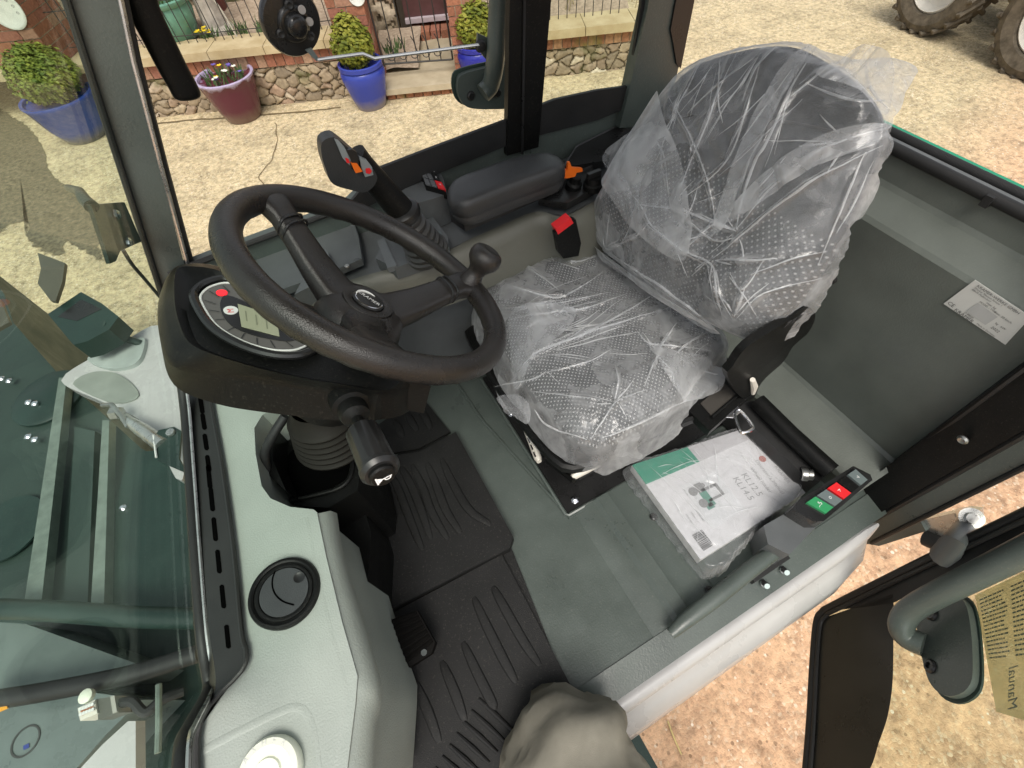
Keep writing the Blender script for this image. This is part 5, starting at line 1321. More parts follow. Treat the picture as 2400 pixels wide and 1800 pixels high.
mk('panel_support', slab([PZ(x, y, .10) for x, y in ((1790, 1232), (1860, 1192), (1915, 1232), (1850, 1300), (1800, 1275))], (0, 0, -.09)), M['console'], SP, bevel=.006, seg=3)

# ================================================================== left door, swung out
DA, DB, DT = PZ(1912, 1440, -.35), PZ(1888, 1800, -.35), PX(2400, 1203, .93)
DN = (DB - DA).cross(DT - DA).normalized()
if DN.dot(Vector(CAM) - DA) < 0: DN = -DN
def DO(x, y, d=0.0): return PP(x, y, DA + DN * d, DN)
DOOR = empty('cab_door', DA, None, None); par(DOOR, LOADER)
eb = (DB - DA).normalized(); eu = (DT - DA).normalized()
Lb, Lu = .78, (DT - DA).length + .25
def DQ(s, t, d=0.0): return DA + eb * s + eu * t + DN * d
gl = [DQ(.03, 0), DQ(.0, .03), DQ(0, Lu), DQ(Lb, Lu), DQ(Lb, 0)]
mk('door_glass', slab(gl, DN * -.005), M['doorglass'], DOOR, smooth=0)
# black ceramic border along the bottom, wavy inner line
inner = [DO(x, y, .0012) for x, y in ((2092, 1392), (2096, 1440), (2094, 1500), (2092, 1600), (2080, 1680), (2060, 1740), (2040, 1800), (1990, 1880))]
outer = [DO(x, y, .0012) for x, y in ((1920, 1452), (1914, 1500), (1908, 1560), (1904, 1620), (1902, 1680), (1898, 1740), (1893, 1800), (1885, 1880))]
bm = loft([spline(outer, 5), spline(inner, 5)], cap0=False, cap1=False, closed=False)
mk('glass_border', bm, mat('black_ceramic_print', (.02, .02, .018), .3), DOOR, smooth=0)
b2 = [DO(x, y, .0012) for x, y in ((1945, 1432), (2420, 1200))]; b3 = [DO(x, y, .0012) for x, y in ((2090, 1415), (2440, 1240))]
mk('glass_border', quad_bm([b2[0], b2[1], b3[1], b3[0]]), M['rubber'], DOOR, smooth=0)
fr_path = [DO(2440, 1186, .0), DO(2200, 1300, .0), DO(1960, 1418, .0), DO(1930, 1436, .0), DO(1916, 1462, .0), DO(1908, 1560, .0), DO(1902, 1680, .0), DO(1893, 1800, .0), DO(1884, 1890, .0)]
mk('door_seal', tube(spline(fr_path, 5), .011, n=12), M['rubber'], DOOR)
mk('seal_lip', tube([p + (eb + eu) * .016 + DN * .004 for p in spline(fr_path, 5)], .005, n=8), M['rubber'], DOOR)
# grab tube and its glass clamp
tp = [DO(2460, 1262, .06), DO(2300, 1342, .06), DO(2180, 1402, .06), DO(2128, 1436, .058), DO(2112, 1470, .052), DO(2128, 1495, .035), DO(2165, 1512, .018)]
HND = mk('door_handle_tube', tube(spline(tp, 6), .0225, n=18), M['paint'], DOOR, smooth=60)
cl = [DO(x, y, .014) for x, y in ((2148, 1440), (2200, 1402), (2250, 1400), (2272, 1450), (2280, 1560), (2270, 1610), (2230, 1632), (2190, 1615), (2165, 1560))]
cl = resample(spline(cl, 4, True), 50)
CL = mk('handle_clamp', slab(cl, DN * -.012), M['paint'], HND, bevel=.003, seg=3)
mk('clamp_pad', slab([p + DN * -.0125 for p in [sum(cl, Vector()) / 50 + (q - sum(cl, Vector()) / 50) * 1.07 + eb * .0 for q in cl]], DN * -.004), M['greensteel2'], CL, bevel=.001)
for p in ((2182, 1562), (2185, 1440)):
    mk('clamp_bolt', lathe([(.013, 0), (.013, .003), (.010, .006), (.006, .006), (.006, .002), (0, .002)], DO(*p, .014), DN, n=14), M['blackgloss'], CL)
# warning sheet stuck on the glass, printed side outwards
ss = [DO(x, y, -.0062) for x, y in ((2285, 1395), (2440, 1322), (2440, 1700), (2335, 1668))]
STK2 = mk('door_notice', slab(ss, DN * -.0006), notice_mat(), DOOR, smooth=0)
bm = bmesh.new(); e_x = (ss[1] - ss[0]); e_y = (ss[3] - ss[0])
rb_ = random.Random(5)
def S_(a, b): return ss[0].lerp(ss[1], a).lerp(ss[3].lerp(ss[2], a), b) + DN * .0006
for col in range(2):
    for k in range(16):
        a0_ = .06 + col * .5; b0_ = .06 + k * .034
        L_ = rb_.uniform(.30, .42)
        x = a0_
        while x < a0_ + L_:
            w = rb_.uniform(.02, .07); quad_bm([S_(x, b0_), S_(x + w, b0_), S_(x + w, b0_ + .013), S_(x, b0_ + .013)], bm); x += w + .012
mk('notice_text', bm, M['inkgrey'], STK2, smooth=0)
tb = text_bm('Manual', .024, S_(.45, .80), -(ss[2] - ss[1]), (ss[1] - ss[0]), 0.0); text_bm('Gennemlaes', .020, S_(.80, .78), -(ss[2] - ss[1]), (ss[1] - ss[0]), 0.0, tb)
mk('notice_heading', tb, M['inkgrey'], STK2, smooth=0)
# hinge: bracket on the post, pin, arm to the door
h1 = PX(2160, 1218, .955); h2 = PX(2285, 1212, .955)
HG = mk('door_hinge', slab([PX(x, y, .955) for x, y in ((2150, 1222), (2262, 1196), (2290, 1200), (2292, 1222), (2200, 1262), (2160, 1240))], (.02, 0, 0)), M['silver'], DOOR, bevel=.004)
mk('hinge_pin', lathe([(.018, -.03), (.018, .008), (.021, .010), (.021, .016), (.012, .016), (.010, .024), (0, .024)], PX(2272, 1212, .95), Vector((-.6, -.1, .8)), n=22), M['silver'], HG)
mk('hinge_arm', tube([PX(2268, 1226, .95), DO(2235, 1270, .03), DO(2215, 1305, .0)], [.016, .020, .026], n=12), M['console'], HG)
mk('hinge_stop', lathe([(.02, 0), (.02, .03), (0, .032)], PX(2170, 1260, .95), (0, -.6, .5), n=14), M['rubber'], HG)
mk('hinge_plate', slab([PX(x, y, .945) for x, y in ((1965, 1262), (2080, 1182), (2150, 1165), (2156, 1220), (2170, 1245), (2060, 1280))], (.012, 0, 0)), M['paint'], HG, bevel=.003)

# ================================================================== right door hardware (a second, like door beyond the post)
RDY = 1.06
RD = empty('right_door', (.3, RDY, .55), None, None); par(RD, LOADER)
tpx = [(1172, -60), (1166, 60), (1160, 150), (1150, 198), (1132, 218)]
RH = mk('door_handle_tube', tube(spline([PY(x, y, RDY - .05 if i < 3 else RDY - .03) for i, (x, y) in enumerate(tpx)], 6), .0195, n=16), M['greensteel2'] if False else M['paint'], RD, smooth=60)
cl = resample(spline([PY(x, y, RDY) for x, y in ((1073, 195), (1090, 172), (1180, 152), (1200, 160), (1200, 245), (1150, 256), (1098, 252), (1078, 232))], 4, True), 50)
RC_ = mk('handle_clamp', slab(cl, (0, .012, 0)), M['paint'], RH, bevel=.003, seg=3)
cc = sum(cl, Vector()) / 50
mk('clamp_pad', slab([cc + (p - cc) * 1.05 + Vector((-.004, .013, .004)) for p in cl], (0, .004, 0)), M['greensteel2'], RC_, bevel=.001)
for p in ((1103, 224), (1165, 217)):
    mk('clamp_bolt', lathe([(.010, 0), (.010, .003), (.007, .007), (0, .007)], PY(*p, RDY), (0, -1, 0), n=14), M['blackgloss'], RC_)
LT = mk('latch_bracket', slab([PY(x, y, RDY - .03) for x, y in ((1120, 78), (1146, 90), (1152, 130), (1138, 138), (1118, 112))], (0, .006, 0)), M['paint'], RD, bevel=.002)
mk('rod_ball', lathe([(0, -.010), (.009, -.007), (.012, 0), (.009, .007), (0, .010)], PY(1126, 108, RDY - .035), (0, -1, 0), n=14), M['rubber'], LT)
# window stay rod from the round lock to the latch
rod = [PY(744, 140, RDY), PY(790, 134, RDY), PY(850, 126, RDY), PY(878, 137, RDY - .005), PY(960, 126, RDY - .02), PY(1126, 105, RDY - .04)]
mk('stay_rod', tube(rod, .0032, n=8), M['silver'], RD)
LK = mk('round_lock', lathe([(.036, .030), (.047, .024), (.0525, .012), (.0535, 0), (.051, -.004), (.043, -.005), (.029, -.006), (.0275, -.012), (.024, -.014), (.020, -.014), (.0185, -.022), (.0165, -.028), (.0120, -.031), (0, -.031)], PY(684, 52, RDY + .02), (-.22, 1, .10), n=44), M['blackgloss'], RD, smooth=50)
for p in ((677, 10), (658, 78), (727, 84)):
    mk('lock_screw', lathe([(.008, 0), (.008, .006), (.005, .008), (0, .005)], PY(*p, RDY + .010), (0, -1, 0), n=10), M['rubber'], LK)
for p in ((707, 22), (725, 50)):
    mk('lock_plug', lathe([(.0065, 0), (.0065, .003), (0, .003)], PY(*p, RDY + .006), (0, -1, 0), n=16), mat('grey_plug', (.42, .40, .38), .5), LK, smooth=0)
mk('lock_link', slab([PY(x, y, RDY + .004) for x, y in ((716, 118), (730, 112), (748, 138), (742, 144))], (0, .004, 0)), M['greyswitch'], LK)
# black grip hanging by the front window
gp_ = [PY(x, y, .985) for x, y in ((318, -60), (330, 0), (345, 40), (375, 100), (405, 160), (430, 205), (442, 232))]
mk('window_grip', tube(spline(gp_, 5), [.0100] * 28 + [.0098, .0094, .0075], n=16, sx=2.1, up=(0, 1, 0)), M['black'], RD, smooth=60)

# ================================================================== loader nose seen through the windscreen
def nose(px, z, th, mt, name, bv=.004, parent=LOADER, zs=None):
    return mk(name, slab([PZ(x, y, z) for x, y in px], (0, 0, -th)), mt, parent, bevel=bv)
NB = nose([(-60, 600), (10, 690), (30, 755), (140, 880), (225, 955), (330, 1050), (440, 1110), (470, 1300), (470, 1420), (-60, 1400), (-200, 1000)], -.18, .55, M['greensteel2'], 'front_frame_plate', .01)
nose([(300, 1060), (460, 1050), (520, 1440), (250, 1420), (268, 1200)], -.16, .04, M['steelgreen'], 'frame_well')
mk('frame_cover_disc', lathe([(.115, -.02), (.115, .0), (.105, .006), (0, .006)], PZ(112, 930, -.17), (0, 0, 1), n=40), M['steelgreen'], NB)
for p in ((70, 945), (85, 948), (8, 890), (25, 895), (70, 1025), (85, 1032), (292, 1192)):
    mk('frame_bolt', lathe([(.011, 0), (.011, .008), (.006, .012), (0, .012)], PZ(*p, -.162), (0, 0, 1), n=8), M['chrome'], NB)
mk('frame_disc', lathe([(.10, 0), (.10, .006), (0, .006)], PZ(20, 1240, -.17), (0, 0, 1), n=36), M['steelgreen'], NB)
RIBM = mat('grey_green_strip', (.17, .21, .18), .45, metal=.2, var=.2, vscale=30)  # grey-green bars lying above the front frame plate
nose([(138, 885), (156, 885), (96, 1420), (56, 1415)], -.13, .03, RIBM, 'grey_strip', .003, NB)
nose([(240, 985), (256, 985), (243, 1435), (212, 1430)], -.13, .03, RIBM, 'grey_strip', .003, NB)
nose([(175, 1000), (222, 1010), (205, 1420), (150, 1415)], -.15, .03, M['greensteel2'], 'frame_rail', .004, NB)
# white mudguard with its dark lamp housing
mg = resample(spline([PZ(x, y, -.10) for x, y in ((143, 892), (212, 840), (290, 800), (372, 762), (420, 840), (440, 1000), (425, 1130), (380, 1060), (330, 985), (225, 935))], 4, True), 60)
MG = mk('front_mudguard', slab(mg, (0, 0, -.05)), M['white'], LOADER, bevel=.014, seg=3)
mk('mudguard_lamp_seat', slab(resample(spline([PZ(x, y, -.085) for x, y in ((205, 838), (260, 812), (330, 790), (338, 810), (320, 850), (270, 864), (225, 856))], 3, True), 40), (0, 0, -.02)), mat('pale_grey_paint', (.40, .44, .42), .4), MG, bevel=.004)
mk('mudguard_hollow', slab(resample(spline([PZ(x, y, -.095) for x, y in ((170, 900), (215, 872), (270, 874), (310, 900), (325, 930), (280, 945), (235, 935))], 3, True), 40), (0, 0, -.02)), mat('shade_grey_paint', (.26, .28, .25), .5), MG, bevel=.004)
ZW = .02
lampb = [PZ(x, y, ZW) for x, y in ((112, 736), (190, 684), (240, 712), (278, 742), (256, 772), (204, 800), (172, 808), (155, 788))]
LP = mk('work_lamp', slab(lampb, (0, 0, -.07)), M['steelgreen'], LOADER, bevel=.006)
mk('lamp_lens', slab([PZ(x, y, ZW + .001) for x, y in ((135, 742), (190, 702), (238, 724), (180, 752))], (0, 0, -.006)), M['blackgloss'], LP, bevel=.001)
mk('lamp_bracket', tube([PZ(240, 760, ZW), PZ(285, 790, -.05), PZ(330, 805, -.09)], .012, n=8), M['greensteel2'], LP)
mk('reflection_plate', slab([PZ(x, y, .05) for x, y in ((88, 592), (152, 616), (146, 660), (130, 706), (118, 704), (88, 664), (96, 630))], (0, 0, -.012)), mat('brown_reflection', (.09, .085, .06), .5), LOADER, bevel=.003)  # brown angular reflections in the windscreen, put in as solid plates
mk('reflection_plate', slab([PZ(x, y, .05) for x, y in ((-60, 640), (2, 705), (22, 755), (-60, 800))], (0, 0, -.012)), mat('brown_reflection2', (.09, .085, .06), .5), LOADER, bevel=.003)
# hydraulic couplings by the screen foot
HYD = mk('hydraulic_coupling', tube([PZ(292, 980, -.06), PZ(330, 1005, -.05), PZ(385, 1045, -.03)], [.012, .020, .022], n=14), M['silver'], LOADER)
mk('coupling_nut', lathe([(.014, 0), (.020, .004), (.020, .03), (.014, .034), (0, .034)], PZ(262, 970, -.06), (.8, -.4, .1), n=6), M['bolt'], HYD)
mk('coupling_ring', tube([PZ(240, 950, -.05), PZ(262, 948, -.04), PZ(285, 975, -.04), PZ(300, 1000, -.05)], .007, n=8), M['bolt'], HYD)
mk('coupling_plate', slab([PZ(x, y, -.02) for x, y in ((360, 1025), (372, 1008), (408, 1000), (425, 1010), (420, 1075), (440, 1110), (365, 1078))], (0, 0, -.006)), M['steelgreen'], HYD, bevel=.002)
mk('coupling_bolt', lathe([(.012, 0), (.012, .008), (0, .01)], PZ(402, 1015, -.018), (0, 0, 1), n=8), M['silver'], HYD)
mk('coupling_edge', tube([PZ(360, 1020, -.015), PZ(366, 1072, -.015)], .003, n=6), M['print'], HYD)
# nose panels, hoses and the plug near the lower corner
PN = nose([(-60, 1455), (60, 1462), (338, 1562), (300, 1590), (-60, 1640)], -.14, .15, mat('grey_nose_panel', (.12, .15, .14), .35), 'nose_panel')
PN2 = nose([(-60, 1655), (200, 1620), (330, 1640), (250, 1720), (180, 1800), (160, 1900), (-60, 1900)], -.13, .16, mat('grey_nose_panel_lower', (.13, .16, .155), .3), 'nose_panel')
nose([(180, 1810), (240, 1745), (300, 1690), (318, 1690), (318, 1900), (170, 1900)], -.115, .03, M['white'], 'nose_body_skin')
mk('nose_hose', tube(spline([PZ(x, y, -.07) for x, y in ((-80, 1425), (120, 1432), (300, 1445), (470, 1450))], 5), .024, n=12), M['steelgreen'], NB)
mk('nose_hose', tube(spline([PZ(x, y, -.07) for x, y in ((-80, 1650), (100, 1622), (300, 1582), (470, 1530))], 5), .020, n=12), M['rubber'], NB)
ORB = mk('nose_decal', lathe([(.030, 0), (.030, .0008), (.026, .0008), (.026, .0004)], PZ(60, 1737, -.129), (0, 0, 1), n=30), M['ink'], PN2, smooth=0)
mk('decal_mark', slab([PZ(x, y, -.128) for x, y in ((54, 1748), (68, 1742), (68, 1752), (55, 1758))], (0, 0, -.0006)), flat('blue_print', (.02, .04, .25)), PN2, smooth=0)
nose([(-200, 1380), (500, 1380), (520, 1900), (-200, 1900)], -.30, .45, M['steelgreen'], 'nose_underbody', .005)
PLG = mk('cable_plug', slab([PZ(x, y, -.03) for x, y in ((182, 1660), (222, 1640), (228, 1672), (188, 1690))], (0, 0, -.04)), M['cream'], LOADER, bevel=.004)
mk('plug_seal', slab([PZ(x, y, -.029) for x, y in ((188, 1664), (218, 1652), (221, 1664), (190, 1678))], (0, 0, -.004)), mat('terracotta_seal', (.45, .17, .08), .5), PLG)
for k in range(5):
    for j in range(2):
        mk('plug_pin', lathe([(.0034, 0), (.0034, .003), (0, .003)], PZ(190 + k * 7 + j, 1662 - k * 2.8 + j * 12, -.027), (0, 0, 1), n=8), M['print'], PLG)
mk('plug_body', slab([PZ(x, y, -.035) for x, y in ((226, 1638), (272, 1632), (278, 1670), (230, 1688))], (0, 0, -.04)), mat('olive_plug', (.09, .09, .075), .5), PLG, bevel=.004)
mk('plug_lock', slab([PZ(x, y, -.03) for x, y in ((258, 1632), (268, 1630), (274, 1668), (264, 1672))], (0, 0, -.04)), mat('grey_plug_lock', (.35, .34, .30), .5), PLG, bevel=.002)
mk('plug_cap', lathe([(.014, 0), (.014, .01), (.008, .014), (0, .014)], PZ(208, 1632, -.04), (0, 0, 1), n=14), M['capwhite'], PLG)
mk('plug_cable', tube(spline([PZ(x, y, z) for x, y, z in ((275, 1650, -.05), (310, 1645, -.04), (340, 1670, -.05), (380, 1640, -.06), (430, 1620, -.08))], 5), .010, n=8), M['rubber'], PLG)
mk('orange_tag', slab([PZ(x, y, -.06) for x, y in ((-20, 1662), (14, 1652), (18, 1660), (-20, 1676))], (0, 0, -.003)), flat('amber', (.8, .35, .02)), PLG)
mk('post_strip', tube([PZ(372, 1604, -.02), PZ(372, 1700, -.02), PZ(370, 1765, -.02)], .006, n=8), RIBM, NB)
# ================================================================== person standing in the doorway (trousered legs)
def body(name, verts, edges, radii, m_, sub=2):
    me = bpy.data.meshes.new(name); me.from_pydata([tuple(v) for v in verts], edges, [])
    o = bpy.data.objects.new(name, me); COL.objects.link(o)
    me.materials.append(m_)
    md = o.modifiers.new('skin', 'SKIN'); md.use_smooth_shade = True
    for v, r in zip(me.skin_vertices[0].data, radii):
        v.radius = (r if isinstance(r, tuple) else (r, r)); v.use_root = False
    me.skin_vertices[0].data[0].use_root = True
    sd_ = o.modifiers.new('sub', 'SUBSURF'); sd_.levels = sub; sd_.render_levels = sub
    return o
K = PZ(1318, 1745, .12)
V = [(-.02, -.52, .30), (-.06, -.45, .26), (K.x * .5 - .04, (K.y - .45) * .5, .20), (K.x - .01, K.y - .10, .125), (K.x, K.y, .075), (K.x + .005, K.y - .03, -.02), (K.x + .01, K.y - .10, -.22), (K.x + .01, K.y - .14, -.42),
     (.12, -.56, .24), (.16, -.55, -.10), (.17, -.56, -.30), (.17, -.60, -.70), (.17, -.60, -.92), (-.02, -.56, .48), (-.02, -.57, .66)]
E_ = [(0, 1), (1, 2), (2, 3), (3, 4), (4, 5), (5, 6), (6, 7), (0, 8), (8, 9), (9, 10), (10, 11), (11, 12), (0, 13), (13, 14)]
rad = [(.15, .12), .118, .122, .122, .120, .108, .085, .062, .10, .085, .072, .062, .055, (.155, .11), (.165, .115)]
PER = body('person', V, E_, rad, M['trouser'])
PER.data.materials.clear(); PER.data.materials.append(M['trouser'])
tag(PER, 'person in taupe trousers with one bent knee in the cab doorway', 'person')
PER.modifiers['sub'].levels = 3; PER.modifiers['sub'].render_levels = 3
# cloth folds as real relief in the mesh
dg = bpy.context.evaluated_depsgraph_get(); dg.update()
me2 = bpy.data.meshes.new_from_object(PER.evaluated_get(dg))
PER.modifiers.clear(); PER.data = me2
kv = Vector(K)
nrm = [v.normal.copy() for v in me2.vertices]
for v, n_ in zip(me2.vertices, nrm):
    p = v.co; q = p - kv
    w = noise.noise(p * 5 + Vector((3, 1, 7)))
    f1_ = abs(noise.noise(Vector((q.x * 5 + q.z * 9 + 2.2 * w, q.y * 9 - q.z * 4, 3.3)))) - .25
    f2_ = math.sin((q.y * 62 + q.x * 22 + 5 * w)) * math.exp(-((q.length - .13) / .09) ** 2)
    v.co = p + n_ * (.034 * -f1_ + .010 * f2_ + .007 * noise.noise(p * 22) - .012 * max(0, .22 - abs(noise.noise(Vector((q.x * 10 + q.z * 16 + w, q.y * 15 + q.x * 6, 8.1))))) / .22)
me2.polygons.foreach_set('use_smooth', [True] * len(me2.polygons)); me2.update()
if not me2.materials: me2.materials.append(M['trouser'])
for nm, p in (('boot', (K.x + .01, K.y - .10, -.53)), ('boot', (.17, -.55, -.965))):
    bm = tube(spline([Vector(p) + Vector(q) for q in ((0, -.07, .02), (0, -.04, .02), (0, .02, .01), (0, .10, -.005), (0, .15, -.012))], 3), [.035, .042, .043, .043, .044, .045, .046, .046, .045, .043, .038, .028, .018][:13], n=14)
    b_ = mk(nm, bm, M['boot'], PER, smooth=60)
# step plate of the loader under the front foot
mk('entry_step', slab([(K.x - .14, -.10, -.58), (K.x + .20, -.10, -.58), (K.x + .20, -.32, -.58), (K.x - .14, -.32, -.58)], (0, 0, -.03)), M['steelgreen'], LOADER, bevel=.006)

# ================================================================== things behind: garden wall and gate
W0 = Vector((.434, 5.262, gz)); WD = Vector((.915, -.404, 0)).normalized(); WM = Vector((-.404, -.915, 0)).normalized()
def WLL(s, h, d=0.0): return W0 + WD * s + WM * d + Vector((0, 0, h))
def WS_(x, y, d=0.0):
    p = PP(x, y, W0 + WM * d, WM) - W0
    return p.dot(WD), p.z
def depth(P): return float(RC[2] @ (np.array(P) - CAM))
def set_tone(me, vals):
    a = me.attributes.new('tone', 'FLOAT', 'FACE'); a.data.foreach_set('value', vals)
M['stone'] = attr_mat('field_stone', [(0.0, (.085, .065, .04)), (.12, (.10, .08, .05)), (.2, (.34, .265, .175)), (.4, (.23, .185, .13)), (.6, (.43, .345, .23)), (.75, (.28, .215, .15)), (.88, (.37, .26, .18)), (1.0, (.54, .47, .35))], nscale=26, bump=.7, moss=(.10, .11, .03))
M['brick'] = attr_mat('orange_red_brick', [(0.0, (.30, .27, .21)), (.08, (.30, .27, .21)), (.12, (.22, .095, .06)), (.5, (.34, .145, .085)), (.8, (.29, .12, .085)), (1.0, (.40, .26, .17))], nscale=50, bump=.4, nvar=.2)
M['mossbrick'] = attr_mat('mossy_brick', [(0.0, (.26, .23, .17)), (.1, (.24, .21, .15)), (.12, (.20, .09, .05)), (.6, (.30, .13, .07)), (1.0, (.34, .2, .11))], nscale=40, bump=.5, moss=(.12, .15, .025))
M['coping'] = mat('yellow_sandstone', (.40, .31, .17), .85, bump=(40, .5), col2=(.55, .46, .29), vscale=5, spec=.2)
M['step'] = mat('grey_sandstone', (.36, .30, .2), .85, bump=(40, .5), col2=(.48, .41, .29), vscale=6, spec=.2)
M['iron'] = mat('dark_iron', (.03, .028, .025), .6, var=.3)
M['soil'] = mat('pinkish_gravel_bed', (.26, .20, .145), .95, bump=(90, 1.0), col2=(.46, .37, .28), vscale=28, spec=.1)

def stone_wall(name, s0, s1, h0, h1, d0, step, sw, sh, parent, seed, axis=None, m_=None, relief=.03):
    """wall face in relief: every stone is raised from its joint"""
    O, D, Mn = axis or (W0, WD, WM)
    r = random.Random(seed); seeds = []
    h = h0 - sh
    while h < h1 + sh:
        s = s0 - sw + r.random() * sw
        while s < s1 + sw:
            seeds.append((s + r.uniform(-.38, .38) * sw, h + r.uniform(-.42, .42) * sh, r.random(), r.uniform(.5, 1.2))); s += sw * r.uniform(.7, 1.35)
        h += sh
    S = np.array(seeds)
    ns, nh = max(4, int((s1 - s0) / step)), max(4, int((h1 - h0) / step))
    gs, gh = np.meshgrid(np.linspace(s0, s1, ns), np.linspace(h0, h1, nh), indexing='ij')
    ps, ph = gs.ravel(), gh.ravel()
    wob = np.array([noise.noise(Vector((a * 15, b * 15, seed))) for a, b in zip(ps, ph)]) * .55 * sh
    d2 = (ps[:, None] + wob[:, None] - S[None, :, 0]) ** 2 / (sw / sh) ** 1.2 + (ph[:, None] + wob[:, None] * .6 - S[None, :, 1]) ** 2
    i = np.argsort(d2, 1)[:, :2]
    f1 = np.sqrt(np.take_along_axis(d2, i[:, :1], 1))[:, 0]; f2 = np.sqrt(np.take_along_axis(d2, i[:, 1:2], 1))[:, 0]
    e = np.clip((f2 - f1) / (sh * .32), 0, 1)
    hgt = relief * (e ** .5) * S[i[:, 0], 3] - relief
    joint = e < .30
    vt = [O + D * float(a) + Vector((0, 0, float(b))) + Mn * (d0 + float(c)) for a, b, c in zip(ps, ph, hgt)]
    n0 = len(vt); fc = []; tn = []
    for a in range(ns - 1):
        for b in range(nh - 1):
            k = a * nh + b; fc.append((k, k + nh, k + nh + 1, k + 1)); tn.append(.0 if joint[k] else .15 + .85 * S[i[k, 0], 2])
    # thickness: back and caps
    back = [O + D * a + Vector((0, 0, b)) + Mn * (d0 - .24) for a, b in ((s0, h0), (s1, h0), (s1, h1), (s0, h1))]
    fr = [O + D * a + Vector((0, 0, b)) + Mn * (d0 - relief) for a, b in ((s0, h0), (s1, h0), (s1, h1), (s0, h1))]
    vt += back + fr
    for q in ((0, 1, 2, 3), (0, 4, 5, 1), (1, 5, 6, 2), (2, 6, 7, 3), (3, 7, 4, 0)):
        fc.append(tuple(n0 + j for j in q)); tn.append(.3)
    o = mkmesh(name, vt, fc, m_ or M['stone'], parent); set_tone(o.data, tn); return o

def bricks(name, rects, parent, m_, origin, D, Mn, depth_, gap=.008, seed=1, bev=.004):
    """separate bricks set proud of a mortar core; rects (s, h, w, hh)"""
    r = random.Random(seed); bm = bmesh.new(); tones = []
    rot = Matrix((D, Mn, Vector((0, 0, 1)))).transposed()
    for s, h, w, hh in rects:
        n0 = len(bm.faces)
        box(origin + D * (s + w / 2) + Vector((0, 0, h + hh / 2)) + Mn * (-depth_ / 2 + r.uniform(-.002, .003)), (w - gap, depth_, hh - gap), bm, rot)
        tones += [r.uniform(.12, 1)] * 6
    bmesh.ops.recalc_face_normals(bm, faces=bm.faces)
    o = mk(name, bm, m_, parent, smooth=0)
    set_tone(o.data, tones); return o

def garden_wall(s0, s1, hb0, hb1, hc, seed, brick_m, label):
    R0 = empty('garden_wall', WLL((s0 + s1) / 2, 0, -.1), label, 'wall', 'low garden walls by the gate')
    stone_wall('stonework', s0, s1, -.02, hb0, .0, .0090, .112, .068, R0, seed)
    rects = []; s = s0
    r = random.Random(seed)
    while s < s1 - .04:
        w = r.uniform(.072, .088); rects.append((s, hb0 + .004, min(w, s1 - s), hb1 - hb0)); s += w
    core = slab([WLL(s0, hb0 + .002, -.012), WLL(s1, hb0 + .002, -.012), WLL(s1, hb1, -.012), WLL(s0, hb1, -.012)], WM * -.2)
    bc = mk('mortar_bed', core, mat('lime_mortar', (.36, .31, .23), .95, bump=(60, .6), var=.2), R0, smooth=0)
    bricks('brick_course', rects, R0, brick_m, W0, WD, WM, .10, seed=seed)
    bm = bmesh.new(); s = s0 - .02
    while s < s1:
        w = r.uniform(.42, .62); e1 = min(s + w - .006, s1 + .02)
        slab([WLL(s, hc, .045), WLL(e1, hc, .045), WLL(e1, hc + r.uniform(-.003, .003), -.29), WLL(s, hc, -.29)], (0, 0, -(hc - hb1 - .006)), bm); s += w
    mk('coping', bm, M['coping'], R0, bevel=.008)
    return R0
sA, _ = WS_(235, 260); sB = WS_(800, 120)[0]
hA = WS_(520, 136)[1]; hTop = hA + .07
hbr = WS_(520, 171)[1]
garden_wall(sA - .6, sB, hbr, hA, hTop, 3, M['brick'], 'low rubble stone wall with brick course and sandstone coping, behind the purple pot')
sC, sD = WS_(1100, 100)[0], WS_(1500, 66)[0]
hA2 = WS_(1400, 79)[1]; hbr2 = WS_(1400, 107)[1]
garden_wall(sC + .02, sD, hbr2, hA2, hA2 + .075, 5, M['mossbrick'], 'low rubble stone wall with mossy bricks, seen through the rear side window')

def brick_pillar(s0, w, h, label, seed, d=.05, grp='brick gate pillars'):
    R0 = empty('brick_pillar', WLL(s0 + w / 2, 0, -.15), label, 'pillar', grp)
    core = slab([WLL(s0 + .006, 0, d - .008), WLL(s0 + w - .006, 0, d - .008), WLL(s0 + w - .006, h, d - .008), WLL(s0 + .006, h, d - .008)], WM * -(w - .016))
    mk('mortar_core', core, mat('pale_mortar', (.40, .33, .24), .95, bump=(60, .6), var=.2), R0, smooth=0)
    rows = int(h / .072)
    for face in range(3):
        rects = []
        for k in range(rows):
            if face == 0:
                cuts = [0, w * .5, w] if k % 2 else [0, w * .26, w * .74, w]
            else:
                cuts = [0, w * .26, w * .74, w] if k % 2 else [0, w * .5, w]
            for a, b in zip(cuts, cuts[1:]): rects.append((a, k * .072, b - a, .072))
        if face == 0: bricks('brick_face', rects, R0, M['brick'], WLL(s0, 0, d), WD, WM, .03, seed=seed)
        elif face == 1: bricks('brick_face', rects, R0, M['brick'], WLL(s0 + w - .002, 0, d - .003), -WM, WD, .03, seed=seed + 1)
        else: bricks('brick_face', rects, R0, M['brick'], WLL(s0 + .002, 0, d - w + .003), WM, -WD, .03, seed=seed + 2)
    mk('cap_slab', slab([WLL(s0 - .04, h, d + .04), WLL(s0 + w + .04, h, d + .04), WLL(s0 + w + .04, h, d - w - .04), WLL(s0 - .04, h, d - w - .04)], (0, 0, .06)), M['coping'], R0, bevel=.01)
    return R0
pw = WS_(886, 60)[0] - WS_(800, 60)[0]
brick_pillar(sB, pw, 1.45, 'orange brick gate pillar behind the tall blue pot, left of the gate', 21)
sR0 = WS_(1058, 90)[0]; pw2 = max(.2, WS_(1125, 90)[0] - sR0)
brick_pillar(sR0, pw2, 1.45, 'orange brick gate pillar right of the iron gate', 31)
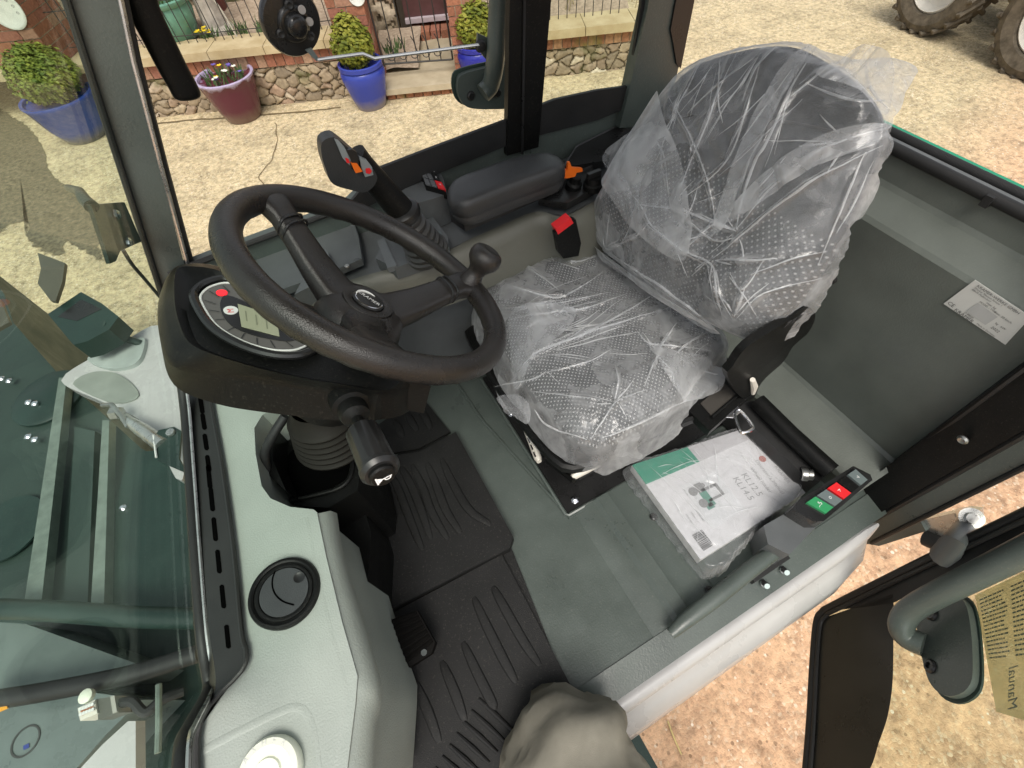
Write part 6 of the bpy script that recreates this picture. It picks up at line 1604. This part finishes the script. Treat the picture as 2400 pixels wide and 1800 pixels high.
# far left pillar seen through the windscreen
sL = WS_(40, 60)[0]
brick_pillar(WS_(-40, 100)[0], WS_(112, 100)[0] - WS_(-40, 100)[0], 1.5, 'brown brick pillar seen through the windscreen above the blue bowl', 41, d=.05)
def plaque(p, r, label):
    R0 = empty('round_plaque', p, label, 'plaque', 'round white plaques on the pillars')
    mk('disc', lathe([(r, 0), (r, .008), (r * .92, .012), (r * .86, .010), (0, .010)], p, WM, n=28), mat('white_plaque', (.66, .67, .62), .5), R0)
    tb = bmesh.new()
    for k in range(9):
        a = R_(200 - k * 27); text_bm('o', r * .3, p + WM * .0112 + WD * (r * .68 * math.cos(a)) + Vector((0, 0, r * .68 * math.sin(a))), WD, (0, 0, 1), 0, tb)
    mk('plaque_lettering', tb, M['inkgrey'], R0, smooth=0)
s_, h_ = WS_(835, -8, .06); plaque(WLL(s_, h_, .052), .068, 'round white plaque on the pillar left of the gate')
s_, h_ = WS_(8, 22, .06); plaque(WLL(s_, h_, .055), .14, 'round white plaque on the pillar seen through the windscreen')

# ---- gate between the pillars
gs0, gs1 = sB + pw + .02, sR0 - .02
hg0 = WS_(985, 150)[1]
GATE = empty('iron_gate', WLL((gs0 + gs1) / 2, hg0 - .05, -.08), 'thin dark iron gate with scrolls between the two brick pillars', 'gate')
bm = bmesh.new()
for h in (hg0, hg0 + .85):
    tube([WLL(gs0, h, -.08), WLL(gs1, h - .02, -.08)], .008, bm, n=6)
for s in (gs0, gs1): tube([WLL(s, hg0 - .02, -.08), WLL(s, hg0 + .9, -.08)], .009, bm, n=6)
mk('gate_frame', bm, M['iron'], GATE)
for k in range(1, 6):
    s = gs0 + (gs1 - gs0) * k / 6
    mk('gate_bar', tube([WLL(s, hg0 - .01, -.08), WLL(s, hg0 + .85, -.08)], .0055, n=6), M['iron'], GATE)
for k in range(5):
    s = gs0 + (gs1 - gs0) * (k + .75) / 6
    pts = [WLL(s + (.012 + .012 * t) * math.cos(t * 2.6), hg0 + .055 + (.012 + .012 * t) * math.sin(t * 2.6), -.08) for t in np.linspace(0, 2.4, 26)]
    mk('gate_scroll', tube(pts + [WLL(s + .02, hg0 + .16, -.08), WLL(s, hg0 + .20, -.08)], .0042, n=6), M['iron'], GATE)
# steps and path
hs = WS_(985, 198, .12)[1]
STP = empty('gate_step', WLL((gs0 + gs1) / 2, 0, .1), 'pale stone doorstep with brick riser under the iron gate', 'step')
mk('tread', slab([WLL(gs0 - .02, hs, .16), WLL(gs1 + .02, hs, .16), WLL(gs1 + .02, hs, -.20), WLL(gs0 - .02, hs, -.20)], (0, 0, -.05)), M['step'], STP, bevel=.008)
rects = []; s = gs0 - .01
while s < gs1: rects.append((s, .0, .085, hs - .055)); s += .086
bricks('riser', rects, STP, M['mossbrick'], W0 + WM * .13, WD, WM, .2, seed=9)
def sheet(name, pts, mt, label):
    o = mkmesh(name, pts, [tuple(range(len(pts)))], mt, None, smooth=False); tag(o, label, None, None, 'structure'); return o
HD = -1.25
HO = W0 + WM * HD
h_door = PP(1005, 36, HO, WM).z - gz; h_path = PP(1010, 75, HO, WM).z - gz
def ground_patch(name, s0, s1, d0, d1, h0, h1, mt, label, amp=.02, n=60, seed=1):
    vt = []; fc = []
    for i in range(n):
        for j in range(n):
            s = s0 + (s1 - s0) * i / (n - 1); t = j / (n - 1); d = d0 + (d1 - d0) * t
            vt.append(WLL(s, h0 + (h1 - h0) * t + amp * noise.noise(Vector((s * 5, d * 5, seed))), d))
    for i in range(n - 1):
        for j in range(n - 1): fc.append((i * n + j, (i + 1) * n + j, (i + 1) * n + j + 1, i * n + j + 1))
    o = mkmesh(name, vt, fc, mt, None); tag(o, label, None, None, 'structure'); return o
ground_patch('garden_bed', sA - 2.5, sB + pw * .5, -.2, HD + .1, hTop - .05, hTop + .02, M['soil'], 'gravel garden bed behind the left wall', seed=2)
ground_patch('garden_bed', sR0 + pw2 * .6, sD - .03, -.2, HD + .1, hA2 + .02, hA2 + .25, M['soil'], 'garden bed behind the right wall', seed=4)
ground_patch('garden_path', gs0 - .15, gs1 + .15, -.18, HD + .1, hs - .02, h_path, M['step'], 'pale path behind the gate', amp=.01, seed=6)
ground_patch('garden_bed', gs0 - .16, gs0 + .30, -.22, HD + .1, hs + .02, h_path + .1, M['soil'], 'gravel beside the path', amp=.03, seed=7)
# ---- house front behind the garden
HOUSE = empty('stone_house', WLL(1, 0, HD - .2), 'stone house front with dark wooden door behind the garden', 'house')
HO = W0 + WM * HD
stone_wall('wall', sA - 3.2, gs0 + .05, -.1, 2.2, 0, .024, .20, .12, HOUSE, 13, axis=(HO, WD, WM))
stone_wall('wall', gs1 + .22, sD - .05, -.1, 2.2, 0, .024, .20, .12, HOUSE, 14, axis=(HO, WD, WM))
mk('door_recess', slab([HO + WD * gs0 + Vector((0, 0, 0)) + WM * -.2, HO + WD * (gs1 + .35) + WM * -.2, HO + WD * (gs1 + .35) + WM * -.2 + Vector((0, 0, 2.2)), HO + WD * gs0 + WM * -.2 + Vector((0, 0, 2.2))], WM * -.05), mat('dim_recess', (.10, .08, .06), .9), HOUSE)
ds0, ds1 = gs0 + .14, gs1 + .12
DR = mk('door', slab([HO + WD * ds0 + Vector((0, 0, h_door)), HO + WD * ds1 + Vector((0, 0, h_door)), HO + WD * ds1 + Vector((0, 0, 2.2)), HO + WD * ds0 + Vector((0, 0, 2.2))], WM * -.06), mat('oxblood_door_paint', (.085, .035, .035), .4, var=.2), HOUSE, bevel=.006)
mk('threshold', slab([HO + WD * ds0 + Vector((0, 0, h_door - .04)) + WM * .06, HO + WD * ds1 + Vector((0, 0, h_door - .04)) + WM * .06, HO + WD * ds1 + Vector((0, 0, h_door)) + WM * .06, HO + WD * ds0 + Vector((0, 0, h_door)) + WM * .06], WM * -.12), mat('lilac_grey_sill', (.42, .36, .38), .6), HOUSE, bevel=.006)
rects = [(ds0 + .04 + k * .11, h_door - .17, .105, .10) for k in range(int((ds1 - ds0) / .11))]
bricks('door_step', rects, HOUSE, M['brick'], HO + WM * .22, WD, WM, .25, seed=17)
# brick upright at the left of the garden and pale stone pedestal
mk('timber_post', slab([HO + WD * (sA + 1.05) + WM * .3 + Vector((0, 0, .3)), HO + WD * (sA + 1.17) + WM * .3 + Vector((0, 0, .3)), HO + WD * (sA + 1.17) + WM * .3 + Vector((0, 0, 2)), HO + WD * (sA + 1.05) + WM * .3 + Vector((0, 0, 2))], WM * -.1), mat('dark_red_timber', (.12, .035, .03), .6), HOUSE, bevel=.006)
s_, h_ = WS_(522, 92, -.55)
PED_ = lathe([(.16, 0), (.16, .05), (.11, .08), (.09, .3), (.10, .52), (.15, .56), (.17, .62), (.17, .66), (0, .66)], WLL(s_, hTop - .06, -.55), (0, 0, 1), n=10)
tag(mk('stone_pedestal', PED_, mat('pale_weathered_stone', (.40, .36, .31), .9, bump=(30, .6), var=.3, vscale=14), None, smooth=30), 'pale weathered stone pedestal in the garden beside the green pot', 'pedestal')
# ---- railings on the wall
FEN = empty('garden_railing', WLL((sA + sB) / 2, hTop, -.2), 'thin wire railing of leaning rods along the wall behind the purple pot', 'railing')
for k in range(36):
    s = sA - .5 + k * (sB - sA + .5) / 36
    mk('rod', tube([WLL(s, hTop - .03, -.2), WLL(s + .01 * math.sin(k * 3), hTop + .7, -.2)], .0042, n=5), M['iron'], FEN)
for h in (.06, .32, .66):
    mk('rail', tube([WLL(sA - .6, hTop + h, -.2), WLL(sB, hTop + h, -.2)], .004, n=5), M['iron'], FEN)
FEN2 = empty('garden_railing', WLL((sC + sD) / 2, hA2 + .07, -.2), 'thin wire railing on the mossy wall seen through the rear side window', 'railing')
for k in range(16):
    s = sC + .2 + k * .08
    mk('rod', tube([WLL(s, hA2 + .05, -.2), WLL(s + .02 * math.sin(k * 2), hA2 + .75, -.2)], .0042, n=5), M['iron'], FEN2)
# dry stems and a timber rail behind the right wall
bm = bmesh.new(); r = random.Random(4)
for k in range(46):
    s = sC + .2 + r.random() * 1.6; d = -.35 - r.random() * .5
    l = r.uniform(.4, .95); dx = r.uniform(-.35, .35)
    tube(spline([WLL(s, hA2, d), WLL(s + dx * .4, hA2 + l * .55, d), WLL(s + dx, hA2 + l, d + r.uniform(-.2, .2))], 3), [.006, .006, .005, .005, .004, .003, .002], bm, n=5)
tag(mk('dry_shrub', bm, mat('straw_stems', (.40, .33, .19), .8, var=.3), None), 'bare shrub of straw coloured stems behind the mossy wall', 'shrub')
tag(mk('timber_beam', slab([WLL(sC + .75, hA2 + .62, -.75), WLL(sC + 2.2, hA2 + .20, -.75), WLL(sC + 2.2, hA2 + .29, -.75), WLL(sC + .75, hA2 + .71, -.75)], WM * -.09), mat('pale_timber', (.42, .37, .27), .8, bump=(30, .4), var=.2), None, bevel=.006), 'pale timber beam leaning behind the mossy wall', 'beam')

# ---- foliage
def leaf_mat(name, c0, c1, c2):
    return attr_mat(name, [(0, c0), (.5, c1), (1, c2)], rough=.6, nscale=30, bump=0.0, nvar=.12)
M['leaf'] = leaf_mat('fine_yellow_green_leaf', (.07, .095, .012), (.16, .18, .02), (.29, .27, .04))
M['leafdark'] = leaf_mat('fine_mid_green_leaf', (.07, .11, .015), (.16, .20, .03), (.28, .30, .05))
def bush(name, c, rx, rz, n, size, mt, label, grp, seed, top=.75):
    r = random.Random(seed); vt = []; fc = []; tn = []
    c = Vector(c)
    for k in range(n):
        u = r.uniform(-1, 1); t = r.uniform(0, 6.283); q = math.sqrt(1 - u * u)
        dirv = Vector((q * math.cos(t), q * math.sin(t), u))
        lump = 1 + .10 * noise.noise(dirv * 2.6 + Vector((seed, 0, 0))) + .05 * noise.noise(dirv * 7)
        rad_ = (r.random() ** .26) * lump * (1.10 if r.random() < .06 else 1)
        tap = 1 - .28 * max(0, dirv.z) * top
        p = c + Vector((dirv.x * rx * rad_ * tap, dirv.y * rx * rad_ * tap, dirv.z * rz * rad_))
        nn = (dirv + Vector((r.uniform(-.8, .8), r.uniform(-.8, .8), r.uniform(-.2, 1.0)))).normalized()
        fm = frame(nn, (r.random(), r.random(), r.random() + .1)); s = size * r.uniform(.6, 1.3)
        a, b = fm.col[0] * s, fm.col[1] * s * .55
        i = len(vt); vt += [p - a, p - b * .9, p + a, p + b * .9]; fc.append((i, i + 1, i + 2, i + 3)); tn.append(min(1, max(0, .5 + .5 * noise.noise(p * 9) + r.uniform(-.3, .3))))
    R0 = empty(name, c - Vector((0, 0, rz)), label, 'shrub', grp)
    o = mkmesh('crown', vt, fc, mt, R0, smooth=False); set_tone(o.data, tn)
    mk('stem', tube([c - Vector((0, 0, rz * 1.05)), c], [.02, .008], n=6), mat('twig_bark', (.10, .07, .04), .9), R0)
    return R0
def pot(name, base, prof, m_, label, soil_h, grp='glazed garden pots'):
    o = mk(name, lathe(prof, base, (0, 0, 1), n=40), m_, None, smooth=50); tag(o, label, 'plant pot', grp)
    return o
def glaze(name, c_hi, c_lo, z0, z1, rim=None):
    """glaze that runs thin towards the bare foot of the pot"""
    mt, nt, out = new_mat(name); L = nt.links.new
    b = N(nt, 'ShaderNodeBsdfPrincipled'); b.inputs['Roughness'].default_value = .22
    tc = N(nt, 'ShaderNodeTexCoord'); sp = N(nt, 'ShaderNodeSeparateXYZ'); L(tc.outputs['Object'], sp.inputs[0])
    nz = N(nt, 'ShaderNodeTexNoise'); nz.inputs['Scale'].default_value = 12; nz.inputs['Detail'].default_value = 5; L(tc.outputs['Object'], nz.inputs['Vector'])
    mr = N(nt, 'ShaderNodeMapRange'); mr.inputs['From Min'].default_value = z0; mr.inputs['From Max'].default_value = z1; L(sp.outputs[2], mr.inputs[0])
    ad = N(nt, 'ShaderNodeMath', operation='MULTIPLY_ADD'); L(nz.outputs[0], ad.inputs[0]); ad.inputs[1].default_value = .3; L(mr.outputs[0], ad.inputs[2])
    st = [(.22, c_lo), (.50, c_hi), (1.0, c_hi)] if rim is None else [(.22, c_lo), (.50, c_hi), (1.06, c_hi), (1.12, rim)]
    if rim is not None:
        k = 1 / 1.35; sc = N(nt, 'ShaderNodeMath', operation='MULTIPLY'); sc.inputs[1].default_value = k; L(ad.outputs[0], sc.inputs[0]); st = [(p * k, c) for p, c in st]; src = sc.outputs[0]
    else: src = ad.outputs[0]
    L(ramp(nt, src, st), b.inputs['Base Color']); L(b.outputs[0], out.inputs[0]); return mt
# tall blue pot by the gate
bp0 = PZ(872, 246, gz); k_ = depth(bp0) / 1100
H1 = .37
prof = [(.0, .0), (.135, .0), (.14, .01), (.165, .09), (.195, .22), (.205, .28), (.195, .315), (.185, .325), (.20, .335), (.20, .365), (.19, .372), (.175, .365), (.172, .33), (.0, .32)]
pot('tall_pot', bp0, [(a * .98, b) for a, b in prof], glaze('cobalt_glaze', (.030, .05, .30), (.19, .17, .19), gz, gz + .33), 'tall cobalt blue glazed pot left of the iron gate', .3)
bush('clipped_bush', bp0 + Vector((-.02, 0, .52)), .18, .205, 3000, .021, M['leaf'], 'clipped yellow green cone bush in the tall blue pot', 'clipped bushes in the pots', 3, 1.0)
# second blue pot half hidden by the right door handle
bp1 = PZ(1126, 198, gz)
pot('tall_pot', bp1, [(a * .92, b * .96) for a, b in prof], glaze('cobalt_glaze_dark', (.02, .025, .27), (.13, .12, .16), gz, gz + .3), 'blue glazed pot half hidden behind the right door handle', .3)
bush('clipped_bush', bp1 + Vector((0, 0, .50)), .18, .20, 2600, .021, M['leaf'], 'clipped bush half hidden behind the right door handle', 'clipped bushes in the pots', 5, 1.0)
# purple pot
pp0 = PZ(574, 273, gz)
prof2 = [(.0, .0), (.155, .0), (.165, .012), (.20, .12), (.235, .27), (.25, .335), (.262, .345), (.262, .36), (.25, .366), (.235, .36), (.228, .33), (.0, .31)]
pot('purple_pot', pp0, [(a * .98, b) for a, b in prof2], glaze('plum_glaze', (.10, .018, .035), (.16, .10, .08), gz, gz + .36, rim=(.42, .36, .52)), 'plum red glazed pot with a drippy lilac rim in front of the wall', .3)
def flowers(name, c, r0, n, label, cols, seed, hgt=.09, grp=None):
    r = random.Random(seed); R0 = empty(name, c, label, 'flowers', grp)
    bm = bmesh.new()
    for k in range(n):
        a = r.uniform(0, 6.28); q = r0 * math.sqrt(r.random()); p = Vector(c) + Vector((q * math.cos(a), q * math.sin(a), 0)); l = hgt * r.uniform(.5, 1.2); w = .008
        t = Vector((r.uniform(-.5, .5), r.uniform(-.5, .5), 1)).normalized() * l; sd_ = t.cross(Vector((r.random() - .5, r.random() - .5, .1))).normalized() * w
        quad_bm([p - sd_, p + sd_, p + t * .7 + sd_ * .8, p + t - sd_ * .1], bm)
    mk('leaves', bm, M['leafblade'], R0, smooth=0)
    for ci, (cm, m_) in enumerate(cols):
        for k in range(m_):
            a = r.uniform(0, 6.28); q = r0 * .85 * math.sqrt(r.random()); p = Vector(c) + Vector((q * math.cos(a), q * math.sin(a), hgt * r.uniform(.5, .9)))
            fb = bmesh.new()
            for j in range(6):
                an = j * 1.047; d_ = Vector((math.cos(an), math.sin(an), .35)); sd_ = Vector((-math.sin(an), math.cos(an), 0)) * .010
                quad_bm([p, p + d_ * .014 - sd_, p + d_ * .026, p + d_ * .014 + sd_], fb)
            mk('blossom', fb, cm, R0, smooth=0)
    return R0
M['leafblade'] = mat('narrow_green_leaf', (.07, .13, .04), .6, var=.3, vscale=40)
yel_, whi_, vio_ = flat('yellow_petal', (.75, .55, .02), .6), flat('white_petal', (.75, .75, .65), .6), flat('violet_petal', (.14, .10, .38), .6)
flowers('spring_flowers', pp0 + Vector((0, 0, .33)), .19, 90, 'small white, yellow and violet spring flowers in the plum pot', [(yel_, 2), (whi_, 5), (vio_, 5)], 3)
# blue bowl with a broad bush, through the windscreen
bw = PZ(206, 318, gz)
pot('blue_bowl', bw, [(0, 0), (.17, 0), (.18, .012), (.24, .14), (.285, .32), (.30, .345), (.295, .36), (.27, .355), (.26, .33), (0, .31)], glaze('mid_blue_glaze', (.02, .06, .30), (.14, .14, .15), gz, gz + .30), 'wide blue bowl shaped pot seen through the windscreen', .3)
bush('clipped_bush', bw + Vector((.02, .02, .52)), .27, .22, 7000, .018, M['leafdark'], 'broad mid green bush in the blue bowl seen through the windscreen', 'clipped bushes in the pots', 7, .5)
# turquoise pot up on the bed
s_, h_ = WS_(428, 95, -.42)
gp0 = WLL(s_, hTop - .02, -.42)
pot('turquoise_pot', gp0, [(0, 0), (.15, 0), (.16, .01), (.20, .10), (.225, .21), (.215, .255), (.235, .27), (.24, .30), (.225, .31), (.20, .30), (.195, .27), (0, .26)], mat('turquoise_glaze', (.13, .29, .21), .22, var=.18, vscale=10), 'turquoise glazed pot on the garden bed behind the railing', .25)
flowers('bedding_plant', gp0 + Vector((0, 0, .27)), .17, 70, 'low green plant with a few pale blossoms in the turquoise pot', [(whi_, 4), (yel_, 1)], 8, .12)
flowers('yellow_flowers', WLL(WS_(487, 92, -.3)[0], hTop - .02, -.32), .09, 40, 'clump of yellow flowers beside the turquoise pot', [(yel_, 9)], 9, .10)
bmc = bmesh.new()
s_, h_ = WS_(560, 100, -.3)
tube(spline([WLL(s_ - .12, hTop + .42, -.3), WLL(s_ - .02, hTop + .22, -.28), WLL(s_ + .03, hTop - .02, -.25)], 6), .008, bmc, n=6)
tag(mk('pale_stem', bmc, mat('bleached_stem', (.5, .46, .38), .8), None), 'bleached curved stem standing by the stone pedestal', 'stem')
for k, (px, py) in enumerate(((560, 96), (905, 40), (620, 80))):
    s_, h_ = WS_(px, py, -.35)
    flowers('low_plant', WLL(s_, (hTop - .03) if px < 800 else hs + .1, -.4), .10, 40, ('tuft of narrow leaves by the pedestal', 'red tinged low plant inside the gate', 'tuft of narrow leaves under the round lock')[k], [], 20 + k, .12)

# ---- crack, painted dark reflection, straw on the yard
def strip(name, px, w, mt, label, lift):
    P = spline([PZ(x, y, gz + lift) for x, y in px], 8); vt = []; fc = []
    for i, p in enumerate(P):
        t = (P[min(i + 1, len(P) - 1)] - P[max(i - 1, 0)]).normalized(); sd_ = Vector((-t.y, t.x, 0)); ww = w * (.5 + .8 * abs(noise.noise(p * 6)))
        j = Vector((noise.noise(p * 8), noise.noise(p * 8 + Vector((5, 0, 0))), 0)) * .025
        vt += [p + j - sd_ * ww, p + j + sd_ * ww]
        if i: fc.append((2 * i - 2, 2 * i, 2 * i + 1, 2 * i - 1))
    o = mkmesh(name, vt, fc, mt, None, smooth=False); tag(o, label, None, None, 'structure')
M['crack'] = mat('cracked_joint_dirt', (.16, .12, .06), .95, var=.3, vscale=20)
strip('yard_crack', [(647, 285), (650, 325), (638, 370), (622, 395), (612, 410), (618, 440), (640, 500)], .0055, M['crack'], 'dirt filled crack in the yard concrete', .004)
strip('yard_crack', [(330, 292), (430, 282), (520, 276), (700, 262), (800, 250)], .018, M['crack'], 'dirt along the foot of the wall', .004)
strip('yard_crack', [(900, 230), (1000, 222), (1090, 212)], .016, M['crack'], 'dirt along the foot of the step', .004)
reflm = mat('dark_reflection_tint', (.075, .066, .044), .55, bump=(60, 1.0), col2=(.26, .22, .14), vscale=30, spec=.3)  # dark reflection in the windscreen, put into the colour of a ground sheet
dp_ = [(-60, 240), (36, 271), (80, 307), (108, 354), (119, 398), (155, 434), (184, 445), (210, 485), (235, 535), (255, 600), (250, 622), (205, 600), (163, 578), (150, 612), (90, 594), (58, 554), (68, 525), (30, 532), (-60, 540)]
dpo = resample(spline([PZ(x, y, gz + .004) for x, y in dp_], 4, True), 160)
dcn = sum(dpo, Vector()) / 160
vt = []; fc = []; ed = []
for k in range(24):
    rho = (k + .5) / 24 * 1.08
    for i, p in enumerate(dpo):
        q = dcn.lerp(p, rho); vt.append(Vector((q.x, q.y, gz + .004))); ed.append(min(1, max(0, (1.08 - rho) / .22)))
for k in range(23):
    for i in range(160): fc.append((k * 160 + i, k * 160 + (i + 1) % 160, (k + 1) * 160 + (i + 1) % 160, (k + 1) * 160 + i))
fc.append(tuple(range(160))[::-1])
DPH = mkmesh('painted_reflection', vt, fc, reflm, None, smooth=False)
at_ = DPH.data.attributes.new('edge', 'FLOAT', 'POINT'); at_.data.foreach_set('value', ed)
nt = reflm.node_tree; out_n = [n for n in nt.nodes if n.type == 'OUTPUT_MATERIAL'][0]; src_ = out_n.inputs[0].links[0].from_socket
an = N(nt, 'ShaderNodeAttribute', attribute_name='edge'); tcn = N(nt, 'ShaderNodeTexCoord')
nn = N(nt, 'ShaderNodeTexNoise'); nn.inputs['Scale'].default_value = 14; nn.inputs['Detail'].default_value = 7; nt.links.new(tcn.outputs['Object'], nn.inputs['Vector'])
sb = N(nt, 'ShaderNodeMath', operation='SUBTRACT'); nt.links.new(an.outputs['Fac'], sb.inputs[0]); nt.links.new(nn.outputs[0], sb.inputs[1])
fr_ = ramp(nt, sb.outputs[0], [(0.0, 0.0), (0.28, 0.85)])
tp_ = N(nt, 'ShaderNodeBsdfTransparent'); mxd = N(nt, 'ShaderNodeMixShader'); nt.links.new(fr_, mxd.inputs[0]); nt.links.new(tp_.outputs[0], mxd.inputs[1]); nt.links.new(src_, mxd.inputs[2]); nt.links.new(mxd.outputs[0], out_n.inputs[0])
tag(DPH, 'dark windscreen reflection painted onto the yard in front of the loader', None, None, 'structure')
tag(mk('straw', tube(spline([PZ(1565, 1690, gz + .01), PZ(1580, 1730, gz + .012), PZ(1597, 1768, gz + .008)], 4), .003, n=5), mat('straw', (.6, .48, .2), .7), None), 'single yellow straw lying on the yard below the cab door', 'straw')

# ---- tractor at the back of the yard
t0 = PZ(2165, 70, gz); t1 = PZ(2385, 160, gz)
TX = (t1 - t0).normalized(); TN = Vector((-TX.y, TX.x, 0))
if TN.dot(Vector((0, 0, 0)) - t0) < 0: TN = -TN          # towards us
TR = empty('tractor', (t0 + t1) / 2 - TN * .4, 'tractor with muddy tyres and white rims parked at the back of the yard', 'tractor')
M['mud'] = mat('mud_caked_tyre', (.075, .064, .048), .95, bump=(60, .8), col2=(.165, .14, .105), vscale=14, spec=.1)
M['rimwhite'] = mat('cream_wheel_rim', (.62, .60, .54), .5, var=.12, dust=.3)
def tractor_wheel(c, R, w, hole=.60):
    W_ = empty('wheel', c, None, None); par(W_, TR)
    n = 48
    prof = [(hole * R, -w * .42), (hole * R * 1.03, -w * .5), (.80 * R, -w * .56), (.93 * R, -w * .50), (.97 * R, -w * .36), (.98 * R, 0), (.97 * R, w * .36), (.93 * R, w * .50), (.80 * R, w * .56), (hole * R * 1.03, w * .5), (hole * R, w * .42), (hole * R, -w * .42)]
    bm = lathe(prof, c, TN, n=n)
    f = frame(TN)
    for k in range(22):
        for sgn in (1, -1):
            a = 2 * math.pi * (k + (.5 if sgn > 0 else 0)) / 22
            r0 = f @ Vector((math.cos(a), math.sin(a), 0)); r1 = f @ Vector((math.cos(a + .24), math.sin(a + .24), 0))
            p = c + r0 * (R * .97) + TN * (sgn * w * .54); q = c + r1 * (R * .97) + TN * (sgn * w * .04)
            tube([p - r0 * R * .06, p - r0 * .002, q], [.018, .022, .022], bm, n=6)
    mk('tyre', bm, M['mud'], W_, smooth=35)
    mk('rim', lathe([(hole * R * .99, w * .40), (hole * R * .93, w * .44), (hole * R * .86, w * .30), (hole * R * .80, w * .16), (hole * R * .45, w * .10), (hole * R * .42, w * .22), (hole * R * .30, w * .26), (0, w * .26)], c, TN, n=40), M['rimwhite'], W_, smooth=40)
    for k in range(6):
        a = k * math.pi / 3; mk('wheel_nut', lathe([(.018, 0), (.018, .02), (0, .022)], c + (f @ Vector((math.cos(a), math.sin(a), 0))) * hole * R * .36 + TN * w * .24, TN, n=6), M['bolt'], W_)
RT = .40
cA_ = t0 + Vector((0, 0, RT)); cB_ = t1 + Vector((0, 0, RT)) + TX * .10
tractor_wheel(cA_, RT, .34); tractor_wheel(cB_, RT * 1.06, .36)
tractor_wheel(cA_ - TN * 1.5, RT, .34); tractor_wheel(cB_ - TN * 1.5, RT * 1.06, .36)
mid_ = (cA_ + cB_) / 2 - TN * .75
rotT = Matrix((TX, TN, Vector((0, 0, 1)))).transposed()
mk('chassis', box(mid_ + Vector((0, 0, .05)), (1.5, .55, .34), rot=rotT), mat('dark_chassis', (.02, .025, .035), .5, var=.3, dust=.2), TR, bevel=.04, seg=3)
mk('axle', tube([cA_ - TN * .1, cA_ - TN * 1.4], .09, n=12), M['black'], TR); mk('axle', tube([cB_ - TN * .1, cB_ - TN * 1.4], .09, n=12), M['black'], TR)
mk('bonnet', box(mid_ + TX * -.15 + Vector((0, 0, .45)), (1.3, .6, .5), rot=rotT), mat('dark_blue_bonnet', (.015, .03, .07), .35), TR, bevel=.08, seg=4)
mk('mudguard', tube([cB_ + TN * .0 + (TX * math.cos(a) + Vector((0, 0, math.sin(a)))) * .56 for a in np.linspace(.3, 2.8, 14)], .2, n=10, sx=.12, up=TN), M['black'], TR)
mk('side_step', box(mid_ + TN * .42 + Vector((0, 0, -.08)), (.35, .14, .05), rot=rotT), M['silver'], TR, bevel=.01)
mk('fuel_tank', box(mid_ + TN * .38 + TX * .02 + Vector((0, 0, .12)), (.40, .26, .26), rot=rotT), M['black'], TR, bevel=.04, seg=3)
